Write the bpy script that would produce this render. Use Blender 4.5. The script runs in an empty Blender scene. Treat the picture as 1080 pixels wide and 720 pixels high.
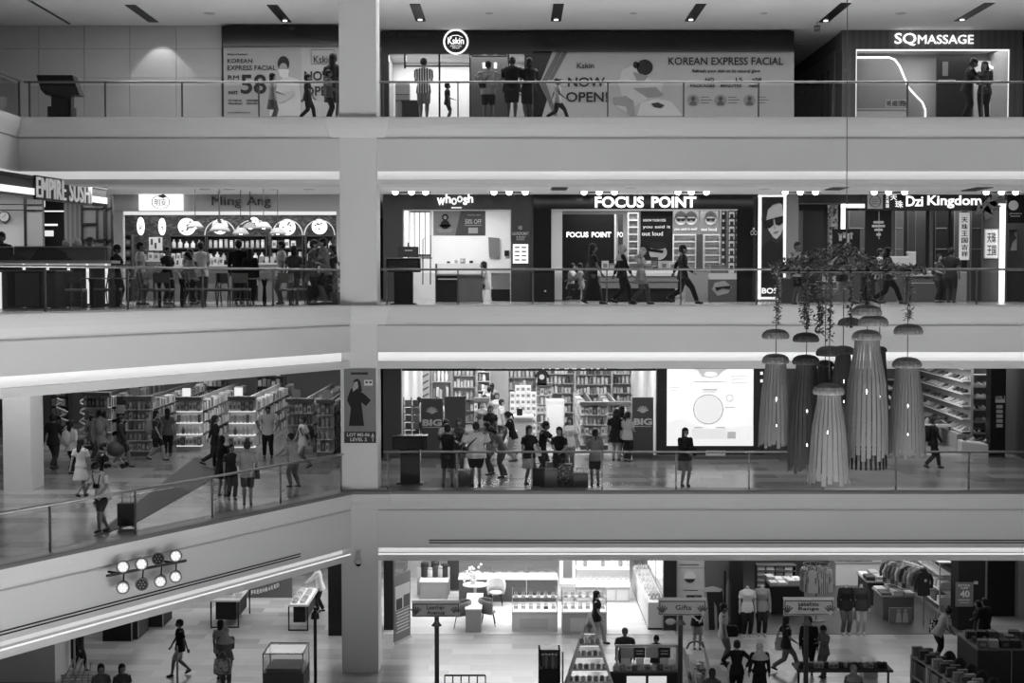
import bpy,math,random
from mathutils import Vector,Matrix,Euler
random.seed(7)
D=bpy.data
REAL=bpy.context.scene.collection
class _Later:
    def __init__(s):s.q=[]; s.objects=s
    def link(s,o):s.q.append(o)
COL=_Later() # objects are linked in one go at the end, which keeps the mesh evaluation quick
pi=math.pi
sin,cos,R=math.sin,math.cos,math.radians
# ------------------------------------------------------------------ camera model (1080x720 frame)
F=1500.0
ZC=11.08
PIT=math.atan(62.5/F)
CP,SP=cos(PIT),sin(PIT)
def _dir(px,py):
    u,v=(px-540)/F,(360-py)/F
    return Vector((u,CP+v*SP,-SP+v*CP))
def at(px,py,Y):
    d=_dir(px,py); t=Y/d.y
    return Vector((d.x*t,Y,ZC+d.z*t))
def onz(px,py,z):
    d=_dir(px,py); t=(z-ZC)/d.z
    return Vector((d.x*t,d.y*t,z))
def X(px,Y,py=360):return at(px,py,Y).x
def Z(py,Y):return at(540,py,Y).z
L1,L2,L3,L4=0.0,5.22,10.44,15.68
# ------------------------------------------------------------------ materials
_m={}
def M(v,rough=.6,metal=0.,var=.06,scale=3.,spec=None):
    key=('M',v,rough,metal,var,scale)
    if key in _m:return _m[key]
    m=D.materials.new('grey_%d_%d'%(int(v*1000),int(rough*100))); m.use_nodes=True
    nt=m.node_tree; b=nt.nodes['Principled BSDF']
    b.inputs['Roughness'].default_value=rough; b.inputs['Metallic'].default_value=metal
    b.inputs['Base Color'].default_value=(v,v,v,1)
    if v<.06:b.inputs['Specular IOR Level'].default_value=.25
    if var:
        n=nt.nodes.new('ShaderNodeTexNoise'); n.inputs['Scale'].default_value=scale; n.inputs['Detail'].default_value=4
        tc=nt.nodes.new('ShaderNodeTexCoord'); nt.links.new(tc.outputs['Object'],n.inputs['Vector'])
        mr=nt.nodes.new('ShaderNodeMapRange'); mr.inputs['To Min'].default_value=v*(1-var); mr.inputs['To Max'].default_value=v*(1+var)
        nt.links.new(n.outputs['Fac'],mr.inputs['Value']); nt.links.new(mr.outputs[0],b.inputs['Base Color'])
    _m[key]=m; return m
def E(s,v=.8):
    key=('E',s)
    if key in _m:return _m[key]
    m=D.materials.new('glow_%d'%int(s*100)); m.use_nodes=True; b=m.node_tree.nodes['Principled BSDF']
    b.inputs['Base Color'].default_value=(.5,.5,.5,1)
    b.inputs['Emission Color'].default_value=(1,1,1,1); b.inputs['Emission Strength'].default_value=s
    _m[key]=m; return m
def glassmat():
    if 'glass' in _m:return _m['glass']
    m=D.materials.new('clear_glass'); m.use_nodes=True; nt=m.node_tree; nt.nodes.clear()
    o=nt.nodes.new('ShaderNodeOutputMaterial'); mx=nt.nodes.new('ShaderNodeMixShader'); fr=nt.nodes.new('ShaderNodeFresnel')
    t=nt.nodes.new('ShaderNodeBsdfTransparent'); g=nt.nodes.new('ShaderNodeBsdfGlossy')
    t.inputs[0].default_value=(.93,.93,.93,1); g.inputs['Roughness'].default_value=.02; g.inputs[0].default_value=(.8,.8,.8,1)
    nt.nodes.remove(fr); lw=nt.nodes.new('ShaderNodeLayerWeight'); pw=nt.nodes.new('ShaderNodeMath'); pw.operation='POWER'; pw.inputs[1].default_value=4
    mr=nt.nodes.new('ShaderNodeMapRange'); mr.inputs['To Min'].default_value=.03; mr.inputs['To Max'].default_value=.7
    nt.links.new(lw.outputs['Facing'],pw.inputs[0]); nt.links.new(pw.outputs[0],mr.inputs['Value']); nt.links.new(mr.outputs[0],mx.inputs[0]); nt.links.new(t.outputs[0],mx.inputs[1]); nt.links.new(g.outputs[0],mx.inputs[2])
    nt.links.new(mx.outputs[0],o.inputs[0]); _m['glass']=m; return m
def tilemat(name,a,b,w,h,mortar=.01,rough=.3,gap=.6,rot=0.,off=.5):
    """rectangular tiles of slightly different greys, in object space"""
    m=D.materials.new(name); m.use_nodes=True; nt=m.node_tree; p=nt.nodes['Principled BSDF']
    tc=nt.nodes.new('ShaderNodeTexCoord'); mp=nt.nodes.new('ShaderNodeMapping'); mp.inputs['Rotation'].default_value=(0,0,rot)
    br=nt.nodes.new('ShaderNodeTexBrick'); br.offset=off
    br.inputs['Color1'].default_value=(a,a,a,1); br.inputs['Color2'].default_value=(b,b,b,1); br.inputs['Mortar'].default_value=(a*gap,a*gap,a*gap,1)
    br.inputs['Scale'].default_value=1; br.inputs['Brick Width'].default_value=w; br.inputs['Row Height'].default_value=h; br.inputs['Mortar Size'].default_value=mortar
    nt.links.new(tc.outputs['Object'],mp.inputs[0]); nt.links.new(mp.outputs[0],br.inputs['Vector'])
    nt.links.new(br.outputs['Color'],p.inputs['Base Color']); p.inputs['Roughness'].default_value=rough
    return m
def stripemat(name,a,b,n,axis='X',rough=.8,duty=.5):
    m=D.materials.new(name); m.use_nodes=True; nt=m.node_tree; p=nt.nodes['Principled BSDF']
    tc=nt.nodes.new('ShaderNodeTexCoord'); w=nt.nodes.new('ShaderNodeTexWave'); w.bands_direction=axis; w.inputs['Scale'].default_value=n
    cr=nt.nodes.new('ShaderNodeValToRGB'); cr.color_ramp.interpolation='CONSTANT'
    cr.color_ramp.elements[0].color=(a,a,a,1); cr.color_ramp.elements[1].color=(b,b,b,1); cr.color_ramp.elements[1].position=duty
    nt.links.new(tc.outputs['Object'],w.inputs['Vector']); nt.links.new(w.outputs['Fac'],cr.inputs[0]); nt.links.new(cr.outputs[0],p.inputs['Base Color'])
    p.inputs['Roughness'].default_value=rough; return m
def patchmat(name,vals,scale,rough=.8,stretch=(1,1,1)):
    """irregular patches (printed fabric, foliage print)"""
    m=D.materials.new(name); m.use_nodes=True; nt=m.node_tree; p=nt.nodes['Principled BSDF']
    tc=nt.nodes.new('ShaderNodeTexCoord'); mp=nt.nodes.new('ShaderNodeMapping'); mp.inputs['Scale'].default_value=stretch
    v=nt.nodes.new('ShaderNodeTexVoronoi'); v.inputs['Scale'].default_value=scale
    cr=nt.nodes.new('ShaderNodeValToRGB'); cr.color_ramp.interpolation='CONSTANT'
    sp=nt.nodes.new('ShaderNodeSeparateColor')
    els=cr.color_ramp.elements
    for i,c in enumerate(vals):
        if i<2:e=els[i]
        else:e=els.new(.5)
        e.color=(c,c,c,1)
    for i in range(len(vals)):els[i].position=i/len(vals)
    nt.links.new(tc.outputs['Object'],mp.inputs[0]); nt.links.new(mp.outputs[0],v.inputs['Vector'])
    nt.links.new(v.outputs['Color'],sp.inputs[0]); nt.links.new(sp.outputs[0],cr.inputs[0]); nt.links.new(cr.outputs[0],p.inputs['Base Color'])
    p.inputs['Roughness'].default_value=rough; return m
# ------------------------------------------------------------------ mesh builder
class MB:
    def __init__(s):s.v=[]; s.f=[]; s.mi=[]; s.mats=[]
    def _m(s,m):
        if m not in s.mats:s.mats.append(m)
        return s.mats.index(m)
    def add(s,vs,fs,m):
        o=len(s.v); k=s._m(m); s.v+=[Vector(v)for v in vs]
        for f in fs:s.f.append([i+o for i in f]); s.mi.append(k)
        return s
    def box(s,x0,x1,y0,y1,z0,z1,m):
        if x0>x1:x0,x1=x1,x0
        if y0>y1:y0,y1=y1,y0
        if z0>z1:z0,z1=z1,z0
        return s.add([(x0,y0,z0),(x1,y0,z0),(x1,y1,z0),(x0,y1,z0),(x0,y0,z1),(x1,y0,z1),(x1,y1,z1),(x0,y1,z1)],
              [(0,3,2,1),(4,5,6,7),(0,1,5,4),(1,2,6,5),(2,3,7,6),(3,0,4,7)],m)
    def pbox(s,px0,py0,px1,py1,Y,dep,m):
        pm=(py0+py1)/2
        return s.box(X(px0,Y,pm),X(px1,Y,pm),Y,Y+dep,Z(py1,Y),Z(py0,Y),m)
    def obox(s,c,size,rot,m):
        Mx=Euler(rot).to_matrix(); hx,hy,hz=size[0]/2,size[1]/2,size[2]/2; c=Vector(c)
        vs=[c+Mx@Vector(p)for p in[(-hx,-hy,-hz),(hx,-hy,-hz),(hx,hy,-hz),(-hx,hy,-hz),(-hx,-hy,hz),(hx,-hy,hz),(hx,hy,hz),(-hx,hy,hz)]]
        return s.add(vs,[(0,3,2,1),(4,5,6,7),(0,1,5,4),(1,2,6,5),(2,3,7,6),(3,0,4,7)],m)
    def rings(s,rs,m,cap=True,closed=False):
        n=len(rs[0]); vs=[p for r in rs for p in r]; fs=[]
        k=len(rs)
        for i in range(k if closed else k-1):
            for j in range(n):
                a,b=i*n+j,i*n+(j+1)%n; c,d=((i+1)%k)*n+(j+1)%n,((i+1)%k)*n+j
                fs.append((a,b,c,d))
        if cap and not closed:fs.append(tuple(range(n-1,-1,-1))); fs.append(tuple((k-1)*n+j for j in range(n)))
        return s.add(vs,fs,m)
    def tube(s,pts,rad,m,n=8,round_ends=False,flat=1.):
        pts=[Vector(p)for p in pts]
        if not isinstance(rad,(list,tuple)):rad=[rad]*len(pts)
        rad=list(rad)
        if round_ends:
            d0=(pts[0]-pts[1]).normalized(); d1=(pts[-1]-pts[-2]).normalized(); r0,r1=rad[0],rad[-1]
            pts=[pts[0]+d0*r0*.95,pts[0]+d0*r0*.6]+pts+[pts[-1]+d1*r1*.6,pts[-1]+d1*r1*.95]
            rad=[r0*.3,r0*.8]+rad+[r1*.8,r1*.3]
        up=None; rs=[]
        for i,p in enumerate(pts):
            t=(pts[min(i+1,len(pts)-1)]-pts[max(i-1,0)]).normalized()
            if up is None:up=Vector((0,0,1))if abs(t.z)<.9 else Vector((0,1,0))
            sx=t.cross(up).normalized(); up=sx.cross(t).normalized()
            rs.append([p+(sx*cos(2*pi*j/n)+up*sin(2*pi*j/n)*flat)*rad[i]for j in range(n)])
        return s.rings(rs,m)
    def lathe(s,prof,c,m,n=20,ax=1.,ay=1.):
        c=Vector(c)
        return s.rings([[c+Vector((r*cos(2*pi*j/n)*ax,r*sin(2*pi*j/n)*ay,z))for j in range(n)]for r,z in prof],m)
    def cyl(s,c,r,h,m,n=20):return s.lathe([(r,0),(r,h)],c,m,n)
    def disc(s,c,r,th,m,n=24):
        """a disc facing -Y"""
        c=Vector(c); return s.rings([[c+Vector((r*cos(2*pi*j/n),y,r*sin(2*pi*j/n)))for j in range(n)]for y in(0,th)],m)
    def ell(s,c,r,m,n=12,k=8,rot=None):
        c=Vector(c); Mx=Euler(rot).to_matrix()if rot else Matrix.Identity(3); rs=[]
        for i in range(k+1):
            a=pi*i/k; ra=max(sin(a),.02)
            rs.append([c+Mx@Vector((r[0]*ra*cos(2*pi*j/n),r[1]*ra*sin(2*pi*j/n),-r[2]*cos(a)))for j in range(n)])
        return s.rings(rs,m)
    def prism(s,poly,y0,y1,m):
        """polygon in XZ, extruded along Y"""
        n=len(poly); vs=[(x,y0,z)for x,z in poly]+[(x,y1,z)for x,z in poly]
        fs=[tuple(range(n)),tuple(range(2*n-1,n-1,-1))]+[(i,i+n,(i+1)%n+n,(i+1)%n)for i in range(n)]
        return s.add(vs,fs,m)
    def slab(s,poly,z0,z1,m):
        n=len(poly); vs=[(x,y,z0)for x,y in poly]+[(x,y,z1)for x,y in poly]
        fs=[tuple(range(n-1,-1,-1)),tuple(range(n,2*n))]+[(i,(i+1)%n,(i+1)%n+n,i+n)for i in range(n)]
        return s.add(vs,fs,m)
    def pprism(s,pts,Y,dep,m):return s.prism([(at(a,b,Y).x,at(a,b,Y).z)for a,b in pts],Y,Y+dep,m)
    def build(s,name,parent=None,smooth=False,bevel=0.,label=None,origin=None,fixn=True):
        me=D.meshes.new(name)
        if parent is not None:off=Vector(parent['wo'])
        elif origin is not None:off=Vector(origin)
        elif s.v:
            off=Vector(((min(v.x for v in s.v)+max(v.x for v in s.v))/2,(min(v.y for v in s.v)+max(v.y for v in s.v))/2,min(v.z for v in s.v)))
        else:off=Vector()
        me.from_pydata([v-off for v in s.v],[],s.f)
        for m in s.mats:me.materials.append(m)
        me.polygons.foreach_set('material_index',s.mi)
        if smooth:me.polygons.foreach_set('use_smooth',[True]*len(me.polygons))
        me.update()
        if fixn:
            import bmesh
            b=bmesh.new(); b.from_mesh(me); bmesh.ops.recalc_face_normals(b,faces=b.faces); b.to_mesh(me); b.free()
        o=D.objects.new(name,me); COL.objects.link(o)
        if parent is not None:o.parent=parent; o['wo']=tuple(off)
        else:o.location=off; o['wo']=tuple(off)
        if bevel:
            mod=o.modifiers.new('bevel','BEVEL'); mod.width=bevel; mod.segments=2; mod.limit_method='ANGLE'
        if label:o['label']=label
        return o
def tag(o,label,cat,group=None,kind=None):
    o['label']=label; o['category']=cat
    if group:o['group']=group
    if kind:o['kind']=kind
    return o
def thing(name,label,cat,loc=(0,0,0),group=None):
    o=D.objects.new(name,None); COL.objects.link(o); o.location=loc; o['wo']=tuple(loc); o.empty_display_size=.2
    return tag(o,label,cat,group)
def struct(mb,name,parent=None,**k):
    o=mb.build(name,parent,**k)
    if parent is None:o['kind']='structure'
    return o
KIDS={}
def dup(root,loc,rz=0.,label=None,group=None,scale=None):
    kids=[c for c in D.objects if c.parent==root]if root.name not in KIDS else KIDS[root.name]
    KIDS[root.name]=kids
    r=root.copy(); COL.objects.link(r); r.location=loc; r.rotation_euler=(0,0,rz)
    if scale:r.scale=scale
    if label:r['label']=label
    if group:r['group']=group
    for ch in kids:
        c=ch.copy(); COL.objects.link(c); c.parent=r
        if ch.name not in KIDS:KIDS[ch.name]=[g for g in D.objects if g.parent==ch]
        for g in KIDS[ch.name]:
            d=g.copy(); COL.objects.link(d); d.parent=c
    return r
def move(root,loc,rz=0.,scale=None):
    root.location=loc; root.rotation_euler=(0,0,rz)
    if scale:root.scale=scale
    return root
def writing(parent,txt,x0,y0,x1,y1,Y,m,name='lettering',bold=.0,th=.02,side=None,spacing=1.):
    """text fitted to the pixel rectangle at depth Y, facing the atrium; becomes a mesh"""
    cu=D.curves.new('t','FONT'); cu.body=txt; cu.extrude=.02; cu.offset=0 if txt in('Ming','MASSAGE')else bold*.45; cu.align_x='LEFT'; cu.resolution_u=3; cu.space_character=spacing
    o=D.objects.new('t',cu); REAL.objects.link(o)
    dg=bpy.context.evaluated_depsgraph_get(); dg.update()
    me=D.meshes.new_from_object(o.evaluated_get(dg)); D.objects.remove(o); D.curves.remove(cu)
    vs=[v.co.copy()for v in me.vertices]
    if not vs:return None
    a0,a1=min(v.x for v in vs),max(v.x for v in vs); b0,b1=min(v.y for v in vs),max(v.y for v in vs)
    pm=(y0+y1)/2; wx0,wx1,wz0,wz1=X(x0,Y,pm),X(x1,Y,pm),Z(y1,Y),Z(y0,Y)
    off=Vector(parent['wo'])if parent is not None else Vector()
    for v in me.vertices:
        c=v.co; u=(c.x-a0)/(a1-a0); w=(c.y-b0)/(b1-b0)
        if side: # (P00, P10, P01) world corners: origin, along, up
            P=side[0]+(side[1]-side[0])*u+(side[2]-side[0])*w; n=(side[1]-side[0]).cross(side[2]-side[0]).normalized()
            v.co=P+n*(c.z/.02*th)-off
        else:v.co=Vector((wx0+u*(wx1-wx0),Y-(c.z/.02+1)*th*.5,wz0+w*(wz1-wz0)))-off
    me.materials.clear(); me.materials.append(m)
    for p in me.polygons:p.material_index=0
    ob=D.objects.new(name,me); COL.objects.link(ob); ob.parent=parent
    if parent is None:ob['wo']=(0,0,0)
    return ob
def area(name,loc,size,power,rot=(0,0,0),spread=None):
    l=D.lights.new(name,'AREA'); l.shape='RECTANGLE'; l.size,l.size_y=size; l.energy=power
    if spread:l.spread=spread
    o=D.objects.new(name,l); COL.objects.link(o); o.location=loc; o.rotation_euler=rot; return o
def poster_boxes(mb,rects,Y,th,mats):
    for(a,b,c,d,k)in rects:mb.pbox(a,b,c,d,Y,th,mats[k])
# ------------------------------------------------------------------ people
def ik(a,b,l1,l2,pole):
    a,b=Vector(a),Vector(b); d=b-a; L=d.length
    if L>(l1+l2)*.995:b=a+d.normalized()*(l1+l2)*.995; d=b-a; L=d.length
    u=d.normalized(); x=(l1*l1-l2*l2+L*L)/(2*L); h=math.sqrt(max(l1*l1-x*x,1e-6))
    p=Vector(pole); p=(p-u*p.dot(u))
    if p.length<1e-4:p=Vector((1,0,0))
    return a+u*x+p.normalized()*h,b
TORSO=[(.47,.070,.060,.0),(.50,.092,.066,0),(.54,.095,.068,0),(.60,.080,.058,0),(.65,.080,.057,0),(.71,.094,.066,0),(.765,.106,.068,0),(.80,.108,.060,0),(.825,.085,.048,0),(.843,.045,.040,0)]
TORSOF=[(.47,.074,.062,.0),(.50,.095,.070,0),(.535,.097,.072,0),(.60,.074,.055,0),(.64,.069,.052,0),(.70,.083,.066,-.006),(.75,.091,.072,-.012),(.795,.096,.056,0),(.825,.075,.044,0),(.843,.038,.035,0)]
POSES={
 'stand':dict(A=((.052,0,.042),(-.052,.012,.042)),Hn=((.145,-.03,.47),(-.145,-.03,.47))),
 'walk':dict(A=((.045,-.15,.045),(-.045,.165,.085)),Hn=((.13,.11,.50),(-.13,-.13,.52))),
 'stride':dict(A=((.045,-.24,.05),(-.045,.25,.1)),Hn=((.13,.13,.52),(-.12,-.15,.56)),hip=-.035),
 'phone':dict(A=((.05,-.02,.042),(-.05,.02,.042)),Hn=((.05,-.19,.68),(-.05,-.18,.66)),nod=.45),
 'walkphone':dict(A=((.045,-.14,.045),(-.045,.16,.08)),Hn=((.05,-.2,.67),(-.04,-.2,.66)),nod=.45),
 'rail':dict(A=((.052,.02,.042),(-.06,.06,.042)),Hn=((.10,-.25,.58),(-.11,-.25,.58)),lean=.22,nod=.25),
 'photo':dict(A=((.07,0,.042),(-.07,.0,.042)),Hn=((.05,-.20,.87),(-.05,-.20,.87)),nod=0),
 'carry':dict(A=((.05,-.03,.042),(-.05,.03,.042)),Hn=((.10,-.18,.6),(-.145,-.03,.47))),
 'hold':dict(A=((.05,0,.042),(-.05,.02,.042)),Hn=((.05,-.15,.58),(-.04,-.17,.6))),
 'hips':dict(A=((.07,0,.042),(-.07,.01,.042)),Hn=((.16,-.03,.56),(-.16,-.03,.56)),wide=1),
 'reach':dict(A=((.06,-.04,.042),(-.05,.06,.042)),Hn=((.06,-.36,.62),(-.08,-.3,.6)),lean=.2),
 'sit':dict(A=((.06,-.26,.042),(-.06,-.24,.042)),Hn=((.08,-.27,.40),(-.08,-.25,.40)),sit=.26,lean=.08),
 'cross':dict(A=((-.03,-.05,.042),(.03,.06,.05)),Hn=((.12,-.24,.55),(-.12,-.24,.55)),lean=.3,nod=.5),
 'hug':dict(A=((.05,-.02,.042),(-.05,.04,.042)),Hn=((.06,-.25,.74),(-.1,-.22,.62)),lean=.08),
 'lean':dict(A=((.05,-.03,.042),(-.05,.1,.06)),Hn=((.08,-.28,.5),(-.1,-.24,.5)),lean=.55,nod=.3),
}
_dgobj=None
def remesh(mb,name,parent,vox,mat,smooth_it=2):
    o=mb.build('tmp',None,origin=(0,0,0),fixn=False); COL.q.pop(); REAL.objects.link(o)
    r=o.modifiers.new('r','REMESH'); r.mode='VOXEL'; r.voxel_size=vox; r.use_smooth_shade=True
    if smooth_it:s=o.modifiers.new('s','SMOOTH'); s.iterations=smooth_it; s.factor=.5
    dg=bpy.context.evaluated_depsgraph_get()
    me=D.meshes.new_from_object(o.evaluated_get(dg)); old=o.data; D.objects.remove(o); D.meshes.remove(old)
    me.materials.clear(); me.materials.append(mat); me.polygons.foreach_set('material_index',[0]*len(me.polygons)); me.polygons.foreach_set('use_smooth',[True]*len(me.polygons)); me.name=name
    ob=D.objects.new(name,me); COL.objects.link(ob); ob.parent=parent; ob['wo']=(0,0,0); return ob
PEOPLE=[]
def person(x,yt,Y,lev,face,pose,label,top=.05,bot=.03,legs='trousers',sleeve='short',hair='short',hc=.015,skin=.22,fem=0,fat=1.,H=None,foot=None,
           topmat=None,hand=None,shoe=.02,cap=0,turn=0.,dz=0.,anch=None,group=None,mask=0,hijc=None,apron=0,head=1,name='person'):
    base=Vector((X(x,Y,(yt+320)/2 if lev>L1 else yt+40),Y,lev+dz))
    if H is None:
        H=Z(yt,Y)-base.z
        if pose=='sit':H=H/.735
        if POSES[pose].get('lean',0)>.4:H/=.93
    p=POSES[pose]; s=H; k=MB(); sk=M(skin,.6,0,0)
    if H<1.35:s=H
    child=H<1.38
    hs=1.25 if child else 1.09
    t=thing(name,label,name.split('_')[-1],(0,0,0),group); t['wo']=(0,0,0)
    sit=p.get('sit'); hipz=.53+p.get('hip',0)
    dzs=0
    if sit:dzs=sit-.50
    lean=p.get('lean',0)
    hip0=Vector((0,0,.52))
    def T(v): # bend the trunk at the hips
        v=Vector(v); d=v-hip0; c,q=cos(lean),sin(lean)
        return(hip0+Vector((d.x,d.y*c-d.z*q,d.z*c+d.y*q))+Vector((0,0,dzs+p.get('hip',0))))*s
    tor=TORSOF if fem else TORSO
    def trunk(mb,m,infl,z0,z1,n=16,kk=1.):
        rs=[]
        for(z,w,dd,yo)in tor:
            if z<z0-1e-6 or z>z1+1e-6:continue
            w2,d2=w*fat*kk+infl,dd*(fat*1.1-.1)*kk+infl
            rs.append([T((w2*cos(2*pi*j/n),yo+d2*sin(2*pi*j/n),z))for j in range(n)])
        mb.rings(rs,m)
    sh=.098 if fem else .108
    SH=[T((sh*a*fat,0,.80))for a in(1,-1)]
    HP=[Vector((.052*a,0,(.50 if not sit else sit)+p.get('hip',0)))*s for a in(1,-1)]
    arms=[]; hands=hand or p['Hn']
    for i in(0,1):
        hv=Vector(hands[i])
        if hv.z>.52 or lean>.25:tgt=T(hv)if lean<=.25 else Vector(hv)*s
        else:tgt=Vector((hv.x*(fat if abs(hv.x)>.12 else 1),hv.y,hv.z))*s
        if sit:tgt=Vector((hv.x,hv.y,hv.z))*s
        pole=Vector((.5*(1,-1)[i],.5,-.6))if not p.get('wide')else Vector(((1,-1)[i],.2,0))
        el,wr=ik(SH[i],tgt,.165*s,.148*s,pole); arms.append((SH[i],el,wr))
    lg=[]
    for i in(0,1):
        kn,an=ik(HP[i],Vector(p['A'][i])*s,.245*s,.242*s,(0,-1,.15)); lg.append((HP[i],kn,an))
    # body: one continuous surface
    nod=p.get('nod',0)
    trunk(k,sk,0,0,1)
    nk0,nk1=T((0,0,.82)),T((0,-.008,.875))
    k.tube([nk0,nk1],[.031*s*fat,.029*s],sk,10,True)
    hc0=T((0,-.012,.874)); Hm=Euler((lean*.8+nod,0,turn)).to_matrix()
    def HD(v):return hc0+Hm@(Vector(v)*s*hs)
    def hell(mb,c,r,m,n=14,kk=10):
        rs=[]
        for i in range(kk+1):
            a=pi*i/kk; ra=max(sin(a),.03)
            rs.append([HD((c[0]+r[0]*ra*cos(2*pi*j/n),c[1]+r[1]*ra*sin(2*pi*j/n),c[2]-r[2]*cos(a)))for j in range(n)])
        mb.rings(rs,m)
    if not head:hell=lambda*a,**b:None
    hell(k,(0,.002,.056),(.045,.056,.054),sk); hell(k,(0,-.014,.026),(.034,.038,.038),sk)
    hell(k,(0,-.058,.036),(.008,.012,.014),sk,8,6)
    for a in(1,-1):hell(k,(.046*a,.004,.044),(.006,.011,.017),sk,6,6)
    for i in(0,1):
        a,e,w=arms[i]; k.tube([a,a.lerp(e,.5),e],[.030*s*fat,.027*s*fat,.022*s],sk,10,True)
        k.tube([e,e.lerp(w,.3),w],[.022*s,.022*s,.014*s],sk,10,True)
        d=(w-e).normalized(); sx=Vector(((1,-1)[i],0,0)); pn=d.cross(sx).normalized()
        if pn.length<.1:pn=Vector((0,1,0))
        sd=d.cross(pn).normalized(); hl=.05*s
        if abs(sd.x)>.5 and abs(d.z)>.7:sd,pn=Vector((0,-1,0)),sx # hanging arm: palm faces the thigh
        k.tube([w,w+d*hl*.5,w+d*hl],[.014*s,.020*s,.019*s],sk,8,True,.55)
        for q in range(4):
            o0=w+d*hl*.95+sd*(q-1.5)*.0115*s; fl=(.040,.046,.043,.034)[q]*s; cu=pn*(-.3 if d.y<0 else .25)*fl
            k.tube([o0,o0+d*fl*.55+cu*.3,o0+d*fl*.95+cu],[.0062*s,.0058*s,.005*s],sk,6,True)
        t0=w+d*hl*.35-sd*.016*s; k.tube([t0,t0-sd*.014*s+d*.018*s,t0-sd*.016*s+d*.04*s],[.0075*s,.0068*s,.0055*s],sk,6,True)
        a,kn,an=lg[i]; k.tube([a,a.lerp(kn,.5),kn],[.056*s*fat,.046*s*fat,.033*s],sk,10,True)
        k.tube([kn,kn.lerp(an,.3),kn.lerp(an,.7),an],[.033*s,.035*s,.025*s,.019*s],sk,10,True)
        k.tube([an,an+Vector((0,-.05,-.02))*s],[.022*s,.018*s],sk,8,True)
    vx=.0105 if H>1 else .009
    remesh(k,'body',t,vx,sk,1)
    for a in((1,-1)if head else()):eb=MB(); hell(eb,(.017*a,-.049,.052),(.007,.005,.0045),M(.02,.3,0,0),8,5); eb.build('eye',t,True,fixn=False)
    if head:eb=MB(); hell(eb,(0,-.0505,.010),(.013,.004,.003),M(.09,.6,0,0),8,5); eb.build('mouth',t,True,fixn=False)
    # clothes
    tm=topmat or M(top,.85,0,.08,9); bm_=M(bot,.85,0,.08,9)
    c=MB(); low=.50 if legs in('trousers','shorts','leggings')else .50
    longtop=legs in('dress','longdress','tunic')
    trunk(c,tm,.011,low,.85,kk=1.02)
    if legs not in('dress','longdress'):
        rs=[]
        for z,w in((.44,.126),(.50,.120),(.6,.098)):
            rs.append([T((w*fat*cos(2*pi*j/16),(w-.014)*fat*.85*sin(2*pi*j/16),z))for j in range(16)])
        c.rings(rs,tm)
    for i in(0,1):
        a,e,w=arms[i]
        if sleeve=='none':continue
        if sleeve=='short':c.tube([a,a.lerp(e,.45),a.lerp(e,.72)],[.042*s*fat,.042*s*fat,.044*s*fat],tm,10,False)
        else:
            c.tube([a,e],[.041*s*fat,.033*s],tm,10,True); c.tube([e,e.lerp(w,.93)],[.033*s,.024*s],tm,10,True)
    sv=.014
    if legs in('dress','longdress','tunic','skirt'):
        zb={'dress':.30,'longdress':.055,'tunic':.36,'skirt':.27}[legs]
        g=c if legs!='skirt' else MB(); mm=tm if legs!='skirt' else bm_
        fy=(Vector(p['A'][0]).y+Vector(p['A'][1]).y)/2; sp=abs(p['A'][0][1]-p['A'][1][1])*(.5-zb)*.9
        rs=[]
        for q in range(6):
            u=q/5; z=.56+(zb-.56)*u; w=(.088+.045*u)*fat; dd=(.066+.04*u)*fat+sp*u*.55
            base0=T((0,0,.54))/s; yy=base0.y*(1-u)+fy*u
            rs.append([Vector((w*cos(2*pi*j/20)*(1+.04*(j%2)*u),yy+dd*sin(2*pi*j/20)*(1+.05*(j%2)*u),z+(dzs*(1-u)if sit else 0)))*s for j in range(20)])
        g.rings(rs,mm)
        if legs=='skirt':remesh(g,'skirt',t,sv,mm,1)
    remesh(c,'dress' if legs in('dress','longdress')else 'top',t,sv,tm,1)
    if legs in('trousers','shorts','leggings','tunic'):
        g=MB(); wd={'trousers':1.25,'shorts':1.32,'leggings':1.06,'tunic':1.15}[legs]
        trunk(g,bm_,.006,.47,.54)
        for i in(0,1):
            a,kn,an=lg[i]
            if legs=='shorts':g.tube([a,a.lerp(kn,.5),a.lerp(kn,.92)],[.06*s*fat,.058*s*fat,.052*s],bm_,12,False)
            else:
                g.tube([a,a.lerp(kn,.5),kn],[.06*s*fat,.05*s*wd,.036*s*wd],bm_,12,True)
                g.tube([kn,kn.lerp(an,.5),kn.lerp(an,.94)],[.036*s*wd,.033*s*wd,.029*s*wd],bm_,12,False)
        remesh(g,legs if legs!='tunic' else 'trousers',t,sv,bm_,1)
    for i in(0,1):
        an=lg[i][2]; g=MB(); f0=an+Vector((0,.018,-.024))*s; f1=an+Vector((0,-.085,-.03))*s
        if an.z/s>.07:f1=an+Vector((0,-.07,-.06))*s
        g.tube([f0,f0.lerp(f1,.5),f1],[.020*s,.022*s,.019*s],M(shoe,.6,0,0),10,True,.85)
        g.build('shoe',t,True,fixn=False)
    hm=M(hc,.55,0,0)
    g=MB()
    if not head:pass
    elif hair=='hijab':
        hm=M(hijc if hijc is not None else .3,.9,0,.05,8)
        hell(g,(0,.012,.062),(.057,.062,.060),hm); hell(g,(0,.012,.02),(.046,.046,.05),hm)
        rs=[]
        for z,w in((.0,.047),(-.03,.062),(-.07,.105),(-.13,.122)):
            rs.append([HD((w*fat*cos(2*pi*j/16),.015+w*.86*fat*sin(2*pi*j/16),z))for j in range(16)])
        g.rings(rs,hm)
        o=remesh(g,'headscarf',t,.011,hm,2)
    else:
        hell(g,(0,.012,.072),(.053,.062,.052),hm); hell(g,(0,.026,.045),(.051,.047,.048),hm)
        if fem or hair!='short':
            for a in(1,-1):hell(g,(.040*a,.012,.045),(.014,.034,.045),hm,8,6)
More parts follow.
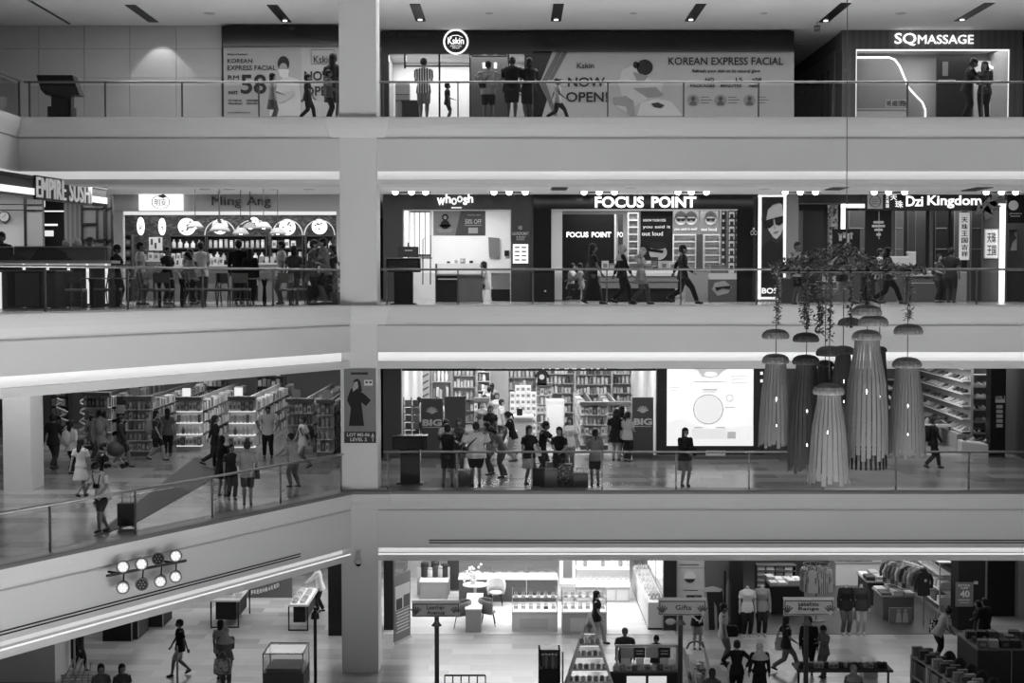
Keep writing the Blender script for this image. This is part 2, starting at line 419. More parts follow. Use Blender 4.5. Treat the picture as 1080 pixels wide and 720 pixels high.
        if hair=='long':
            g.tube([HD((0,.032,.06)),HD((0,.046,0)),HD((0,.058,-.08)),HD((0,.052,-.15))],[.042*s*hs,.046*s*hs,.042*s*hs,.022*s*hs],hm,12,True,.6)
        if hair=='big':
            g.tube([HD((0,.02,.06)),HD((0,.04,0)),HD((0,.05,-.07))],[.062*s,.072*s,.05*s],hm,12,True,.8)
        if hair=='tail':
            g.tube([HD((0,.055,.07)),HD((0,.085,.03)),HD((0,.075,-.06))],[.018*s,.022*s,.010*s],hm,8,True)
        if hair=='bun':hell(g,(0,.06,.10),(.024,.024,.024),hm,10,8)
        if hair=='bob':g.tube([HD((0,.026,.06)),HD((0,.034,-.01))],[.05*s,.05*s],hm,12,True,.75)
        remesh(g,'hair',t,.010,hm,1)
    if cap:
        g=MB(); hell(g,(0,.008,.085),(.054,.06,.036),M(cap,.8,0,0)); g.add([HD(v)for v in((-.035,-.04,.082),(.035,-.04,.082),(.028,-.085,.074),(-.028,-.085,.074),(-.035,-.04,.088),(.035,-.04,.088),(.028,-.085,.079),(-.028,-.085,.079))],[(0,1,2,3),(4,7,6,5),(0,4,5,1),(1,5,6,2),(2,6,7,3),(3,7,4,0)],M(cap,.8,0,0)); g.build('cap',t,True)
    if mask:
        g=MB(); hell(g,(0,-.035,.018),(.03,.022,.024),M(.6,.8,0,0)); g.build('face_mask',t,True)
    if apron:
        g=MB(); g.tube([T((0,-.085,.76)),T((0,-.09,.62)),T((0,-.10,.42))],[.05*s,.07*s,.08*s],M(apron,.8,0,0),12,False,.25); g.build('apron',t,True)
    t.location=base; t.rotation_euler=(0,0,R(face)); t['wo']=tuple(base)
    t['hgt']=H
    def W(v):return base+Matrix.Rotation(R(face),3,'Z')@(Vector(v)*s)
    Mw=Matrix.Rotation(R(face),3,'Z')
    return dict(o=t,W=W,H=H,hands=[base+Mw@a[2]for a in arms],elbows=[base+Mw@a[1]for a in arms],sh=[base+Mw@a[0]for a in arms],base=base,face=face,T=lambda v:base+Mw@T(v))
def backpack(pr,v,label,sc=1.):
    a,b=pr['T']((0,.13,.77)),pr['T']((0,.135,.60)); up=(a-b).normalized(); c=(a+b)/2; rz=R(pr['face'])
    t=thing('backpack',label,'backpack',b); g=MB(); s=pr['H']; tilt=0
    g.tube([b+up*.02,b.lerp(a,.5),a-up*.02],[.075*s*sc,.085*s*sc,.07*s*sc],M(v,.8),14,True,.62)
    g.build('bag_body',t,True)
    g=MB(); f=Matrix.Rotation(rz,3,'Z')@Vector((0,.06*s,-.03*s)); g.ell(c+f,(.055*s,.03*s,.06*s),M(v*.8,.8),rot=(0,0,rz)); g.build('pocket',t,True)
    g=MB()
    for q in(1,-1):
        g.tube([pr['T']((.055*q,.08,.79)),pr['T']((.062*q,0,.845)),pr['T']((.07*q,-.085,.77)),pr['T']((.085*q,-.05,.66)),pr['T']((.07*q,.08,.60))],.009*s,M(v*.7,.8),6)
    g.build('strap',t,True); return t
def handbag(pt,w,h,v,label,name='handbag',cat='bag',mat=None,strap=.2,rz=0.,dep=None):
    """bag hanging from point pt"""
    pt=Vector(pt); m=mat or M(v,.7); d=dep or w*.35; t=thing(name,label,cat,(pt.x,pt.y,pt.z-strap-h)); g=MB()
    Mz=Matrix.Rotation(rz,3,'Z'); rs=[]
    for u,k in((0,.88),(.1,1),(.6,.96),(1,.84)):
        rs.append([pt+Mz@Vector((math.copysign(abs(cos(a))**.5,cos(a))*w/2*k,math.copysign(abs(sin(a))**.5,sin(a))*d/2*k,-strap-h+h*u))for a in[2*pi*j/16 for j in range(16)]])
    g.rings(rs,m); g.build('bag_body',t,False)
    g=MB()
    for q in(1,-1):g.tube([pt+Mz@Vector((-w*.3,d*.25*q,-strap-.01)),pt+Mz@Vector((-w*.1,d*.1*q,-.03)),pt,pt+Mz@Vector((w*.1,d*.1*q,-.03)),pt+Mz@Vector((w*.3,d*.25*q,-strap-.01))],.008,m,6)
    g.build('handle',t,True); return t
# ------------------------------------------------------------------ building shell
YE,YS,YB=40.0,46.7,56.0
BLK0=M(.015,.5,0,0)
XR=17.0
PX0,PX1=X(359,40),X(398,40) # the big pillar
fas=M(.68,.7,0,.03,.35); fas2=M(.74,.7,0,.03,.35); dk=M(.02,.5,0,0); mid=M(.2)
# diagonal balcony edge on levels 2 and 3
A=Vector((PX0+.3,40.0)); B0=onz(0,594,L2); B=Vector((B0.x,B0.y)); B2=A+(B-A)*1.35
LFX=X(22,40)
path4=[(LFX,24.),(LFX,40.),(XR,40.)]
pathD=[(B2.x,B2.y),(A.x,A.y),(XR,40.)]
def offs(path,d):
    """offset a plan polyline towards the atrium (to the right of its direction, -Y for +X)"""
    P=[Vector(p)for p in path]; out=[]
    for i,p in enumerate(P):
        ns=[]
        if i>0:t=(P[i]-P[i-1]).normalized(); ns.append(Vector((t.y,-t.x)))
        if i<len(P)-1:t=(P[i+1]-P[i]).normalized(); ns.append(Vector((t.y,-t.x)))
        n=sum(ns,Vector((0,0)))/len(ns); k=1/max(n.length_squared,.3)if len(ns)==2 else 1
        out.append(p+n*d*k)
    return out
def fascia(name,path,z,prof,mats):
    g=MB()
    for i in range(len(prof)-1):
        (d0,z0,mi),(d1,z1,_)=prof[i],prof[i+1]; a,b=offs(path,d0),offs(path,d1)
        for j in range(len(path)-1):
            g.add([(a[j].x,a[j].y,z+z0),(a[j+1].x,a[j+1].y,z+z0),(b[j+1].x,b[j+1].y,z+z1),(b[j].x,b[j].y,z+z1)],[(0,3,2,1)],mats[mi])
    return struct(g,name,fixn=False)
cove4,cove3,cove2=E(.45),E(.58),E(1.1)
lip=M(.16,.4,0,0)
def prof(bz0,bz1,bot,gro=None):
    p=[(-.45,.0,1),(.12,.0,1),(.15,-.03,1),(.15,-.10,0),(.14,-.2,0),(.11,-.32,0),(.06,-.43,0),(.03,-.5,0),(.03,-.54,2),(-.02,-.56,2),(-.02,-.58,0)]
    if gro:p+=[(-.0,gro,2),(-.04,gro-.005,2),(-.04,gro-.04,2),(0,gro-.045,0),(0,gro-.07,2),(-.04,gro-.075,2),(-.04,gro-.105,2),(0,gro-.11,0)]
    else:p+=[(0,-.6,0)]
    p+=[(0,bz0,0),(-.22,bz0+.02,3),(-.22,bz1,0),(-.02,bz1,4),(-.02,bz1-.04,0),(-.02,bot,0),(-1.2,bot,0)]
    return p
fascia('wall_gallery_top',path4,L4,prof(-1.50,-1.72,-1.86),[fas,fas,M(.35),cove4,fas])
fascia('wall_gallery_middle',pathD,L3,prof(-1.33,-1.58,-1.79),[fas,fas,M(.35),cove3,fas])
fascia('wall_gallery_lower',pathD,L2,prof(-1.65,-1.81,-2.02),[fas2,lip,M(.4),E(.5),E(.85)])
for nm_,za_ in(('trim_1',L2-1.42),('trim_2',L2-1.49)):g=MB(); g.box(X(452,40),XR,39.985,40.01,za_-.03,za_,BLK0); a_,b_=offs(pathD,.012)[1],offs(pathD,.012)[0]; p_,q_=a_.lerp(b_,.14),b_; w_=offs(pathD,-.02)[0]; g.slab([tuple(p_),tuple(q_),tuple(w_),tuple(offs(pathD,-.02)[1].lerp(w_,.14))],za_-.03,za_,BLK0); struct(g,nm_)
for i_,zc_ in enumerate((L4,L3,L2)):fascia('wall_pillar_collar',[(X(350,40)-.1,40.4),(X(350,40),39.93),(X(407,40),39.93),(X(407,40)+.1,40.4)],zc_,[(.09,0,1),(.12,0,1),(.15,-.03,1),(.15,-.10,0),(.14,-.2,0),(.11,-.32,0),(.05,-.43,0),(.0,-.54,0),(-.1,-.56,0)],[fas2,lip if i_==2 else fas2])
# wait for the floors: slabs behind the fascias
def floor(name,path,z,th,m,xl):
    a=offs(path,-.44); pts=[(p.x,p.y)for p in a]+[(XR,64.),(xl,64.)]
    if xl<path[0][0]:pts.append((xl,path[0][1]))
    g=MB(); g.slab(pts,z-.2,z+.0,m); return struct(g,name,origin=(0,0,z))
fl4=M(.3,.4); 
fl3=tilemat('stone_tiles_upper',.30,.38,.9,.9,.006,.22)
fl2=tilemat('stone_tiles_gallery',.34,.15,1.6,.8,.004,.2,.8,R(0))
fl1=tilemat('stone_tiles_ground',.47,.30,1.2,.6,.006,.25,.8)
floor('floor_top',path4,L4,1,fl4,-24.); floor('floor_middle',pathD,L3,1,fl3,-24.); floor('floor_lower',pathD,L2,1,fl2,-24.)
g=MB(); g.slab([(-30,8),(XR+6,8),(XR+6,66),(-30,66)],-.3,0,fl1); struct(g,'floor_ground',origin=(0,0,0))
# ceilings
cei=M(.8,.9,0,.03,.5)
Z4C,Z3C,Z2C,Z1C=Z(27,YS),Z(205,YS),L3-1.70,L2-1.95
def ceil(name,path,z,th=.1,m=cei):
    a=offs(path,-.6); g=MB(); g.slab([(p.x,p.y)for p in a]+[(XR,66.),(-24.,66.)]+([(-24.,path[0][1])]),z,z+th,m); return struct(g,name,origin=(0,0,z))
ceil('ceiling_top',path4,Z4C); ceil('ceiling_middle',path4,Z3C); ceil('ceiling_lower',pathD,Z2C); ceil('ceiling_ground',pathD,Z1C)
# pillars
g=MB(); g.box(PX0,PX1,39.975,41.0,0,22,fas2); o=struct(g,'pillar',bevel=.01)
g=MB(); g.box(X(3,39.8,460),X(32,39.8,460),39.8,40.9,L2,Z2C,M(.6)); struct(g,'pillar')
g=MB(); g.box(X(-8,39.0,700),X(58,39.0,700),39.0,40.4,0,Z1C,M(.78)); struct(g,'pillar')
# outer walls so that nothing is open behind the shops
dkw=M(.05,.7)
g=MB(); g.box(-24,XR,64.2,64.5,0,22,dkw); struct(g,'wall_back')
g=MB(); g.box(-24.3,-24,24,64.5,0,22,dkw); struct(g,'wall_left')
g=MB(); g.box(XR,XR+.3,40.3,64.5,0,22,dkw); struct(g,'wall_right')
# railings
steel=M(.35,.3,.8,0); GL=glassmat()
def railing(label,pts,z,posts,hgt=1.0,slim=0):
    """pts: plan polyline of the rail; posts: plan positions"""
    t=thing('glass_railing',label,'railing',(pts[0][0],pts[0][1],z),'glass railings along the galleries')
    g=MB(); g.tube([(x,y,z+hgt)for x,y in pts],.032,steel,10); g.build('handrail',t,True)
    for(x,y)in posts:
        g=MB(); g.box(x-.02,x+.02,y-.03,y+.03,z+.0,z+hgt-.02,M(.12,.4,.6,0)); g.build('post',t)
    for i in range(len(posts)-1):
        a,b=Vector(posts[i]),Vector(posts[i+1]); u=(b-a).normalized(); n=Vector((u.y,-u.x))*.006; a=a+u*.03; b=b-u*.03
        g=MB(); g.slab([tuple(a+n),tuple(b+n),tuple(b-n),tuple(a-n)],z+.02,z+hgt-.1,GL); g.build('glass_panel',t)
    return t
def pr_(pxs,Y,py):return[(X(p,Y,py),Y)for p in pxs]
yr=40.12
railing('glass railing of the top gallery, left of the pillar',[(X(22,yr,100)+.1,yr),(X(358,yr,100),yr)],L4,pr_([31,111,192,273,355],yr,100))
railing('glass railing of the top gallery, in front of the facial and massage shops',[(X(400,yr,100),yr),(XR,yr)],L4,pr_([404,483,562,641,721,800,879,957,1036,1115],yr,100))
railing('short glass railing at the top left corner',[(LFX+.12,26.),(LFX+.12,39.9)],L4,[(LFX+.12,y)for y in(32,34,36,38,39.8)])
railing('glass railing of the middle gallery, in front of the optician',[(X(402,yr,300),yr),(XR,yr)],L3,pr_([408,483,562,640,718,798,877,954,1030,1108],yr,300))
railing('glass railing of the lower gallery, in front of the pharmacy',[(X(404,yr,490),yr),(XR,yr)],L2,pr_([409,482,561,635,713,790,868,945,1022,1098],yr,490),1.06)
dd=(B-A); ap=offs(pathD,-.14)
def along(px,z,py):
    """plan point on the diagonal edge seen at column px"""
    lo,hi=0.,1.35
    a,b=ap[1],ap[0]
    for _ in range(40):
        m_=(lo+hi)/2; p=a+(b-a)*(m_/1.35); d=Vector((p.x,p.y,z-ZC)); fwd=d.y*CP-d.z*SP; c=540+F*d.x/fwd
        if c>px:lo=m_
        else:hi=m_
    return(p.x,p.y)
p0,p1=along(362,L2,0),along(-60,L2,0)
railing('slanting glass railing of the lower gallery, left of the poster pillar',[p0,p1],L2,[along(q,L2,0)for q in(360,296,224,143,53,-50)],1.02)
railing('slanting glass railing of the middle gallery, beside the cafe tables',[along(358,L3,0),along(-60,L3,0)],L3,[along(q,L3,0)for q in(356,288,214,135,48,-55)],.98)
# cut line of ceiling slots and downlights on the top gallery ceiling
slot=M(.012,.4,0,0)
for i,(xa,ya,xb,yb)in enumerate(((133,5,166,23),(283,5,306,23),(433,4,448,22),(583,4,592,22),(743,4,724,22),(895,3,866,23),(1047,3,1008,22),(28,0,76,25))):
    a,b=onz(xa,ya,Z4C),onz(xb,yb,Z4C); w=.16 if i<7 else .04
    x=(a.x+b.x)/2; g=MB(); g.box(x-w,x+w,a.y,b.y,Z4C-.02,Z4C+.01,slot)
    t=thing('ceiling_air_slot',['black linear ceiling slot, leftmost wide one, above the white panel wall','black linear ceiling slot above the facial poster hoarding','black linear ceiling slot just left of the round shop sign','black linear ceiling slot above the shop entrance, with a dark fascia below','black linear ceiling slot above the woman on the facial poster','black linear ceiling slot beside the small exit sign','black linear ceiling slot above the massage shop sign, far right','thin black ceiling line in the top left corner'][i],'ceiling vent',(x,a.y,Z4C))
    g.build('slot_channel',t)
    if i<7 and i!=0:
        g=MB(); g.cyl((x,b.y-.35,Z4C-.05),.07,.03,E(2.)); g.build('lamp',t)
def downlight(px,py,z,r,s,label):
    a=onz(px,py,z); t=thing('downlight',label,'ceiling light',(a.x,a.y,z)); g=MB(); g.lathe([(r+.03,-.015),(r+.03,.0),(r,0),(r,-.012)],a,M(.5),20); g.build('trim_ring',t)
    g=MB(); g.cyl((a.x,a.y,z-.012),r,.01,E(s)); g.build('lamp',t)
downlight(221,14,Z4C,.14,6,'lit round downlight in the ceiling above the blank white panels')
downlight(950,14,Z4C,.14,5,'lit round downlight in the ceiling above the massage shop')
downlight(516,14,Z4C,.08,2,'small round ceiling spot right of the round shop sign')
downlight(668,14,Z4C,.08,2,'small round ceiling spot above the black facial header')
downlight(806,14,Z4C,.08,2,'small round ceiling spot at the right end of the facial header')
# ------------------------------------------------------------------ products and shelving helpers
_pm={}
def pmesh(kind,v):
    k=(kind,v)
    if k in _pm:return _pm[k]
    g=MB(); m=M(v,.6,0,0)
    if kind=='carton':g.box(-.5,.5,-.5,.5,0,1,m); g.box(-.32,.32,-.515,-.5,.25,.7,M(min(.8,v*2.2+.03)if v<.3 else v*.3,.6,0,0))
    elif kind=='bottle':g.lathe([(.48,0),(.5,.05),(.5,.6),(.2,.78),(.18,.95),(.22,.95),(.22,1)],(0,0,0),m,10)
    elif kind=='jar':g.lathe([(.45,0),(.5,.05),(.5,.75),(.42,.8),(.46,.8),(.46,1),(.1,1.0)],(0,0,0),m,10)
    elif kind=='folded': # folded garment with soft edges
        for i in range(3):g.obox((0,0,.17+i*.33),(1-.03*i,1-.02*i,.31),(0,0,.03*(i-1)),m)
    elif kind=='shoe':
        g.rings([[Vector((x+.0,y*w,z))for(y,z)in((-1,0),(-1,h*.5),(-.6,h),(.6,h),(1,h*.5),(1,0))]for x,w,h in((-.5,.15,.5),(-.42,.18,.75),(-.15,.19,.8),(.05,.17,.5),(.35,.2,.32),(.5,.12,.2))],m)
        g.box(-.5,.5,-.2,.2,-.06,.02,M(.5,.6,0,0))
    elif kind=='book':g.box(-.5,.5,-.5,.5,0,1,m); g.box(-.5,.47,-.46,.46,.04,.96,M(.6,.8,0,0))
    elif kind=='cake':g.lathe([(.5,0),(.5,.7),(.42,.9),(.1,1)],(0,0,0),m,12)
    elif kind=='tray':g.box(-.5,.5,-.5,.5,0,.3,m); [g.lathe([(.08,0),(.1,.5),(.04,1)],(x,y,.3),M(.6,.3,.5,0),8)for x in(-.3,0,.3)for y in(-.2,.2)]
    o=g.build('q',None,kind in('bottle','jar'),origin=(0,0,0)); me=o.data; COL.q.remove(o); D.objects.remove(o); me.name=kind; _pm[k]=me; return me
NAMES={'carton':'product_carton','bottle':'bottle','jar':'jar','folded':'folded_garment','shoe':'shoe','book':'book','cake':'cake','tray':'jewellery_tray'}
def item(kind,v,loc,sc,rz,label,group,cat=None):
    o=D.objects.new(NAMES[kind],pmesh(kind,v)); COL.objects.link(o); o.location=loc; o.scale=sc; o.rotation_euler=(0,0,rz)
    return tag(o,label,cat or NAMES[kind].replace('_',' '),group)
def fill(kind,x0,x1,y,z,w,h,dep,vals,label,group,gap=.25,cat=None,jit=.25,n=None):
    x=x0+w/2
    while x<x1-w/2+.001:
        k=1+random.uniform(-jit,0); item(kind,random.choice(vals),(x,y+dep/2,z),(w*.9,dep,h*k),0,label,group,cat); x+=w*(1+gap)
def fillstuff(mb,x0,x1,y,z,w,h,dep,vals,gap=.15):
    x=x0+w/2
    while x<x1-w/2:
        k=random.uniform(.6,1); mb.box(x-w*.45,x+w*.45,y,y+dep,z,z+h*k,M(random.choice(vals),.6,0,0)); x+=w*(1+gap)
def shelving(label,x0,x1,y,dep,z0,z1,rows,m,back=None,cat='shelf unit',name='shelving_unit',group=None,rz=0):
    t=thing(name,label,cat,((x0+x1)/2,y+dep/2,z0),group)
    for x in(x0,x1-.03):g=MB(); g.box(x,x+.03,y,y+dep,z0,z1,m); g.build('side_panel',t)
    if back is not None:g=MB(); g.box(x0,x1,y+dep-.02,y+dep,z0,z1,back); g.build('back_panel',t)
    zs=[]
    for i in range(rows+1):
        z=z0+.08+(z1-z0-.1)*i/rows; zs.append(z+.02); g=MB(); g.box(x0+.03,x1-.03,y,y+dep-.02,z-.02,z+.02,m); g.build('shelf',t)
    return t,zs
def part(parent,name,m,*rects,Y=None,dep=.03,bevel=0.,label=None):
    g=MB()
    for(a,b,c,d)in rects:g.pbox(a,b,c,d,Y,dep,m)
    return g.build(name,parent,bevel=bevel,label=label)
def wallbox(name,a,b,c,d,Y,dep,m):
    g=MB(); g.pbox(a,b,c,d,Y,dep,m); return struct(g,name)
BLK,W7=M(.015,.25,0,0),M(.7)
# ------------------------------------------------------------------ TOP GALLERY, left: panelled wall, kiosk, poster
g=MB(); xs=[-30,41,89,137,186,234]; ys=[27,51.3,82,130]
for i in range(5):
    for j in range(3):
        if i==0:g.pbox(22-60,ys[j]+.15,xs[1]-.4,ys[j+1]-.15,YS,.1,M(.5))
        else:g.pbox(xs[i]+.1,ys[j]+.15,xs[i+1]-.4,ys[j+1]-.15,YS,.1,M(.5))
g.pbox(-40,20,236,131,YS+.06,.1,M(.08)); struct(g,'wall_panelled')
sp=D.lights.new('wall_washer','SPOT'); sp.energy=60; sp.spot_size=R(75); sp.spot_blend=.3; sp.shadow_soft_size=.05
so=D.objects.new('wall_washer',sp); COL.objects.link(so); so.location=(X(165,46.0,27),46.0,Z4C-.1); so.rotation_euler=(R(14),0,0)
def kiosk(label,px,pt,ps,pb,lev,Y,w):
    """directory kiosk: sloping screen head on a dark stem"""
    x=X(px,Y,pt); zt,zs,zb=Z(pt,Y),Z(ps,Y),lev; hw=w/2
    t=thing('directory_kiosk',label,'directory kiosk',(x,Y+.3,zb)); h=zt-zs; g=MB()
    g.rings([[Vector((x+a*hw,Y+b,z))for a,b in((-1,0),(1,0),(1,.5),(-1,.5))]for z in(zs,zs+h*.25,zt-.04,zt)],BLK)
    g.build('screen_head',t,bevel=.02)
    g=MB(); g.obox((x,Y-.012,(zs+zt)/2),(w*.86,.012,h*.7),(0,0,0),M(.03,.1,0,0)); g.build('screen',t)
    g=MB(); g.box(x-hw*.55,x+hw*.55,Y+.08,Y+.42,zb+.04,zs,M(.012,.3,0,0)); g.build('stem',t,bevel=.015)
    g=MB(); g.box(x-hw*.75,x+hw*.75,Y,Y+.5,zb,zb+.04,M(.03,.3,0,0)); g.build('foot_plate',t); return t
k=thing('directory_kiosk','black directory kiosk with a tilted screen in front of the white panels','directory kiosk',at(62,122,41.4)); k.location.z=L4; k['wo']=tuple(k.location)
g=MB(); g.pprism([(38,79),(76,79),(84,100),(48,100),(43,95)],41.3,.5,BLK); g.build('screen_head',k,bevel=.01)
g=MB(); g.pprism([(54,100),(75,100),(75,118),(54,118)],41.45,.3,BLK); g.build('stem',k); g=MB(); g.pprism([(50,112),(75,112),(75,124),(50,124)],41.35,.5,BLK); g.build('foot_plate',k)
# facial poster hoarding
def fig_woman_mask(t,Y):
    """printed picture of a woman in a mask and white coat"""
    c,hr,sk=M(.62),M(.03,.5,0,0),M(.35)
    g=MB(); g.pprism([(284,122),(286,98),(293,86),(303,80),(315,84),(317,100),(317,122)],Y,.012,c); g.build('printed_coat',t)
    g=MB(); p=at(299,68,Y); g.rings([[p+Vector((cos(a)*r*.19,y,sin(a)*r*.25+.02))for a in[2*pi*j/20 for j in range(20)]]for y,r in((-.014,1),(0,1))],hr); g.build('printed_hair',t)
    g=MB(); p=at(299,73,Y); g.rings([[p+Vector((cos(a)*.14,y,sin(a)*.2))for a in[2*pi*j/20 for j in range(20)]]for y in(-.02,0)],sk); g.build('printed_face',t)
    g=MB(); g.pprism([(293,73),(305,73),(304,81),(299,83),(295,80)],Y-.03,.01,M(.7)); g.build('printed_mask',t)
    g=MB(); g.pprism([(284,100),(310,95),(311,100),(300,108),(286,110)],Y-.03,.01,M(.5)); g.build('printed_sleeve',t)
t=thing('shop_hoarding','hoarding with the RM58 facial poster, left of the pillar','hoarding',at(296,122,YS)); t.location.z=L4; t['wo']=tuple(t.location)
part(t,'header_board',M(.012,.15,0,0),(235,27,366,48.5),Y=46.35,dep=.3)
part(t,'poster_board',M(.42,.5),(236,49,318,130),Y=46.5,dep=.1)
part(t,'poster_board',M(.5,.5),(318,49,366,130),Y=46.5,dep=.1)
fig_woman_mask(t,46.48)
dkt=M(.03,.6,0,0)
for s_,a in(('Enjoy a Premium',(240,56.5,261,58.5)),('KOREAN',(240,62,266,66.5)),('EXPRESS FACIAL',(240,69,291,74)),('RM',(240.5,79.5,252,84)),('58',(254,78.5,281,99)),('nett',(241,95.5,251,99.5)),('15 MINS',(241,105,255,107)),('NOW OPEN',(260,105,272,107)),('FACIAL SPECIALIST',(241,108.3,256,110)),('TERMS APPLY',(260,108.3,273,110)),('www.kskin.com.my',(240,118,264,119.6)),('Kskin',(331,59,350,66.5)),('NOW',(321,75,353,85)),('OPEN!',(321,91,358,101))):
    writing(t,s_,*a,46.49,dkt,bold=.04 if s_ in('58','NOW','OPEN!')else .0)
g=MB()
for r_ in((328,52.2,352.5,52.5),(328,67.4,352.5,67.7),(328,52.2,328.3,67.7),(352.2,52.2,352.5,67.7)):g.pbox(*r_,46.48,.012,dkt)
g.build('printed_frame',t)
# ------------------------------------------------------------------ TOP GALLERY, right: facial shop
Y4=47.6
t=thing('storefront','black facial shop front with the round lit logo above its doorway','shop front',(X(482,Y4,80),Y4,L4))
part(t,'fascia_board',BLK,(402,33,562,57),Y=Y4-.15,dep=.3)
part(t,'side_post',BLK,(402,57,410,130),Y=Y4-.15,dep=.3); part(t,'side_post',BLK,(553,57,562,130),Y=Y4-.15,dep=.3)
part(t,'door_frame',BLK,(462.5,57,464.5,130),(426,57,428,72),(426,69,496,70.3),(495,57,496.5,130),(535.5,57,537,75),Y=Y4+.2,dep=.1)
writing(t,'PUSAT KECANTIKAN',404,33.8,449,38,Y4-.16,M(.05,.5,0,0))
sg=thing('logo_sign','round lit shop logo sign reading Kskin on the black fascia','sign',(X(481,Y4,44),Y4-.2,Z(55,Y4)))
c=at(480.8,44,Y4-.2); g=MB(); g.rings([[c+Vector((cos(a)*r_,y,sin(a)*r_))for a in[2*pi*j/36 for j in range(36)]]for r_,y in((.36,0),(.375,-.03),(.405,-.03),(.42,0),(.405,.03),(.375,.03))],E(1.2),closed=True); g.build('light_ring',sg,True)
g=MB(); g.disc(c,.36,.05,M(.02,.4,0,0),30); g.build('backing_disc',sg)
writing(sg,'Kskin',472.3,39.5,489.3,46.5,Y4-.23,E(1.4),bold=.03); writing(sg,'KOREAN FACIAL',475,47.6,487,49.3,Y4-.23,E(.8)); writing(sg,'SPECIALIST',477,49.9,485,51.2,Y4-.23,E(.8))
g=MB(); g.tube([at(474,39.2,Y4-.24),at(478,37.4,Y4-.24),at(483,37.2,Y4-.24),at(488,39.6,Y4-.24)],.012,E(1.2),6); g.build('brow_line',sg)
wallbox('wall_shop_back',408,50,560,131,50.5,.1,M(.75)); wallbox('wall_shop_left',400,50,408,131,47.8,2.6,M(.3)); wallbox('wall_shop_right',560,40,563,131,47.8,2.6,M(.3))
g=MB(); g.box(X(402,Y4),X(562,Y4),Y4+.1,50.6,Z(52,Y4),Z(50,Y4),M(.7)); struct(g,'ceiling_shop')
area('facial_shop_light',(X(482,49),49,Z(53,Y4)),(4.2,2),170)
o=thing('shop_partition','dark partition with a small lit notice inside the facial shop','partition',(X(506,49,100),49,L4)); part(o,'partition_panel',M(.05),(496,57,535,131),Y=49,dep=.1)
part(o,'notice',E(.9),(509,66,513,72),Y=48.97,dep=.03); part(o,'notice',E(.9),(521,66,524,72),Y=48.97,dep=.03)
o=thing('price_board','pale board with small text by the right doorway of the facial shop','board',(X(544,48.9,100),48.9,L4)); part(o,'board_panel',M(.6),(537,88,553,130),Y=48.9,dep=.05); part(o,'printed_lines',M(.1),(539,91,549,92.5),(539,95,546,96),(539,99,550,100.5),Y=48.88,dep=.02)
o=thing('display_cabinet','low pale cabinet beside the dark counter inside the facial shop','cabinet',(X(420,48.6,110),48.6,L4)); part(o,'cabinet_body',M(.35),(417,88,432,126),Y=48.4,dep=.4); part(o,'shelf_edge',M(.12),(417,99,432,100),(417,105,432,107),Y=48.38,dep=.02)
o=thing('reception_counter','small black counter behind the man in the striped shirt','counter',(X(433,48.2,110),48.2,L4)); part(o,'counter_body',BLK,(424,107,442,128),Y=48.2,dep=.5); part(o,'counter_top',M(.05),(423,105.5,443,107),Y=48.15,dep=.6)
# large slanted poster hoarding
t=thing('shop_hoarding','wide hoarding reading NOW OPEN and KOREAN EXPRESS FACIAL','hoarding',(X(700,Y4,90),Y4,L4))
part(t,'header_board',M(.012,.12,0,0),(562,33,837.5,54),Y=Y4-.2,dep=.3); part(t,'black_board',BLK,(562,54,600,130),Y=Y4,dep=.1)
g=MB(); g.pprism([(583,54),(837.5,54),(837.5,130),(563,130),(577,105),(569,88)],Y4-.03,.1,M(.48,.5)); g.build('poster_board',t)
g=MB(); g.pprism([(588,54),(593,54),(576,88),(588,122),(584,122),(570,88)],Y4-.06,.02,M(.16)); g.pprism([(594,54),(599,54),(583,84),(579,84)],Y4-.06,.02,M(.16)); g.build('printed_chevron',t)
for s_,a in(('Kskin',(608.5,66.5,626.5,72)),('NOW',(599,81.5,638,91.5)),('OPEN!',(597,97,641,107.5)),('KOREAN EXPRESS FACIAL',(705,60.5,826,68.5)),('Refresh your skin to its natural glow',(730,73,802,77.5)),('NO',(744,82,753,86)),('PACKAGES',(728,89,754,92)),('15',(776,82,783,86)),('MINUTES',(760,89,782,92)),('<58',(793,82,803,86)),('nett',(790,89,800,92))):
    writing(t,s_,*a,Y4-.05,dkt,bold=.035 if s_ in('NOW','OPEN!')else .012)
for cx in(731,760,790.5):
    c=at(cx,106,Y4-.05); g=MB(); g.disc(c,.2,.01,M(.3),24); g.build('printed_portrait',t)
    g=MB(); g.disc(c+Vector((0,-.012,.06)),.075,.01,M(.08),16); g.prism([(c.x-.13,c.z-.15),(c.x+.13,c.z-.15),(c.x+.07,c.z-.02),(c.x-.07,c.z-.02)],c.y-.012,c.y-.002,M(.12)); g.build('printed_face',t)
    part(t,'printed_lines',M(.15),(cx+8,102,cx+17,102.7),(cx+8,105,cx+20,105.7),(cx+8,108,cx+17,108.7),Y=Y4-.05,dep=.02)
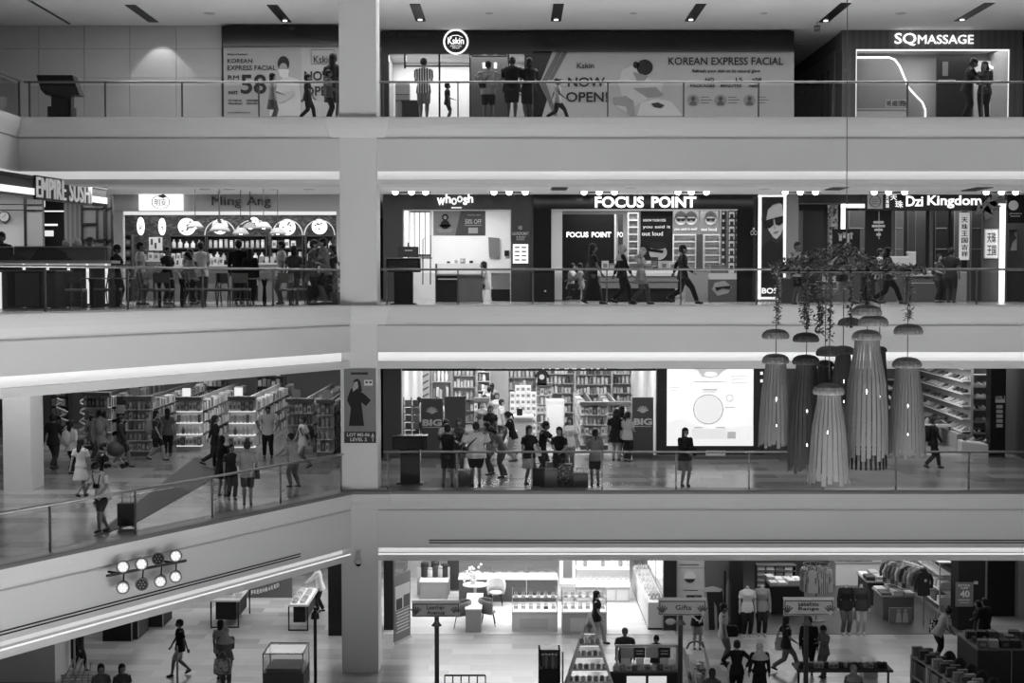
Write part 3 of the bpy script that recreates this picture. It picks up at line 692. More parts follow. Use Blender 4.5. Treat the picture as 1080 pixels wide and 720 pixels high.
# printed beautician bending over a client
g=MB(); g.pprism([(656,100),(652,88),(656,74),(668,68),(686,84),(700,88),(696,100),(676,108),(660,118),(650,112)],Y4-.055,.02,M(.6)); g.build('printed_coat',t)
g=MB(); c=at(680,71,Y4-.06)
for dx,dz_,rx,rz_ in((0,0,.27,.26),(-.29,.08,.1,.11)):g.rings([[c+Vector((dx+cos(a)*rx,y,dz_+sin(a)*rz_))for a in[2*pi*j/20 for j in range(20)]]for y in(-.01,.01)],M(.03,.5,0,0))
g.build('printed_hair',t)
g=MB(); g.pprism([(668,76),(684,80),(680,85),(672,86)],Y4-.08,.015,M(.3)); g.build('printed_face',t)
g=MB(); g.pprism([(672,122),(676,108),(692,104),(708,107),(720,122)],Y4-.06,.02,M(.66)); g.build('printed_towel',t)
g=MB(); g.pprism([(646,103),(660,101),(668,106),(670,122),(664,122),(660,112),(648,110)],Y4-.075,.02,M(.32)); g.pprism([(668,93),(692,92),(700,100),(684,103)],Y4-.075,.02,M(.3)); g.build('printed_arms',t)
g=MB(); g.pprism([(687,109),(694,108),(701,111),(697,114),(690,113)],Y4-.085,.02,M(.04)); g.build('printed_mask',t)
# corridor beside it with exit sign
wallbox('wall_corridor_end',830,50,900,135,60,.2,M(.3))
t=thing('exit_sign','small hanging exit sign near the massage shop ceiling','exit sign',at(862,33,46)); part(t,'sign_box',M(.12),(859,26.5,865,33),Y=46,dep=.08); part(t,'hanger',M(.1),(861.6,22,862.2,27),Y=46.03,dep=.02)
writing(t,'EXIT',859.6,28.5,864.4,31,45.99,M(.5))
downlight(841,47,Z4C,.12,5,'lit round downlight in the side corridor by the hoarding end')
# massage shop
Ym=47.5; xm=X(889,Ym,80)
wood=stripemat('walnut_boards',.085,.11,1.4,'X',.5)
t=thing('storefront','wood-clad shop front with the lit SQ MASSAGE sign','shop front',(X(985,Ym,80),Ym,L4))
g=MB(); g.pbox(888,31,1079,51.5,Ym,.25,wood); g.pbox(888,51.5,902.5,130,Ym,.25,wood); g.pbox(1065,51.5,1079,130,Ym,.25,wood); g.build('wood_surround',t)
g=MB(); g.box(xm-.0,xm+.1,Ym+.02,55.8,L4,Z4C,M(.14)); g.build('side_wall',t)
part(t,'light_trim',E(1.0),(902.5,51.5,1065,53.2),(902.5,53,903.4,130),(1063.8,53,1065,130),Y=Ym+.1,dep=.1)
writing(t,'SQ',943.5,35,966,48.3,Ym-.06,E(1.5),bold=.01,th=.05); writing(t,'MASSAGE',968,37,1026.5,46.3,Ym-.06,E(1.3),bold=.02,th=.05)
# side wall poster with figure and words
o=thing('wall_poster','dark poster on the receding side wall of the massage shop','poster',(xm-.02,51,L4)); g=MB(); g.box(xm-.04,xm-.01,48.6,54.8,L4+.1,Z4C-.5,M(.22,.4)); g.build('poster_sheet',o)
for(y0,z1,s_)in((48.9,1.15,'BODY & FOOT'),(49.1,.75,'MASSAGE')):
    zt=Z4C-.6-(1.15-z1); writing(o,s_,0,0,1,1,1,M(.07),side=(Vector((xm-.045,54.2,zt-.8)),Vector((xm-.045,51.0,zt-.8)),Vector((xm-.045,54.2,zt-.45))),bold=.03)
g=MB()
for yy in(49.5,50.4):
    g.rings([[Vector((xm-.05-.004*q,yy+cos(a)*w_,z_))for q,a in((0,0),(1,pi/2),(0,pi))]for w_,z_ in((.12,L4+.5),(.3,L4+1.2),(.22,L4+1.9),(.1,L4+2.4),(.18,L4+2.7))],M(.1))
g.build('printed_figures',o)
wallbox('wall_shop_back',900,45,1068,131,50.2,.1,M(.5)); g=MB(); g.pbox(903,42,1066,45,Ym+.26,2.6,M(.7)); struct(g,'ceiling_shop')
wallbox('wall_shop_right',1067,45,1072,131,Ym+.2,2.7,M(.4))
area('massage_shop_light',(X(985,48.7),48.7,Z(46,Ym)),(4.6,1.6),60)
o=thing('feature_wall','grey curved feature panel with a glowing edge inside the massage shop','feature panel',at(945,122,49.8)); o.location.z=L4; o['wo']=tuple(o.location)
cv=[(903,60.5),(938,60.5),(944,63),(949,70),(954,82),(958,92),(966,101),(973,108),(976,116),(976,124)]
g=MB(); g.pprism([(900,130)]+[(900,60.5)]+cv[1:]+[(976,130)],49.8,.2,M(.25)); g.build('curved_panel',o)
g=MB(); g.tube([at(a,b,49.75)for a,b in cv],.03,E(2.2),6); g.build('light_strip',o)
o=thing('reception_desk','white reception desk of the massage shop with a small lettered card','desk',at(929,123,48.6)); o.location.z=L4; o['wo']=tuple(o.location)
part(o,'desk_body',W7,(902,115.5,956,128),Y=48.6,dep=.6); part(o,'desk_top',M(.6),(902,114.3,957,115.5),Y=48.5,dep=.8)
part(o,'card',M(.5),(934,105,956.5,113),Y=48.9,dep=.03); writing(o,'WE ARE OPEN',935,106,955.5,112,48.89,M(.03))
o=thing('menu_display','black treatment menu panel behind the couple at the massage shop','panel',at(1006,123,49.5)); o.location.z=L4; o['wo']=tuple(o.location); part(o,'panel_board',M(.02,.3,0,0),(988,60,1025,130),Y=49.5,dep=.1); part(o,'counter_strip',M(.3),(990,84,1008,87),Y=49.45,dep=.05)
part(o,'printed_figure',M(.12),(994,65,1000,80),Y=49.47,dep=.03)
o=thing('lit_arch','white arch with a glowing edge at the right side of the massage shop','arch',at(1045,123,49.5)); o.location.z=L4; o['wo']=tuple(o.location)
g=MB(); g.tube([at(a,b,49.6)for a,b in((1036,68),(1043,69),(1049,73),(1052,80),(1053,90),(1053,124))],.035,E(2.2),6); g.build('light_strip',o); part(o,'arch_panel',W7,(1027,64,1050,130),Y=49.8,dep=.1)
# ------------------------------------------------------------------ MIDDLE GALLERY right
Y3=46.7
def z3(o):o.location.z=L3; o['wo']=tuple(o.location); return o
def T3(name,label,cat,px,Y=Y3,group=None):return thing(name,label,cat,(X(px,Y,260),Y,L3),group)
dg3=M(.05,.4)
# laundry shop
t=T3('storefront','dark grey laundry shop front with the lit whoosh lettering','shop front',482)
part(t,'fascia_board',dg3,(404,205,560,222),Y=Y3,dep=.25); part(t,'side_post',dg3,(404,222,426,319),Y=Y3,dep=.25); part(t,'side_post',dg3,(538.5,222,560,319),Y=Y3,dep=.25)
part(t,'door_frame',M(.5),(425,221.5,426,318),(538,221.5,539,318),(425,221,539,222),Y=Y3-.03,dep=.3)
for ch,a in(('w',(461,208.5,469.5,216.3)),('h',(470,204.5,475.5,214)),('o',(476,208.5,482,216)),('o',(482,206.5,488,213.5)),('s',(488.5,208,493,216)),('h',(493.5,204.8,499,213.5))):
    writing(t,ch,*a,Y3-.05,E(1.5 if ch!='o' else .8),bold=.05,th=.05)
part(t,'name_bar',E(.6),(476,218.2,487,219.6),Y=Y3-.03,dep=.03)
for s_,a in(('@',(546.5,238,551,242)),('LAUNDROMAT',(540.5,244.5,557.5,248)),('& BABY',(544.5,249,554.5,250.8)),('GOODS',(544.5,251.4,553,253.2))):writing(t,s_,*a,Y3-.03,M(.6),bold=.01)
o=T3('notice_board','bright lit notice sheet on the dark post beside the laundry doorway','notice',549,Y3-.06); part(o,'light_panel',E(1.1),(541,257.5,557,277.5),Y=Y3-.06,dep=.05)
for r_ in range(4):
    for c_ in range(2):part(o,'printed_lines',M(.15),(543+c_*7,260+r_*4.4,548+c_*7,261.6+r_*4.4),Y=Y3-.08,dep=.02)
wallbox('wall_shop_back',404,200,560,322,51,.1,M(.62)); wallbox('wall_shop_left',418,200,424,322,47,4,M(.5)); wallbox('wall_partition',560,200,563,322,46.8,5,M(.1))
area('laundry_light',(X(482,49),48.6,Z(210,Y3)),(3.6,2.4),210)
o=T3('window','tall bright window panes on the left wall inside the laundry','window',440,50.9); o.name='wall_window'
part(o,'window_frame',M(.05),(431,222,454,270),Y=50.9,dep=.05)
for k_ in range(4):part(o,'pane',E(.75),(432+k_*5.6,224,436.5+k_*5.6,268),Y=50.86,dep=.05)
o=T3('clothes_rail','thin metal clothes rail standing inside the laundry','clothes rail',448,48.5)
g=MB(); g.tube([at(446,300,48.5),at(446,252,48.5),at(454,248,48.5),at(454,300,48.5)],.02,M(.05),6); g.build('rail_frame',o); g=MB(); g.tube([at(444,272,48.5),at(456,272,48.5)],.02,M(.05),6); g.build('cross_bar',o)
t=T3('hanging_banner','two-tone hanging banner advertising 50 percent off above the laundry counter','banner',485,Y3+.3); t.location.z=Z(248,Y3+.3); t['wo']=tuple(t.location)
yb=Y3+.3
part(t,'banner_sheet',M(.30),(457,222,512,248.5),Y=yb,dep=.03); g=MB(); g.pprism([(486,222),(512,222),(512,248.5),(480,248.5)],yb-.012,.01,M(.10)); g.build('printed_panel',t)
g=MB(); c=at(469.5,229,yb-.02); g.disc(c,.11,.01,M(.03),16); g.disc(c+Vector((0,-.01,-.24)),.15,.01,M(.03),16); g.disc(c+Vector((0,-.02,-.01)),.06,.01,M(.4),12); g.build('printed_emblem',t)
g=MB(); g.pprism([(463,237),(476,237),(475,239),(464,239)],yb-.03,.01,M(.03)); g.build('printed_bow',t)
writing(t,'50% OFF',490.5,231,508,236,yb-.02,M(.7),bold=.03); writing(t,'laundry deals',493,225.5,507,228,yb-.02,M(.6)); part(t,'printed_picture',M(.55),(494,240,504,246),Y=yb-.02,dep=.01); part(t,'printed_lines',M(.6),(461,241.5,478,242.3),(463,243.5,476,244.3),(490,237.2,508,237.8),Y=yb-.02,dep=.01)
t=T3('service_counter','low two-tone counter with a glass top in the laundry doorway','counter',484,44.6)
yc=44.4
part(t,'dark_cupboard',BLK,(460,290,484,316.5),Y=yc,dep=.7); part(t,'grey_cupboard',M(.13),(484,290,507.5,316.5),Y=yc,dep=.7); part(t,'handle_strip',M(.5),(462,293.6,482,294.8),Y=yc-.02,dep=.02)
part(t,'side_post',M(.1),(459,278,460,317),(507.5,278,508.5,317),Y=yc,dep=.7); part(t,'worktop',M(.2),(458.5,289,509,290.5),Y=yc-.03,dep=.76); part(t,'glass_case',GL,(460,278,508,289),Y=yc+.02,dep=.6)
for k_,(xx,w_)in enumerate(((473,3.5),(481,3),(488,6),(497,4))):item('jar',(.05,.35,.5,.03)[k_],at(xx,277.5,yc+.3),(w_*.03,w_*.03,(.06,.1,.15,.08)[k_]),0,['small dark round tin on the laundry counter','small pale tub on the laundry counter','wide white round container on the laundry counter','small black pot at the right of the laundry counter'][k_],'pots on the laundry counter','pot')
t=T3('service_counter','pale side counter behind the seated laundry customer','counter',530,48.2); part(t,'counter_body',M(.3),(518,288,540,305),Y=48.2,dep=.6); part(t,'worktop',M(.65),(516,285,541,288),Y=48.1,dep=.8); part(t,'plinth',BLK,(518,305,540,311),Y=48.25,dep=.5)
t=T3('wall_poster','grey poster with a slanted edge on the back wall of the laundry','poster',521,50.9); g=MB(); g.pprism([(515,250),(527,251),(527,272),(516,271)],50.9,.03,M(.12)); g.build('poster_sheet',t)
t=T3('card_reader','small black box on the laundry back wall','wall box',534,50.9); part(t,'box_body',BLK,(532,264,537,270),Y=50.9,dep=.06)
t=T3('door_notice','dark notice stand on the left of the laundry behind the kiosk','notice stand',431,45.8); part(t,'board_panel',M(.03),(419.5,260,441.5,271),Y=45.8,dep=.05); part(t,'stand_post',M(.03),(430,256,431.5,318),Y=45.83,dep=.03); part(t,'printed_lines',M(.4),(427,263.5,435,264.5),Y=45.78,dep=.02)
# optician
t=T3('storefront','glossy black optician shop front with large lit FOCUS POINT lettering','shop front',681)
gb=M(.012,.12,0,0)
part(t,'fascia_board',gb,(562.5,205,800,221.5),Y=Y3,dep=.25); part(t,'side_post',gb,(562.5,221,582,319),Y=Y3,dep=.25); part(t,'side_post',gb,(777,221,800,319),Y=Y3,dep=.25)
part(t,'door_frame',M(.55),(581.5,221,583,318),(581.5,220.6,778,222),Y=Y3-.03,dep=.3)
writing(t,'FOCUS',627.5,207.2,679,219,Y3-.06,E(1.8),bold=.055,th=.06); writing(t,'POINT',687,207.2,734,219,Y3-.06,E(1.8),bold=.055,th=.06)
wallbox('wall_shop_back',562,200,802,322,52,.1,M(.3)); area('optician_light',(X(690,49),49,Z(209,Y3)),(5.6,3),330)
part(t,'jamb_panel',M(.62),(583,222,593,316),Y=Y3+.1,dep=.3)
t=T3('feature_wall','black inner wall of the optician with a smaller lit FOCUS POINT sign','feature wall',620,50); part(t,'wall_panel',gb,(593,226,648,300),Y=50,dep=.1); part(t,'wall_panel',M(.03),(652,226,657,290),Y=50,dep=.1); part(t,'edge_trim',M(.5),(648,226,649.5,290),Y=49.95,dep=.1)
writing(t,'FOCUS',597.5,244.6,620.5,250.2,49.96,E(1.5),bold=.055); writing(t,'POINT',624,244.6,644.5,250.2,49.96,E(1.5),bold=.055); writing(t,'PO',651,244.6,657,250.2,49.96,E(.8),bold=.055)
t,zs=shelving('tall lit spectacle display column between the inner sign and the slogan poster',X(662,49.5),X(673,49.5),49.5,.3,L3,Z(224,49.5),12,M(.5),M(.65),group=None)
def specs(x,y,z,label,group,w=.14):
    o=D.objects.new('spectacles',specmesh); COL.objects.link(o); o.location=(x,y,z); o.scale=(w,w,w); tag(o,label,'spectacles',group)
g=MB()
for a in(-.27,.27):g.tube([Vector((a+.2*cos(q*pi/6),0,.2*sin(q*pi/6)))for q in range(13)],.035,BLK,6); g.tube([(a*1.75,0,.05),(a*1.75,.9,.05)],.03,BLK,6)
g.tube([(-.08,0,.05),(.08,0,.05)],.03,BLK,6); o=g.build('spectacles',None,origin=(0,0,0)); specmesh=o.data; COL.q.remove(o); D.objects.remove(o)
for z_ in zs[:-1]:
    if z_>L3+.9:
        for q in(0,1):specs(X(665+q*5,49.5),49.55,z_+.06,'pair of spectacles on the narrow lit column beside the slogan poster','spectacles on the lit column',.12)
t=T3('slogan_poster','tall black poster with white handwriting and a face in profile in the optician','poster',691,47.6); yq=47.6
part(t,'poster_sheet',M(.02,.4,0,0),(675.5,221,709.5,275),Y=yq,dep=.06)
for s_,a in(('KNOW YOUR EYES',(678.5,231,702,233.5)),('you said it',(678,237.5,707,241.5)),('out loud',(677,244,699,248.5))):writing(t,s_,*a,yq-.02,E(.8))
g=MB(); c=at(694,266,yq-.02); g.rings([[c+Vector((cos(a)*.3,y,sin(a)*.26))for a in[2*pi*j/20 for j in range(20)]]for y in(-.01,.01)],M(.5)); g.build('printed_face',t)
g=MB(); c=at(694,259.5,yq-.03); g.rings([[c+Vector((cos(a)*.31,y,sin(a)*.14+.03))for a in[2*pi*j/20 for j in range(20)]]for y in(-.01,.01)],M(.03)); g.pprism([(684,262),(700,264),(699,267),(685,265)],yq-.05,.01,BLK); g.build('printed_hair',t)
for k_,(a,b)in enumerate(((710,737),(738.5,757.5))):
    t=T3('photo_poster',['wide photo poster of two people in glasses above the spectacle wall','smaller photo poster of a person in glasses, right of the wide one'][k_],'poster',(a+b)/2,49.2)
    part(t,'poster_sheet',M(.14),(a,221,b,245.5),Y=49.2,dep=.05)
    for q in range(2 if k_==0 else 1):
        cx=a+8+q*11 if k_==0 else a+11; c=at(cx,231,49.17)
        g=MB(); g.disc(c,.2,.02,M(.5),20); g.build('printed_face',t); g=MB(); g.pprism([(cx-7,232),(cx-5,225),(cx,222),(cx+5,225),(cx+7,231),(cx+3,228),(cx-3,228)],49.12,.02,M(.03)); g.build('printed_hair',t)
        g=MB(); g.pprism([(cx-5,230),(cx+5,230),(cx+4,233),(cx+1,233),(cx,231.5),(cx-1,233),(cx-4,233)],49.1,.02,BLK); g.build('printed_glasses',t)
    writing(t,'you said it well' if k_==0 else 'out loud',a+1,240,b-2,243.5,49.15,M(.8))
for k_,(a,b)in enumerate(((709.5,733.5),(742,759))):
    t,zs=shelving(['white spectacle wall display right of the slogan poster','white spectacle wall display at the right of the dark strip'][k_],X(a,49),X(b,49),49,.25,L3+.1,Z(247,49),9,M(.6),M(.72))
    for z_ in zs[1:-1]:
        if z_>L3+.5:
            n_=4 if k_==0 else 3
            for q in range(n_):specs(X(a+(q+.6)*(b-a)/(n_+.2),49),49.06,z_+.06,['pair of spectacles on the white wall display right of the slogan poster','pair of spectacles on the white display right of the dark strip'][k_],['spectacles on the left white display','spectacles on the right white display'][k_])
t=T3('mirror_strip','dark vertical panel between the two white spectacle displays','panel',738,48.9); part(t,'panel_board',M(.06,.3),(734.5,247,741,300),Y=48.9,dep=.1)
for k_,(a,b)in enumerate(((760,765.5),(767,776))):
    t,zs=shelving(['narrow lit display tower near the right edge of the optician','narrow lit display tower at the right edge of the optician'][k_],X(a,47.6-.3*k_),X(b,47.6-.3*k_),47.6-.3*k_,.3,L3,Z(222,47.5),12,M(.1),E(.35))
    for z_ in zs[3:-1]:
        item('carton',.05,(X((a+b)/2,47.6-.3*k_),47.7-.3*k_,z_),(.1,.08,.12),0,['small dark case on the narrow tower','small dark case on the rightmost tower'][k_],['cases on the narrow tower','cases on the rightmost tower'][k_],'case')
t=T3('display_counter','long white spectacle counter in the middle of the optician','counter',676,46.2); yc=45.9
part(t,'worktop',W7,(632,284.5,716,291),Y=yc,dep=.9); part(t,'counter_front',M(.2),(633,291,715,304),Y=yc+.05,dep=.8); part(t,'front_line',M(.05),(633,297,715,297.8),Y=yc+.03,dep=.02); part(t,'plinth',BLK,(636,304,712,313),Y=yc+.15,dep=.6)
for k_,(xx,v_)in enumerate(((638,.4),(645,.1),(656,.3),(684,.5),(690,.03),(700,.3),(709,.4))):item('carton',v_,(X(xx,yc+.5),yc+.5,Z(284.5,yc)),(.22,.1,(.3,.22,.35,.3,.42,.3,.26)[k_]),0,'small display box on the long white optician counter','display boxes on the optician counter','display box')
t=T3('display_stand','pale low display cupboard at the right of the optician','cupboard',738,47); part(t,'cupboard_body',M(.35),(723,285,746,311),Y=47.2,dep=.6); part(t,'cupboard_top',M(.6),(722,284,747,285.5),Y=47.15,dep=.7)
t=T3('standing_poster','low standing picture board of a face at the right of the optician','poster board',762,45.9); part(t,'board_panel',M(.08),(747.5,294.5,777,317),Y=45.9,dep=.2); part(t,'board_top',M(.5),(747.5,288,777,294.5),Y=45.9,dep=.2); part(t,'name_plate',M(.1),(750,279,765,288),Y=45.95,dep=.05)
g=MB(); g.pprism([(754,298),(764,296),(772,302),(768,309),(757,312),(751,305)],45.88,.02,M(.3)); g.build('printed_face',t); g=MB(); g.pprism([(754,303),(771,301),(770,305),(762,304),(756,307)],45.86,.02,BLK); g.build('printed_glasses',t)
t=T3('corner_cabinet','glossy black cabinet with a small handle left of the optician doorway','cabinet',574,45.8); part(t,'cabinet_body',gb,(563,284,585,317.5),Y=45.8,dep=.7,bevel=.02); part(t,'cabinet_top',M(.1),(562.5,283,586,284.5),Y=45.75,dep=.8); part(t,'handle',M(.6),(574,306,576,307.5),Y=45.77,dep=.03)
writing(None,'x',0,0,1,1,46,BLK)if 0 else None
t=T3('tiny_logo','small lit lettering on the black post left of the face poster','sign',795,Y3-.05); t.name='logo_sign'; t.location.z=Z(248,Y3); t['wo']=tuple(t.location); writing(t,'logo'.upper()if 0 else 'OO',791.5,243,798.5,248,Y3-.05,M(.6)); part(t,'crown_mark',M(.6),(794,240,796,242.5),Y=Y3-.04,dep=.02)
# tall face light box
t=T3('light_box','tall lit poster of a face in sunglasses reading BOSS','light box',814.5,46.2); yl=46.2
part(t,'glowing_frame',E(.85),(800,205.5,803,315.5),(826,205.5,829,315.5),(800,205.5,829,207.5),(800,313,829,315.5),Y=yl,dep=.12); part(t,'poster_sheet',M(.03,.4),(803,207.5,826,313),Y=yl+.03,dep=.08)
g=MB(); g.pprism([(806,226),(809,216),(814,212.5),(820,212),(825,216),(826,226),(826,240),(823.5,247),(819,252),(815.5,250),(811,243),(808,236)],yl+.01,.02,M(.45)); g.build('printed_face',t)
g=MB(); g.pprism([(803,232),(804,218),(808,211),(815,208),(824,209),(826,214),(821,214),(815,216),(810,221),(808.5,230),(808,238),(805,240)],yl-.01,.02,M(.02)); g.build('printed_hair',t)
g=MB(); g.pprism([(805.5,233),(815.5,230),(816,237),(812,240.5),(808,240)],yl-.03,.02,BLK); g.pprism([(817,229.5),(826,227.5),(826,235),(822,238),(818,236.5)],yl-.03,.02,BLK); g.pprism([(815,230.5),(817.5,229.8),(817.5,231),(815,231.8)],yl-.03,.02,BLK); g.build('printed_sunglasses',t)
g=MB(); g.pprism([(815.5,245.2),(818,244),(821.5,243.2),(820,246),(817,246.6)],yl-.02,.02,M(.15)); g.build('printed_mouth',t); g=MB(); g.pprism([(816.5,237),(818,241),(816.5,242)],yl-.02,.02,M(.25)); g.build('printed_nose',t)
g=MB(); g.pprism([(803,262),(812,252),(820,257),(826,250),(826,300),(803,300)],yl-.01,.02,M(.012)); g.build('printed_coat',t)
writing(t,'BOSS',803.5,303.5,824,309.5,yl-.03,E(1.),bold=.05)
# gem shop
wallbox('wall_partition',829,205,842,319,Y3,.3,M(.22)); wallbox('wall_shop_back',842,200,1100,322,52.5,.1,M(.05))
area('gem_shop_light',(X(960,49),49.2,Z(209,Y3)),(7,2.6),110)
t=T3('storefront','black gem shop front with lit Dzi Kingdom lettering','shop front',975)
part(t,'fascia_board',BLK,(907,205,1046,222),Y=Y3,dep=.25); part(t,'mullion',M(.06),(842,222,845,318),(941,222,944,318),(981,222,984,318),(1036,222,1039,318),Y=Y3,dep=.12); part(t,'side_post',M(.07),(1039,222,1062,318),Y=Y3,dep=.25); part(t,'fascia_board',M(.03),(842,205,907,214),Y=Y3,dep=.25)
writing(t,'Dzi',955.5,206.5,973.5,217.5,Y3-.05,E(1.1),bold=.05); writing(t,'Kingdom',978,206,1035,219.5,Y3-.05,E(1.1),bold=.05)
writing(t,'天',939,205.5,946,211,Y3-.05,E(.9),bold=.02); writing(t,'珠',944,211.5,952.5,219,Y3-.05,E(.9),bold=.02); writing(t,'天\n珠\n国',934.2,206.5,937.6,219,Y3-.05,E(.7),bold=.02)
t=T3('emblem_sign','pale square emblem board at the left end of the gem shop sign','sign',923,Y3-.08); t.location.z=Z(220,Y3); t['wo']=tuple(t.location); part(t,'board_panel',M(.5),(915.3,205.3,931,220),Y=Y3-.08,dep=.07)
c=at(923,212.3,Y3-.09); g=MB(); g.rings([[c+Vector((cos(a)*r_,y,sin(a)*r_))for a in[2*pi*j/28 for j in range(28)]]for r_,y in((.17,0),(.17,-.02),(.195,-.02),(.195,0))],M(.15),closed=True); g.build('emblem_ring',t); part(t,'emblem_bars',M(.2),(919.5,209.5,926.5,210.5),(919.5,212,926.5,213),(919.5,214.3,926.5,215.3),Y=Y3-.1,dep=.02)
t=T3('light_fixture','bright right-angled light frame in the gem shop window','light frame',890,46.5); part(t,'light_strip',E(1.5),(887.5,215,891.5,262),(887.5,215,912,219),Y=46.5,dep=.1)
t=T3('light_column','tall bright vertical light strip at the right end of the gem shop','light strip',1058,46.3); part(t,'light_strip',E(1.9),(1055,216,1060,314),Y=46.4,dep=.1); part(t,'top_cap',E(1.2),(1053,214.5,1061,216.5),Y=46.4,dep=.1)
for k_,(a,b,v_,Yd)in enumerate(((846,868,.035,48),(895,912,.10,50),(944,953,.14,49.5),(957,965,.06,50),(965,976,.09,50.5),(986,1000,.03,50),(1006,1014,.12,50),(1024,1036,.09,48.5))):
    t=T3('wall_cabinet',['wide dark glazed cabinet at the left end of the gem shop','pale cabinet behind the right-angled light frame','slim grey panel right of the hanging board','slim black cabinet left of the middle gem shop mullion','grey cabinet left of the middle gem shop mullion','black curtained cabinet right of the middle mullion','pale slim cabinet behind the two gem shop customers','grey board with fine writing beside the lit scroll'][k_],'cabinet',(a+b)/2,Yd)
    part(t,'cabinet_body',M(v_,.4),(a,222,b,312),Y=Yd,dep=.4); part(t,'edge_trim',M(v_*2+.03),(a,222,a+.8,312),Y=Yd-.03,dep=.03)
    if k_ in(1,2,5,7):part(t,'shelf_line',M(.3),(a+1,240,b-1,241),(a+1,262,b-1,263),Y=Yd-.03,dep=.05)
t=T3('patterned_column','pale marbled column right of the wide dark gem cabinet','column',877,48); g=MB(); g.cyl((X(877,48),48,L3),.17,Z(216,48)-L3,patchmat('marbled',(.5,.3,.08,.4),12),16); g.build('column_shaft',t); g=MB(); g.cyl((X(877,48),48,L3),.22,.2,M(.3),16); g.build('column_base',t)
t=T3('scroll_sign','tall lit scroll with rows of characters inside the gem shop','sign',1019,47.6); part(t,'scroll_panel',E(.35),(1012,224,1022.5,274),Y=47.6,dep=.05)
for r_ in range(6):writing(t,'天珠王国吉祥'[r_],1014,229+r_*7.2,1020.5,234.5+r_*7.2,47.58,M(.02),bold=.02)
t=T3('wall_plaque','pale framed plaque with four characters on the grey post','plaque',1046,Y3-.05); part(t,'plaque_board',E(.42),(1038.5,242,1053,272),Y=Y3-.06,dep=.05); writing(t,'天珠',1041,245,1050.5,256,Y3-.08,M(.08),bold=.02); writing(t,'王国',1041,258.5,1050.5,269.5,Y3-.08,M(.08),bold=.02)
part(t,'plaque_frame',M(.5),(1038.3,241.5,1039.2,272.3),(1052.4,241.5,1053.3,272.3),(1038.3,241.3,1053.3,242.2),(1038.3,271.6,1053.3,272.5),Y=Y3-.08,dep=.06)
t=T3('hanging_ornament','grey folded ribbon ornament above the plaque','ornament',1043,Y3-.3); t.location.z=Z(225,46.4); t['wo']=tuple(t.location); g=MB()
for p in([(1029,226),(1033,212),(1039,224)],[(1033,219),(1043,207),(1052,214),(1046,226)],[(1043,214),(1056,206),(1062,214),(1052,220)],[(1036,222),(1042,216),(1048,228),(1040,232)]):g.pprism(p,46.4,.03,M(.16))
g.build('ribbon_folds',t)
t=T3('storefront','dark shop front at the far right edge with a round pale logo','shop front',1072,46.9); part(t,'fascia_board',BLK,(1062,205,1110,235),Y=Y3+.1,dep=.2); c=at(1069,216.5,Y3+.08); g=MB(); g.disc(c,.16,.04,M(.6),24); g.build('round_logo',t); writing(t,'JEWELS',1064.5,224.5,1077.5,226.3,Y3+.08,M(.5)); part(t,'name_line',M(.4),(1066,227.5,1076,228.3),Y=Y3+.08,dep=.02)
t=T3('photo_poster','photo poster of a person in white at the far right edge','poster',1073,48); part(t,'poster_sheet',M(.1),(1064,242,1090,265),Y=48,dep=.05); g=MB(); g.pprism([(1066,264),(1068,256),(1073,250),(1078,256),(1080,264)],47.97,.02,M(.6)); g.disc(at(1073,247,47.96),.1,.02,M(.4),16); g.build('printed_figure',t)
t=T3('display_counter','dark display counter at the far right edge','counter',1075,47); part(t,'counter_body',M(.03),(1063,285,1100,316),Y=47,dep=.7); part(t,'worktop',M(.45),(1062,283,1100,285.5),Y=46.95,dep=.8)
t=T3('hanging_board','square black board with pale leaf print above the planted rack','sign board',892.5,46); part(t,'board_panel',BLK,(878,241.5,907,270),Y=46,dep=.06); part(t,'printed_leaves',M(.3),(885,246,888,254),(889,245,892,251),(893,247,896,256),(897,245,899,252),(884,246,900,247.2),Y=45.98,dep=.02); part(t,'board_stand',BLK,(890,270,894,317),Y=46.02,dep=.05)
t=T3('hanging_mobile','white hanging mobile of stacked shapes in the gem shop','mobile',927,46.9); g=MB(); p0=at(927,222,46.95); g.tube([p0,at(927,252,46.95)],.012,M(.5),6); g.build('cord',t)
for(b,w_)in((233,5),(237,6.5),(241,4),(246,2)):part(t,'hanging_piece',M(.6),(927-w_,b,927+w_,b+2.4),Y=46.9,dep=.1)
for k_,(a,b,c_,d)in enumerate(((958,290,992,316),(928,293,945,316),(866,296,900,317))):
    t=T3('display_counter',['glass-topped gem display counter right of the planted rack','gem display counter behind the striding man','dark gem display counter below the hanging board'][k_],'counter',(a+c_)/2,45.9)
    part(t,'counter_body',M(.09),(a,b+4,c_,d),Y=45.9,dep=.6); part(t,'worktop',M(.4),(a-.5,b,c_+.5,b+1.2),Y=45.85,dep=.7); part(t,'glass_case',GL,(a,b+1.2,c_,b+4),Y=45.9,dep=.6); part(t,'edge_line',M(.5),(a,b+8,c_,b+8.8),Y=45.88,dep=.02)
    for q in range(3):item('tray',.5,(X(a+4+q*(c_-a-6)/3,46),46.2,Z(b,45.9)),(.16,.14,.12),0,['small tray of gems on the counter right of the planted rack','small tray of gems on the counter behind the striding man','small tray of gems on the counter below the hanging board'][k_],'gem trays '+str('abc'[k_]),'tray')
for k_,(a,b,c_,d)in enumerate(((940,270,958,282),(958,265,966,282))):t=T3('product_box',['wide pale box standing on the gem counter','small white box at the right of the wide pale one'][k_],'box',(a+c_)/2,46.3); t.location.z=Z(d,46.3); t['wo']=tuple(t.location); part(t,'box_body',M(.5),(a,b,c_,d),Y=46.3,dep=.2); part(t,'box_lid',M(.6),(a-.3,b,c_+.3,b+2),Y=46.28,dep=.24)
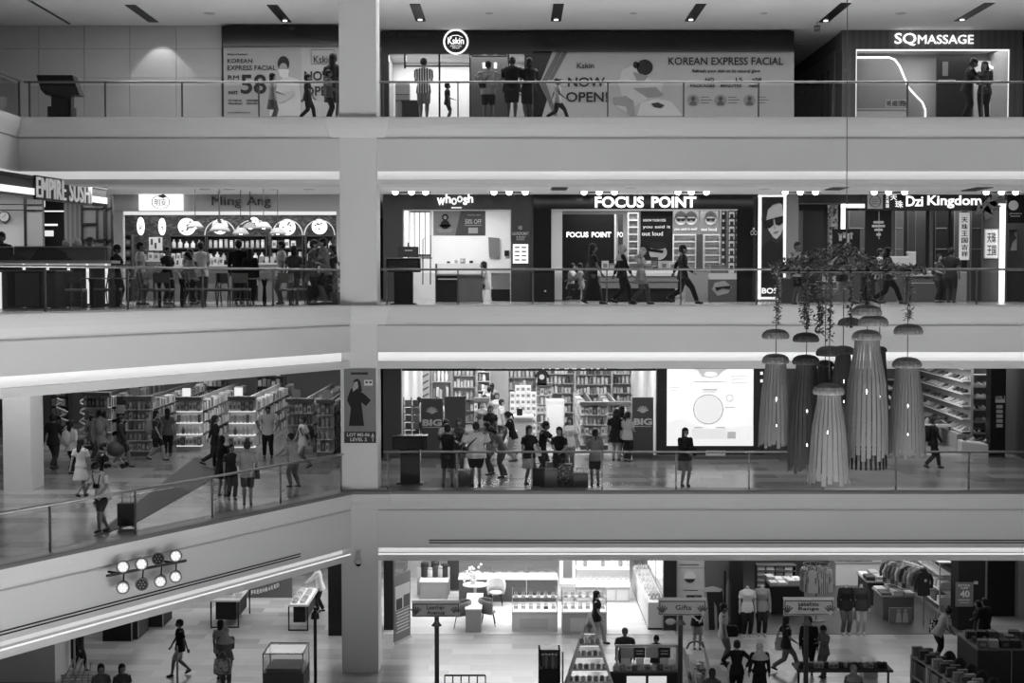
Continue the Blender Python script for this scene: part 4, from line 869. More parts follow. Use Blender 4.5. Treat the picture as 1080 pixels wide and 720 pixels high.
t=T3('gallery_bin','square grey bin beside the tall face light box','bin',832,43.5); part(t,'bin_body',M(.10),(824,294,840,319),Y=43.3,dep=.5); part(t,'bin_lid',M(.3),(823.5,292.5,840.5,294),Y=43.27,dep=.56)
t=T3('easel','tall black A-frame stand left of the man in white by the rail','stand',855,44); part(t,'board_panel',M(.03),(850,300,862,318),Y=44,dep=.05); part(t,'stand_top',M(.1),(849,299,863,300.5),Y=43.98,dep=.08)
kiosk('black directory kiosk at the rail in front of the laundry',425,272,287,320,L3,40.9,.98)
# column for the pale plank behind customers
t=T3('upright_plank','pale upright panel at the gem shop doorway','panel',1014,46.3); part(t,'panel_board',M(.30),(1008.5,286,1019.5,317),Y=46.3,dep=.3)
# track lights: three lamps on each black track
for k_,(xs_,lab)in enumerate((((417,434,449),'three-lamp track light above the left of the laundry'),((521,537,554),'three-lamp track light above the right of the laundry'),((616,632,648),'three-lamp track light above the FOCUS lettering'),((715,729,745),'three-lamp track light above the POINT lettering'),((828,844,860),'three-lamp track light right of the face light box'),((922,937,954),'three-lamp track light above the emblem board'),((1040,1056,1071),'three-lamp track light at the far right'))):
    Yt=45.3; zt=Z3C; t=thing('track_light',lab,'track light',(X(xs_[1],Yt,200),Yt,zt),'three-lamp track lights')
    g=MB(); g.box(X(xs_[0],Yt,200)-.15,X(xs_[2],Yt,200)+.15,Yt-.02,Yt+.02,zt-.04,zt,BLK); g.build('track_bar',t)
    for x_ in xs_:
        c=at(x_,202.6,Yt-.02); h=g=MB(); g.tube([c+Vector((0,.1,.03)),c],[.05,.075],BLK,12); g.tube([(c.x,Yt,zt-.03),c+Vector((0,.08,.03))],.012,BLK,6); h=g.build('lamp_head',t); h['wo']=tuple(Vector(t['wo']))
        g=MB(); g.disc(c+Vector((0,-.03,-.0)),.092,.03,E(14),16); g.build('bulb',h)
for k_,(a,b,lab)in enumerate(((590,198,'black air diffuser in the ceiling left of the FOCUS lettering'),(884,198,'black air diffuser in the ceiling above the right-angled light frame'),(1030,199,'black air diffuser in the ceiling above the ribbon ornament'))):
    c=onz(a,b,Z3C); t=thing('air_diffuser',lab,'ceiling vent',tuple(c)); g=MB(); g.box(c.x-.25,c.x+.25,c.y-.8,c.y+.8,Z3C-.02,Z3C+.01,slot); g.build('vent_plate',t); g=MB(); [g.box(c.x-.22,c.x+.22,c.y-.7+q*.35,c.y-.62+q*.35,Z3C-.03,Z3C-.02,M(.05))for q in range(5)]; g.build('vent_fin',t)
downlight(665,198,Z3C,.14,6,'lit round downlight between the two optician track lights')
downlight(806,199,Z3C,.14,5,'lit round downlight above the tall face light box')
# ------------------------------------------------------------------ MIDDLE GALLERY left: medicine hall shop and cafe
t=T3('storefront','pale shop front with dark Ming Ang lettering','shop front',240)
part(t,'fascia_board',M(.42),(118,205,366,222.5),Y=Y3,dep=.25); part(t,'light_slot',E(.6),(130,223,356,226.5),Y=Y3+.1,dep=.1); part(t,'side_post',M(.4),(118,222,130,320),Y=Y3,dep=.25); part(t,'side_post',M(.4),(355,222,362,320),Y=Y3,dep=.25)
writing(t,'Ming',223.5,207,255,219.5,Y3-.08,M(.05),bold=.01,th=.05); writing(t,'Ang',260.5,207,285.5,219.5,Y3-.08,M(.05),bold=.01,th=.05)
t=T3('light_box','white lit box with an oval emblem on the pale shop front','light box',169.5,Y3-.12); t.location.z=Z(222,Y3); t['wo']=tuple(t.location); part(t,'glowing_face',E(1.15),(146.5,203.5,192.5,221.8),Y=Y3-.12,dep=.12)
c=at(169.5,213,Y3-.14); g=MB(); g.rings([[c+Vector((cos(a)*r_,y,sin(a)*r_*.78))for a in[2*pi*j/28 for j in range(28)]]for r_,y in((.28,0),(.28,-.02),(.30,-.02),(.30,0))],M(.1),closed=True); g.build('emblem_ring',t); writing(t,'明安',163,209.5,175.5,217,Y3-.15,M(.15)); g=MB(); g.pprism([(166,207),(172,204.5),(176,207),(172,209)],Y3-.16,.02,M(.12)); g.build('emblem_bird',t)
brk=patchmat('dark_brickwork',(.03,.06,.10,.045),9,.8,(1,1,2)); 
g=MB(); g.pbox(118,200,366,322,50.2,.2,brk); struct(g,'wall_shop_back')
area('hall_light',(X(250,48.6),48.2,Z(209,Y3)),(8,2.2),230)
for k_,(x_,y_,rx,ry,lab)in enumerate(((148.5,238.5,3.7,9.5,'slim tilted glowing disc nearest the sushi counter'),(171,239,3.7,9,'slim tilted glowing disc second from the sushi counter'),(197,239,9,9,'full round glowing disc behind the first woven lamp'),(232,239,8,8,'round glowing disc half hidden by two woven lamps'),(268,234,5,5,'small glowing disc peeping above the middle woven lamps'),(303,239.5,8.5,8.5,'large glowing disc framed by an arch, left of the last one'),(337,239,8,8,'last glowing disc before the pillar, with blossom print'))):
    Yd=49.8; c=at(x_,y_,Yd); k1=Yd/F; t=thing('glowing_disc',lab,'wall lamp',tuple(c),'round glowing discs on the shop wall')
    g=MB(); g.rings([[c+Vector((cos(a)*rx*k1*q,y,sin(a)*ry*k1*q))for a in[2*pi*j/28 for j in range(28)]]for q,y in((.9,-.08),(1,-.05),(1,.05))],E(1.3)); g.build('lamp_face',t)
    g=MB(); random.seed(k_)
    for q in range(6):g.ell(c+Vector((random.uniform(-.5,.5)*rx*k1,-.09,random.uniform(-.6,.6)*ry*k1)),(.05*rx/9,.01,.035),M(.12),8,5)
    g.build('printed_blossom',t)
for k_,(x_,lab)in enumerate(((232,'white wall arch around the fourth disc'),(268,'white wall arch behind the middle lamps'),(303,'white wall arch around the large disc'),(337,'white wall arch beside the pillar'))):
    t=T3('wall_arch',lab,'arch',x_,49.7,'thin white arches on the shop wall'); g=MB(); w_=16 if k_!=1 else 20
    g.tube([at(x_+w_*cos(a),248-16*sin(a),49.7)for a in[pi*q/16 for q in range(17)]],.02,M(.6),6); g.build('arch_tube',t)
# back shelves with bottles and jars
random.seed(3)
for k_,(a,b,rows)in enumerate(((180,218,(262,276,290)),(219,282,(257,268.5,280)),(286,320,(256,267,280)),(323,352,(258,272,286)))):
    t,zs=shelving(['dark wall shelves behind the men at the sushi side','widest dark wall shelves, full of pale bottles','dark wall shelves under the large disc','dark wall shelves beside the pillar'][k_],X(a,49.3),X(b,49.3),49.3,.35,L3,Z(248,49.3),5,M(.04),M(.05))
    for j,z_ in enumerate(zs[1:-1]):
        fill(('bottle','jar','carton')[(j+k_)%3],X(a+1,49.3),X(b-1,49.3),49.35,z_+.0,.14+.03*((j+k_)%2),.30,.12,(.6,.5,.35,.65),'pale container on the wall shelves '+['behind the men at the sushi side','in the widest row of bottles','under the large disc','beside the pillar'][k_],'containers on the wall shelves '+['by the sushi side','in the widest bay','under the large disc','by the pillar'][k_],.3)
for k_,(a,b,c_,d)in enumerate(((150,274,178,314),(181,279,204,314),(212,279,242,312),(272,277,300,312))):
    t=T3('display_counter',['pale display counter behind the young man in white','display counter with hampers behind the seated group','long pale counter behind the man with the waistcoat','display counter with small goods behind the couple in black'][k_],'counter',(a+c_)/2,47.6)
    part(t,'counter_body',M(.2),(a,b+2,c_,d),Y=47.6,dep=.5); part(t,'worktop',M(.6),(a-.5,b,c_+.5,b+2),Y=47.55,dep=.6); part(t,'glass_front',GL,(a+1,b+5,c_-1,b+20),Y=47.57,dep=.02)
    fill(('carton','jar')[k_%2],X(a+1,47.7),X(c_-1,47.7),47.7,Z(b,47.6),.16,.26,.14,(.5,.2,.4,.6),'small pack on the '+['counter behind the young man in white','hamper counter','long pale counter','counter behind the couple in black'][k_],'packs on display counter '+'abcd'[k_],.2,'pack')
t=T3('white_poster','white poster with dark brush marks between the slim discs and shelves','poster',165,49); t.location.z=Z(262,49); t['wo']=tuple(t.location); part(t,'poster_sheet',M(.6),(157,250,171,264),Y=49,dep=.04); part(t,'brush_marks',M(.05),(159,252,161,258),(163,256,165,262),(167,251,169,256),Y=48.98,dep=.02)
t,zs=shelving('narrow tall shelf tower beside the sushi counter end',X(131,48),X(140,48),48,.35,L3,Z(247,48),6,M(.05),M(.12))
for z_ in zs[1:-1]:item('carton',.15,(X(135.5,48),48.15,z_),(.16,.12,.2),0,'dark pack on the narrow shelf tower','packs on the narrow tower','pack')
# woven pendants
def pendant(px,py,wpx,Y,label):
    c=at(px,py,Y); r=wpx*Y/F/2; t=thing('woven_pendant',label,'pendant lamp',tuple(c),'woven pendant lamps'); g=MB(); pr0=[(.10,.75),(.35,.72),(.62,.5),(.85,.22),(1,0),(.97,0),(.82,.2),(.58,.46),(.3,.66),(.1,.68)]
    g.rings([[c+Vector((q*r*cos(2*pi*j/20),q*r*sin(2*pi*j/20),z_*r))for j in range(20)]for q,z_ in pr0],stripemat('wicker',.28,.5,9,'Z',.8)if 'wicker' not in _m else _m['wicker'],cap=False)
    _m['wicker']=g.mats[0]; g.build('woven_shade',t,True,fixn=False)
    g=MB(); g.cyl((c.x,c.y,c.z+r*.7),.05,.1,M(.05),10); g.build('cap',t); g=MB(); g.tube([(c.x,c.y,c.z+r*.8),(c.x,c.y,Z3C)],.012,M(.05),6); g.build('cord',t)
    g=MB(); g.ell((c.x,c.y,c.z+r*.2),(.07,.07,.07),E(14),12,8); g.build('bulb',t,True)
for a in((206,240.5,19,44,'woven pendant lamp in front of the full round disc'),(232,244,23,44,'wide low woven pendant lamp under the half-hidden disc'),(231,240,17,45,'small woven pendant lamp just above a wider one'),(254,247,19,44.5,'low woven pendant lamp left of the middle cluster'),(264,241,18,45,'woven pendant lamp at the middle of the cluster, under the small disc'),(278,241,19,44,'woven pendant lamp right of the small disc'),(293,247,19,44.3,'low woven pendant lamp left of the large disc')):pendant(*a)
for k_,(a,b)in enumerate(((216,199.5),(242,199.5),(289,199.8),(326,199.5))):
    if k_==2:downlight(a,b,Z3C,.08,4,'small twin ceiling spot above the Ang lettering')
    else:downlight(a,b,Z3C,.14,.3,['dim round ceiling fitting right of the emblem light box','dim round ceiling fitting above the Ming lettering','dim round ceiling fitting near the pillar'][k_ if k_<2 else 2])
# sushi bar: slanting sign and back wall
S0,S1=Vector((X(-30,35.5,200),35.5)),Vector((X(112,42.9,200),42.9)); us=(S1-S0).normalized(); ns=Vector((us.y,-us.x))
def onsign(px):
    lo,hi=0.,1.2
    for _ in range(40):
        m_=(lo+hi)/2; p=S0+(S1-S0)*m_
        if 540+F*p.x/(p.y*CP+3*-SP)<px:lo=m_
        else:hi=m_
    return S0+(S1-S0)*lo
t=thing('sign_beam','slanting black sign beam of the sushi bar with a light strip and EMPIRE SUSHI letters','sign',(S1.x,S1.y,13.3))
zt,zb=13.95,13.35
def beam(z0,z1,out,m,nm,a=None,b=None):
    a=a or S0; b=b or S1; g=MB(); pts=[tuple(a+ns*out),tuple(b+ns*out),tuple(b-ns*.3),tuple(a-ns*.3)]; g.slab(pts,z0,z1,m); return g.build(nm,t)
beam(zt-.10,zt,.04,BLK,'top_rail'); beam(zb+.26,zt-.10,.0,M(.08),'beam_face'); beam(zb+.08,zb+.26,.03,E(.9),'light_strip'); beam(zb,zb+.08,.04,BLK,'bottom_rail')
a,b=onsign(35),onsign(93); p=lambda q,z_:Vector(((q+ns*.1).x,(q+ns*.1).y,z_))
a2=onsign(94.5); g=MB(); g.slab([tuple(a+ns*.07),tuple(a2+ns*.07),tuple(a2),tuple(a)],zb-.03,zt+.02,M(.06)); g.build('letter_backing',t)
writing(t,'EMPIRE SUSHI',0,0,1,1,1,E(.27),side=(p(a,zb+.02),p(b,zb+.02),p(a,zt-.02)),bold=.0,th=.02,spacing=1.1)
def T3w(name,label,cat,px,Y):return T3(name,label,cat,px,Y)
wallbox('wall_sushi_back',-60,205,44,322,45.0,.1,M(.42)); wallbox('wall_sushi_kitchen',40,205,119,322,47.5,.1,M(.03))
t=T3('timber_partition','brown-grey timber partition between the clock wall and the kitchen hatch','partition',35,44.4); part(t,'board_panel',M(.16),(28,200,45,322),Y=44.4,dep=.2); part(t,'edge_post',BLK,(25.5,200,28,322),Y=44.35,dep=.3)
part(t,'wall_rail',BLK,(-60,215,45,216),(-60,221,45,222),Y=44.3,dep=.05)
t=T3('timber_partition','dark timber panel with a hanging lantern right of the kitchen hatch','partition',77,44.6); part(t,'board_panel',stripemat('dark_boards',.05,.09,2.2,'X'),(68,207,86,322),Y=44.6,dep=.2)
t=T3('grid_screen','dark screen with a rectangular grid at the end of the sushi bar','screen',101,44.2); part(t,'screen_panel',M(.07),(86,207,118,322),Y=44.3,dep=.05)
part(t,'screen_grid',BLK,(85.5,207,87,300),(101,219,102.5,252),(109,207,112,300),(117,207,119,300),(86,218.5,118,220),(86,235,102,236.5),(86,252,118,253.5),Y=44.2,dep=.1)
t=T3('kitchen_hatch','dark kitchen hatch with two strip lamps behind the sushi counter','hatch',56,46.8); part(t,'strip_lamp',E(1.0),(46,222,69,223.2),(46,236,60,238),Y=46.7,dep=.08); part(t,'screen_panel',E(.75),(46,243,56,249),Y=46.7,dep=.05); part(t,'hatch_frame',M(.08),(45,208,46,262),(68,208,69,262),Y=46.6,dep=.1); part(t,'side_lamp',E(.6),(45,211,46.6,218),Y=46.5,dep=.1)
t=T3('wall_clock','round wall clock with a dark rim above the sushi counter','clock',4.5,44.9); c=at(4.5,228.5,44.85); t.location.z=c.z; t['wo']=tuple(t.location); g=MB(); g.disc(c,.175,.05,M(.05),30); g.build('clock_rim',t); g=MB(); g.disc(c+Vector((0,-.02,0)),.145,.03,M(.6),30); g.build('clock_face',t)
for a,l_ in((R(60),.11),(R(200),.07)):g=MB(); g.tube([c+Vector((0,-.03,0)),c+Vector((cos(a)*l_,-.03,sin(a)*l_))],.008,BLK,5); g.build('clock_hand',t)
# counter
Yc=37.6; t=T3('sushi_counter','long stone sushi counter with lit ribs underneath','counter',58,Yc); xr_=116
part(t,'stone_upstand',patchmat('marble_slab',(.10,.2,.07,.14),1.6,.2),(-120,261,111,276),Y=Yc+.35,dep=.12); part(t,'upper_ledge',M(.35),(-120,259.5,112,261),Y=Yc+.2,dep=.5); part(t,'worktop',M(.55),(-120,274.5,xr_+2,277.5),Y=Yc-.3,dep=.8)
part(t,'counter_front',M(.055,.4),(-120,277.5,xr_,322),Y=Yc+.05,dep=.5)
part(t,'lit_panel',E(.28),(-120,277.8,xr_,281),Y=Yc-.02,dep=.08)
for x_ in(25,50,72,92,112):part(t,'light_rib',E(.9),(x_-1,278,x_+1,320),Y=Yc-.03,dep=.1)
Yk=34.6; t=T3('counter_cabinet','dark tall cabinet block of the sushi bar next to the rail','cabinet',28,Yk); part(t,'cabinet_body',M(.03),(-60,286,58,324),Y=Yk,dep=1.2); part(t,'cabinet_door',M(.075),(16,288,41,323),Y=Yk-.03,dep=.03); part(t,'cabinet_door',M(.065),(44,288,57,323),Y=Yk-.03,dep=.03); part(t,'dark_gap',BLK,(8,288,14,323),Y=Yk-.03,dep=.03); part(t,'light_strip',E(.9),(-2,287,1,326),Y=Yk-.1,dep=.06); part(t,'cabinet_top',M(.2),(-60,284.5,59,286),Y=Yk-.04,dep=1.3)
for k_,(x_,w_,h_)in enumerate(((69.5,8,6.5),(81,10,8))):
    t=T3('serving_pot',['round pale serving pot on the sushi counter ledge','boxy pale rice cooker on the sushi counter ledge'][k_],'pot',x_,Yc+.4); c=at(x_,259.5,Yc+.4); t.location.z=c.z; t['wo']=tuple(t.location); r=w_*.0125; g=MB(); g.lathe([(r*.8,0),(r,.02),(r,h_*.016),(r*.7,h_*.023),(r*.15,h_*.025)],c,M(.55),16); g.build('pot_body',t,True); g=MB(); g.ell((c.x,c.y,c.z+h_*.026),(.02,.02,.015),M(.3)); g.build('lid_knob',t)
t=T3('beer_tap','thin bright tap on the sushi counter ledge','tap',14.5,Yc+.3); c=at(14.5,268,Yc+.1); t.location.z=c.z; t['wo']=tuple(t.location); g=MB(); g.tube([c,c+Vector((0,0,.22))],.02,M(.7,.2,.8,0),8); g.build('tap_column',t); g=MB(); g.tube([c+Vector((0,0,.2)),c+Vector((0,-.08,.19))],.012,M(.7,.2,.8,0),6); g.build('tap_spout',t)
# cafe chairs and tables
def chair(label,group='cafe chairs by the slanting rail'):
    wd,se=M(.10,.5),M(.42,.6); t=thing('cafe_chair',label,'chair',(0,0,0),group)
    g=MB(); g.obox((0,0,.455),(.44,.44,.05),(0,0,0),se); g.build('seat',t,bevel=.015); g=MB(); g.box(-.21,.21,-.21,.21,.40,.43,wd); g.build('seat_frame',t)
    for sx in(-1,1):
        g=MB(); g.tube([(.2*sx,-.2,.42),(.2*sx,-.2,0)],[.02,.016],wd,8); g.build('leg',t)
        g=MB(); g.tube([(.2*sx,.27,.88),(.2*sx,.2,.45),(.2*sx,.24,0)],[.016,.02,.016],wd,8); g.build('leg',t)
    g=MB(); g.rings([[Vector((a*.2,.265+.02*(1-a*a)+q*.015,z_))for a in(-1,-.5,0,.5,1)]+[Vector((a*.2,.285+.02*(1-a*a)+q*.015,z_))for a in(1,.5,0,-.5,-1)]for q,z_ in((-1,.62),(0,.75),(1,.88))],wd); g.build('backrest',t)
    g=MB(); g.tube([(-.2,-.2,.2),(.2,-.2,.2)],.011,wd,6); g.build('stretcher',t); return t
ch0=None
spots=[(62,36.2,90,'cafe chair half hidden at the end of the dark sushi cabinets'),(80,34.6,180,'cafe chair with its back to the rail, nearest the sushi cabinets'),(106,36.8,-90,'cafe chair turned sideways in front of the lit ribs'),(118,38.2,90,'cafe chair behind the first pedestal table'),(158,37.2,90,'cafe chair left of the vase table, seen from the side'),(173,36.0,180,'cafe chair with a wide pale seat beside the vase table'),(206,38.4,90,'cafe chair seen sideways below the waistcoat man'),(222,37.4,-60,'tall-backed cafe chair between the second and third tables'),(242,37.6,60,'tall-backed cafe chair left of the couple in black'),(255,38.0,180,'cafe chair pushed in front of the couple in black'),(303,38.6,180,'cafe chair with its back to the rail beside the hugging pair'),(314,39.6,-90,'cafe chair behind the man in grey, turned right')]
for k_,(px,Y,rz,lab)in enumerate(spots):
    loc=(X(px,Y,310),Y,L3)
    if ch0 is None:ch0=chair(lab); move(ch0,loc,R(rz))
    else:dup(ch0,loc,R(rz),lab)
tb0=None
def table(label):
    t=thing('pedestal_table',label,'table',(0,0,0),'square cafe tables'); g=MB(); g.box(-.36,.36,-.36,.36,.72,.75,M(.3,.3)); g.build('table_top',t,bevel=.01); g=MB(); g.lathe([(.05,.03),(.06,.2),(.04,.5),(.09,.72)],(0,0,0),BLK,12); g.build('pedestal',t); g=MB(); g.lathe([(.25,0),(.25,.02),(.06,.05)],(0,0,0),BLK,20); g.build('base',t); return t
for px,Y,lab in((97,36.0,'pedestal cafe table in front of the fourth lit rib'),(124,37.0,'pedestal cafe table at which the person in black sits'),(192,37.2,'pedestal cafe table with a napkin stand, middle of the cafe'),(279,38.3,'pedestal cafe table in front of the woman in black')):
    loc=(X(px,Y,310),Y,L3)
    if tb0 is None:tb0=table(lab); move(tb0,loc)
    else:dup(tb0,loc,0,lab)
t=thing('flower_vase','small vase of pale flowers on the cafe table rim near the rail','vase',(X(167,37.0,300),37.0,L3+.75)); c=Vector(t['wo']); g=MB(); g.lathe([(.04,0),(.06,.05),(.03,.14),(.04,.16)],c,M(.4),12); g.build('vase_body',t,True); g=MB()
for q in range(9):g.ell(c+Vector((.07*cos(q*2.4),.07*sin(q*2.4),.24+.05*(q%3))),(.035,.035,.03),M(.6),8,5)
g.build('blossoms',t,True)
dup(tb0,(X(168,37.0,310),37.0,L3),0,'pedestal cafe table carrying the small vase of flowers')
t=thing('napkin_stand','small white folded napkin stand on the middle cafe table','napkin stand',(X(189,37.1,300),37.1,L3+.75)); c=Vector(t['wo']); g=MB(); g.prism([(c.x-.06,c.z),(c.x+.06,c.z),(c.x,c.z+.14)],c.y-.04,c.y+.04,M(.65)); g.build('napkin',t)
t=T3('menu_stand','upright white menu board standing behind the young man in white','menu stand',152,38.6); part(t,'menu_panel',M(.55),(151.5,287,154.5,300),Y=38.6,dep=.03); part(t,'stand_post',BLK,(152.5,300,153.3,325),Y=38.61,dep=.02)
t=T3('potted_plant','leafy potted plant between the cafe corner and the pillar','plant',354,41.2); c=Vector(t['wo']); g=MB(); g.lathe([(.12,0),(.17,.35),(.15,.36)],c,M(.1),14); g.build('pot',t); g=MB(); random.seed(5)
for q in range(60):
    p=c+Vector((random.gauss(0,.1),random.gauss(0,.1),.45+random.random()*.75)); g.obox(p,(.10,.05,.008),(random.random()*3,random.random()*3,random.random()*3),M(.09,.6))
g.build('foliage',t); g=MB(); g.tube([c+Vector((0,0,.3)),c+Vector((0,0,1.1))],.015,M(.05),6); g.build('stem',t)
# ------------------------------------------------------------------ LOWER GALLERY
Y2=onz(540,483,L2).y
def T2(name,label,cat,px,Y=Y2,group=None):return thing(name,label,cat,(X(px,Y,440),Y,L2),group)
# poster on the pillar
t=thing('pillar_poster','poster on the pillar with a posing woman and LOT M2-06 LEVEL 2','poster',(X(380,39.93),39.93,Z(467,39.93))); yp=39.93
part(t,'poster_sheet',M(.20,.5),(363,389,396.5,467),Y=yp,dep=.03); part(t,'printed_panel',M(.05),(363,455,396.5,467),Y=yp-.012,dep=.01); part(t,'top_label',M(.04),(370,392.5,388,395),Y=yp-.012,dep=.01)
writing(t,'LOT M2-06',366,456.5,390,460,yp-.02,M(.6),bold=.04); writing(t,'LEVEL 2',369.5,461.5,387,465,yp-.02,M(.6),bold=.04); writing(t,'↑',391.5,456.5,395,465.5,yp-.02,M(.6),bold=.05)
g=MB(); g.pprism([(367,418),(370,410),(375,408),(379,412),(385,416),(391,422),(386,428),(381,424),(384,449),(368,449),(370,430),(366,422)],yp-.02,.012,M(.015)); g.build('printed_dress',t)
g=MB(); g.pprism([(372,408),(373,401),(377,399),(380,402),(382,412),(378,414),(377,404)],yp-.026,.01,M(.02)); g.build('printed_hair',t)
g=MB(); g.pprism([(373.5,403),(377,402),(378,408),(375,411),(372,413),(372,409)],yp-.03,.008,M(.35)); g.build('printed_face',t)
part(t,'printed_glasses',M(.65),(384,400.5,393,406.5),Y=yp-.02,dep=.01); part(t,'printed_lenses',M(.05),(385.5,402,388,404),(389.5,402,392,404),Y=yp-.026,dep=.01)
kiosk('black directory kiosk at the rail in front of the pharmacy',432,459.5,474,512,L2,41.0,1.02)
# walls of the pharmacy
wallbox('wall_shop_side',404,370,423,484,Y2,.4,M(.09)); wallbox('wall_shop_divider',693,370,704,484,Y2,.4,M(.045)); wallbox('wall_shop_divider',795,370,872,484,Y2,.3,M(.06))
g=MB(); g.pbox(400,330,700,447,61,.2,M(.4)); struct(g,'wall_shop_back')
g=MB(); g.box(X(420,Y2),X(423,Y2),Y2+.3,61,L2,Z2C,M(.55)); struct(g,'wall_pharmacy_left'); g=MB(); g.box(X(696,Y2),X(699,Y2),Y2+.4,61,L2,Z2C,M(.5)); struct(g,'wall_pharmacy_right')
for q in(49.5,54,58.5):area('pharmacy_light',(X(558,q),q,Z2C-.1),(8.5,.8),330)
t=thing('shop_sign','lit PHARMACY sign, cut by the beam above, over the pharmacy entrance','sign',(X(590,46.9),46.9,Z(389,46.9))); part(t,'sign_board',M(.03),(424,362,692,391),Y=Y2,dep=.1)
writing(t,'PHARMACY',572,376,643,389,Y2-.06,E(1.5),bold=.05,th=.06); part(t,'light_bar',E(1.6),(508,384,530,388.6),Y=Y2-.05,dep=.06); part(t,'light_bar',E(1.6),(533,384,557,388.6),Y=Y2-.05,dep=.06); part(t,'light_bar',E(1.6),(652,384,668,388.6),Y=Y2-.05,dep=.06)
def logo_board(label,a,b,c_,d,Y,txt=1):
    t=T2('logo_board',label,'board',(a+c_)/2,Y); part(t,'board_panel',M(.085,.5),(a,b,c_,d),Y=Y,dep=.12); 
    if txt:
        writing(t,'BIG',a+1.6,b+22,c_-1.2,b+29,Y-.02,M(.7),bold=.09); part(t,'name_line',M(.5),(a+2,b+30,c_-2,b+31),Y=Y-.02,dep=.01)
        g=MB(); c=at((a+c_)/2,b+14.5,Y-.02)
        for q in range(7):w_=R(90+(q-3)*26); g.obox(c+Vector((cos(w_)*.11,0,sin(w_)*.1)),(.16,.01,.045),(0,-w_,0),M(.6))
        g.ell(c,(.1,.012,.06),M(.6)); g.build('leaf_emblem',t)
    return t
logo_board('grey board with leaf emblem and BIG lettering, left of the pharmacy entrance',444,420,467,484,Y2); logo_board('plain grey board beside the left lettered board, behind the women',469,418,491,484,Y2+.1,0)
logo_board('grey board with leaf emblem and BIG lettering, right of the pharmacy entrance',667,419,689,484,Y2)
cv2=(.7,.55,.65,.4,.2,.6,.1)
def gondola(label,px,w,Yf,ln,h,side,vals=cv2,fr=4,m=None,kinds=('carton','bottle'),key=''):
    """shelf island running away from the atrium, with an end display"""
    x0,x1=X(px,Yf,450),X(px,Yf,450)+w; m=m or M(.3)
    t=thing('shelf_island',label,'shelf unit',(x0+w/2,Yf,L2)); g=MB(); g.box(x0,x1,Yf,Yf+ln,L2,L2+.15,m); g.build('base',t)
    g=MB(); g.box(x0+w/2-.03,x0+w/2+.03,Yf+.35,Yf+ln,L2+.15,L2+h,m); g.build('spine_panel',t); g=MB(); g.box(x0,x1,Yf+.3,Yf+.35,L2+.15,L2+h,M(.5)); g.build('end_panel',t)
    g=MB(); g.box(x0-.02,x1+.02,Yf,Yf+.34,L2+h,L2+h+.12,M(.12)); g.build('header',t)
    st=MB(); random.seed(int(px))
    for i in range(fr):
        z=L2+.15+(h-.15)*i/fr; g=MB(); g.box(x0,x1,Yf,Yf+.3,z,z+.03,E(.7)if key.startswith('bright')else M(.55)); g.build('shelf',t);  # bright islands: shelf boards glow themselves so the end display looks lit
        fill(kinds[i%len(kinds)],x0,x1,Yf+.02,z+.03,.13,(h-.15)/fr*.8,.2,vals,'product on the end shelves of the '+key,'products on the '+key,.1,'product')
        for sx in(side,):
            xa=x1-.04 if sx>0 else x0+.04; g=MB(); xs0=(x0+w/2,x1)if sx>0 else(x0,x0+w/2); g.box(xs0[0],xs0[1],Yf+.35,Yf+ln,z,z+.03,M(.25)); g.build('shelf',t)
            y=Yf+.4
            while y<Yf+ln-.1:
                bw=random.uniform(.09,.2); hh=(h-.15)/fr*random.uniform(.45,.85); st.box(xs0[1]-.22 if sx>0 else xs0[0]+.02,xs0[1]-.02 if sx>0 else xs0[0]+.22,y,y+bw,z+.03,z+.03+hh,M(random.choice(vals),.6,0,0)); y+=bw+.02
    o=st.build('packed_products'); tag(o,'packed goods along the side shelves of the '+key,'products',None,'stuff'); return t
# pharmacy interior
t=T2('wall_display','tall slanting white wall display at the far left of the pharmacy','display',438,58.5)
for q in range(2):
    a=425+q*15; g=MB(); g.pbox(a,350,a+13,450,58.6,.06,M(.65)); g.build('display_panel',t)
    for r_ in range(7):g=MB(); g.pprism([(a+1,392+r_*7),(a+12,386+r_*7),(a+12,388+r_*7),(a+1,394+r_*7)],58.5,.1,M(.15)); g.build('display_slat',t)
t=T2('magazine_rack','dark wire magazine rack left of the lettered board','rack',434,48.2)
for x_ in(426,434,442):part(t,'rack_post',BLK,(x_-.4,419,x_+.4,478),Y=48.2,dep=.05)
for r_ in range(6):
    part(t,'rack_shelf',M(.1),(426,428+r_*8,442,428.8+r_*8),Y=48.1,dep=.2)
    for q in range(2):item('book',random.choice((.15,.08,.25)),(X(430+q*8,48.1),48.15,Z(428+r_*8,48.1)),(.2,.04,.2),0,'magazine in the dark wire rack left of the lettered board','magazines in the wire rack','magazine')
random.seed(11)
wall_units=[(455,476,59.5,3,'pale'),(477,502,58.5,5,'second'),(503,517,59.8,6,'slim'),(536,566,57.5,5,'middle'),(566,606,58.5,6,'wide'),(607,645,58,6,'busy'),(646,694,58.5,6,'right-hand')]
for k_,(a,b,Yd,rows,nm)in enumerate(wall_units):
    key=['pale back shelf nearest the white wall display','back shelf behind the lettered board','slim back shelf at the aisle','back shelf above the carton stack','back shelf behind the black shirt','back shelf above the white chiller','widest back shelf near the right lettered board'][k_]
    t,zs=shelving(key+' of the pharmacy',X(a,Yd),X(b,Yd),Yd,.4,L2,L2+2.5,rows,M(.35),M(.45)); sm=MB()
    for j,z_ in enumerate(zs[:-1]):
        hh=2.3/rows*.78
        if z_-L2>.9 and j%2==0:fill(('carton','jar','bottle')[j%3],X(a,Yd)+.05,X(b,Yd)-.05,Yd+.02,z_,.15,hh,.2,cv2,'product on the '+key,'products on the '+key,.1,'product')
        else:fillstuff(sm,X(a,Yd)+.05,X(b,Yd)-.05,Yd+.02,z_,.12,hh,.25,cv2)
    tag(sm.build('packed_products'),'packed goods on the '+key,'products',None,'stuff')
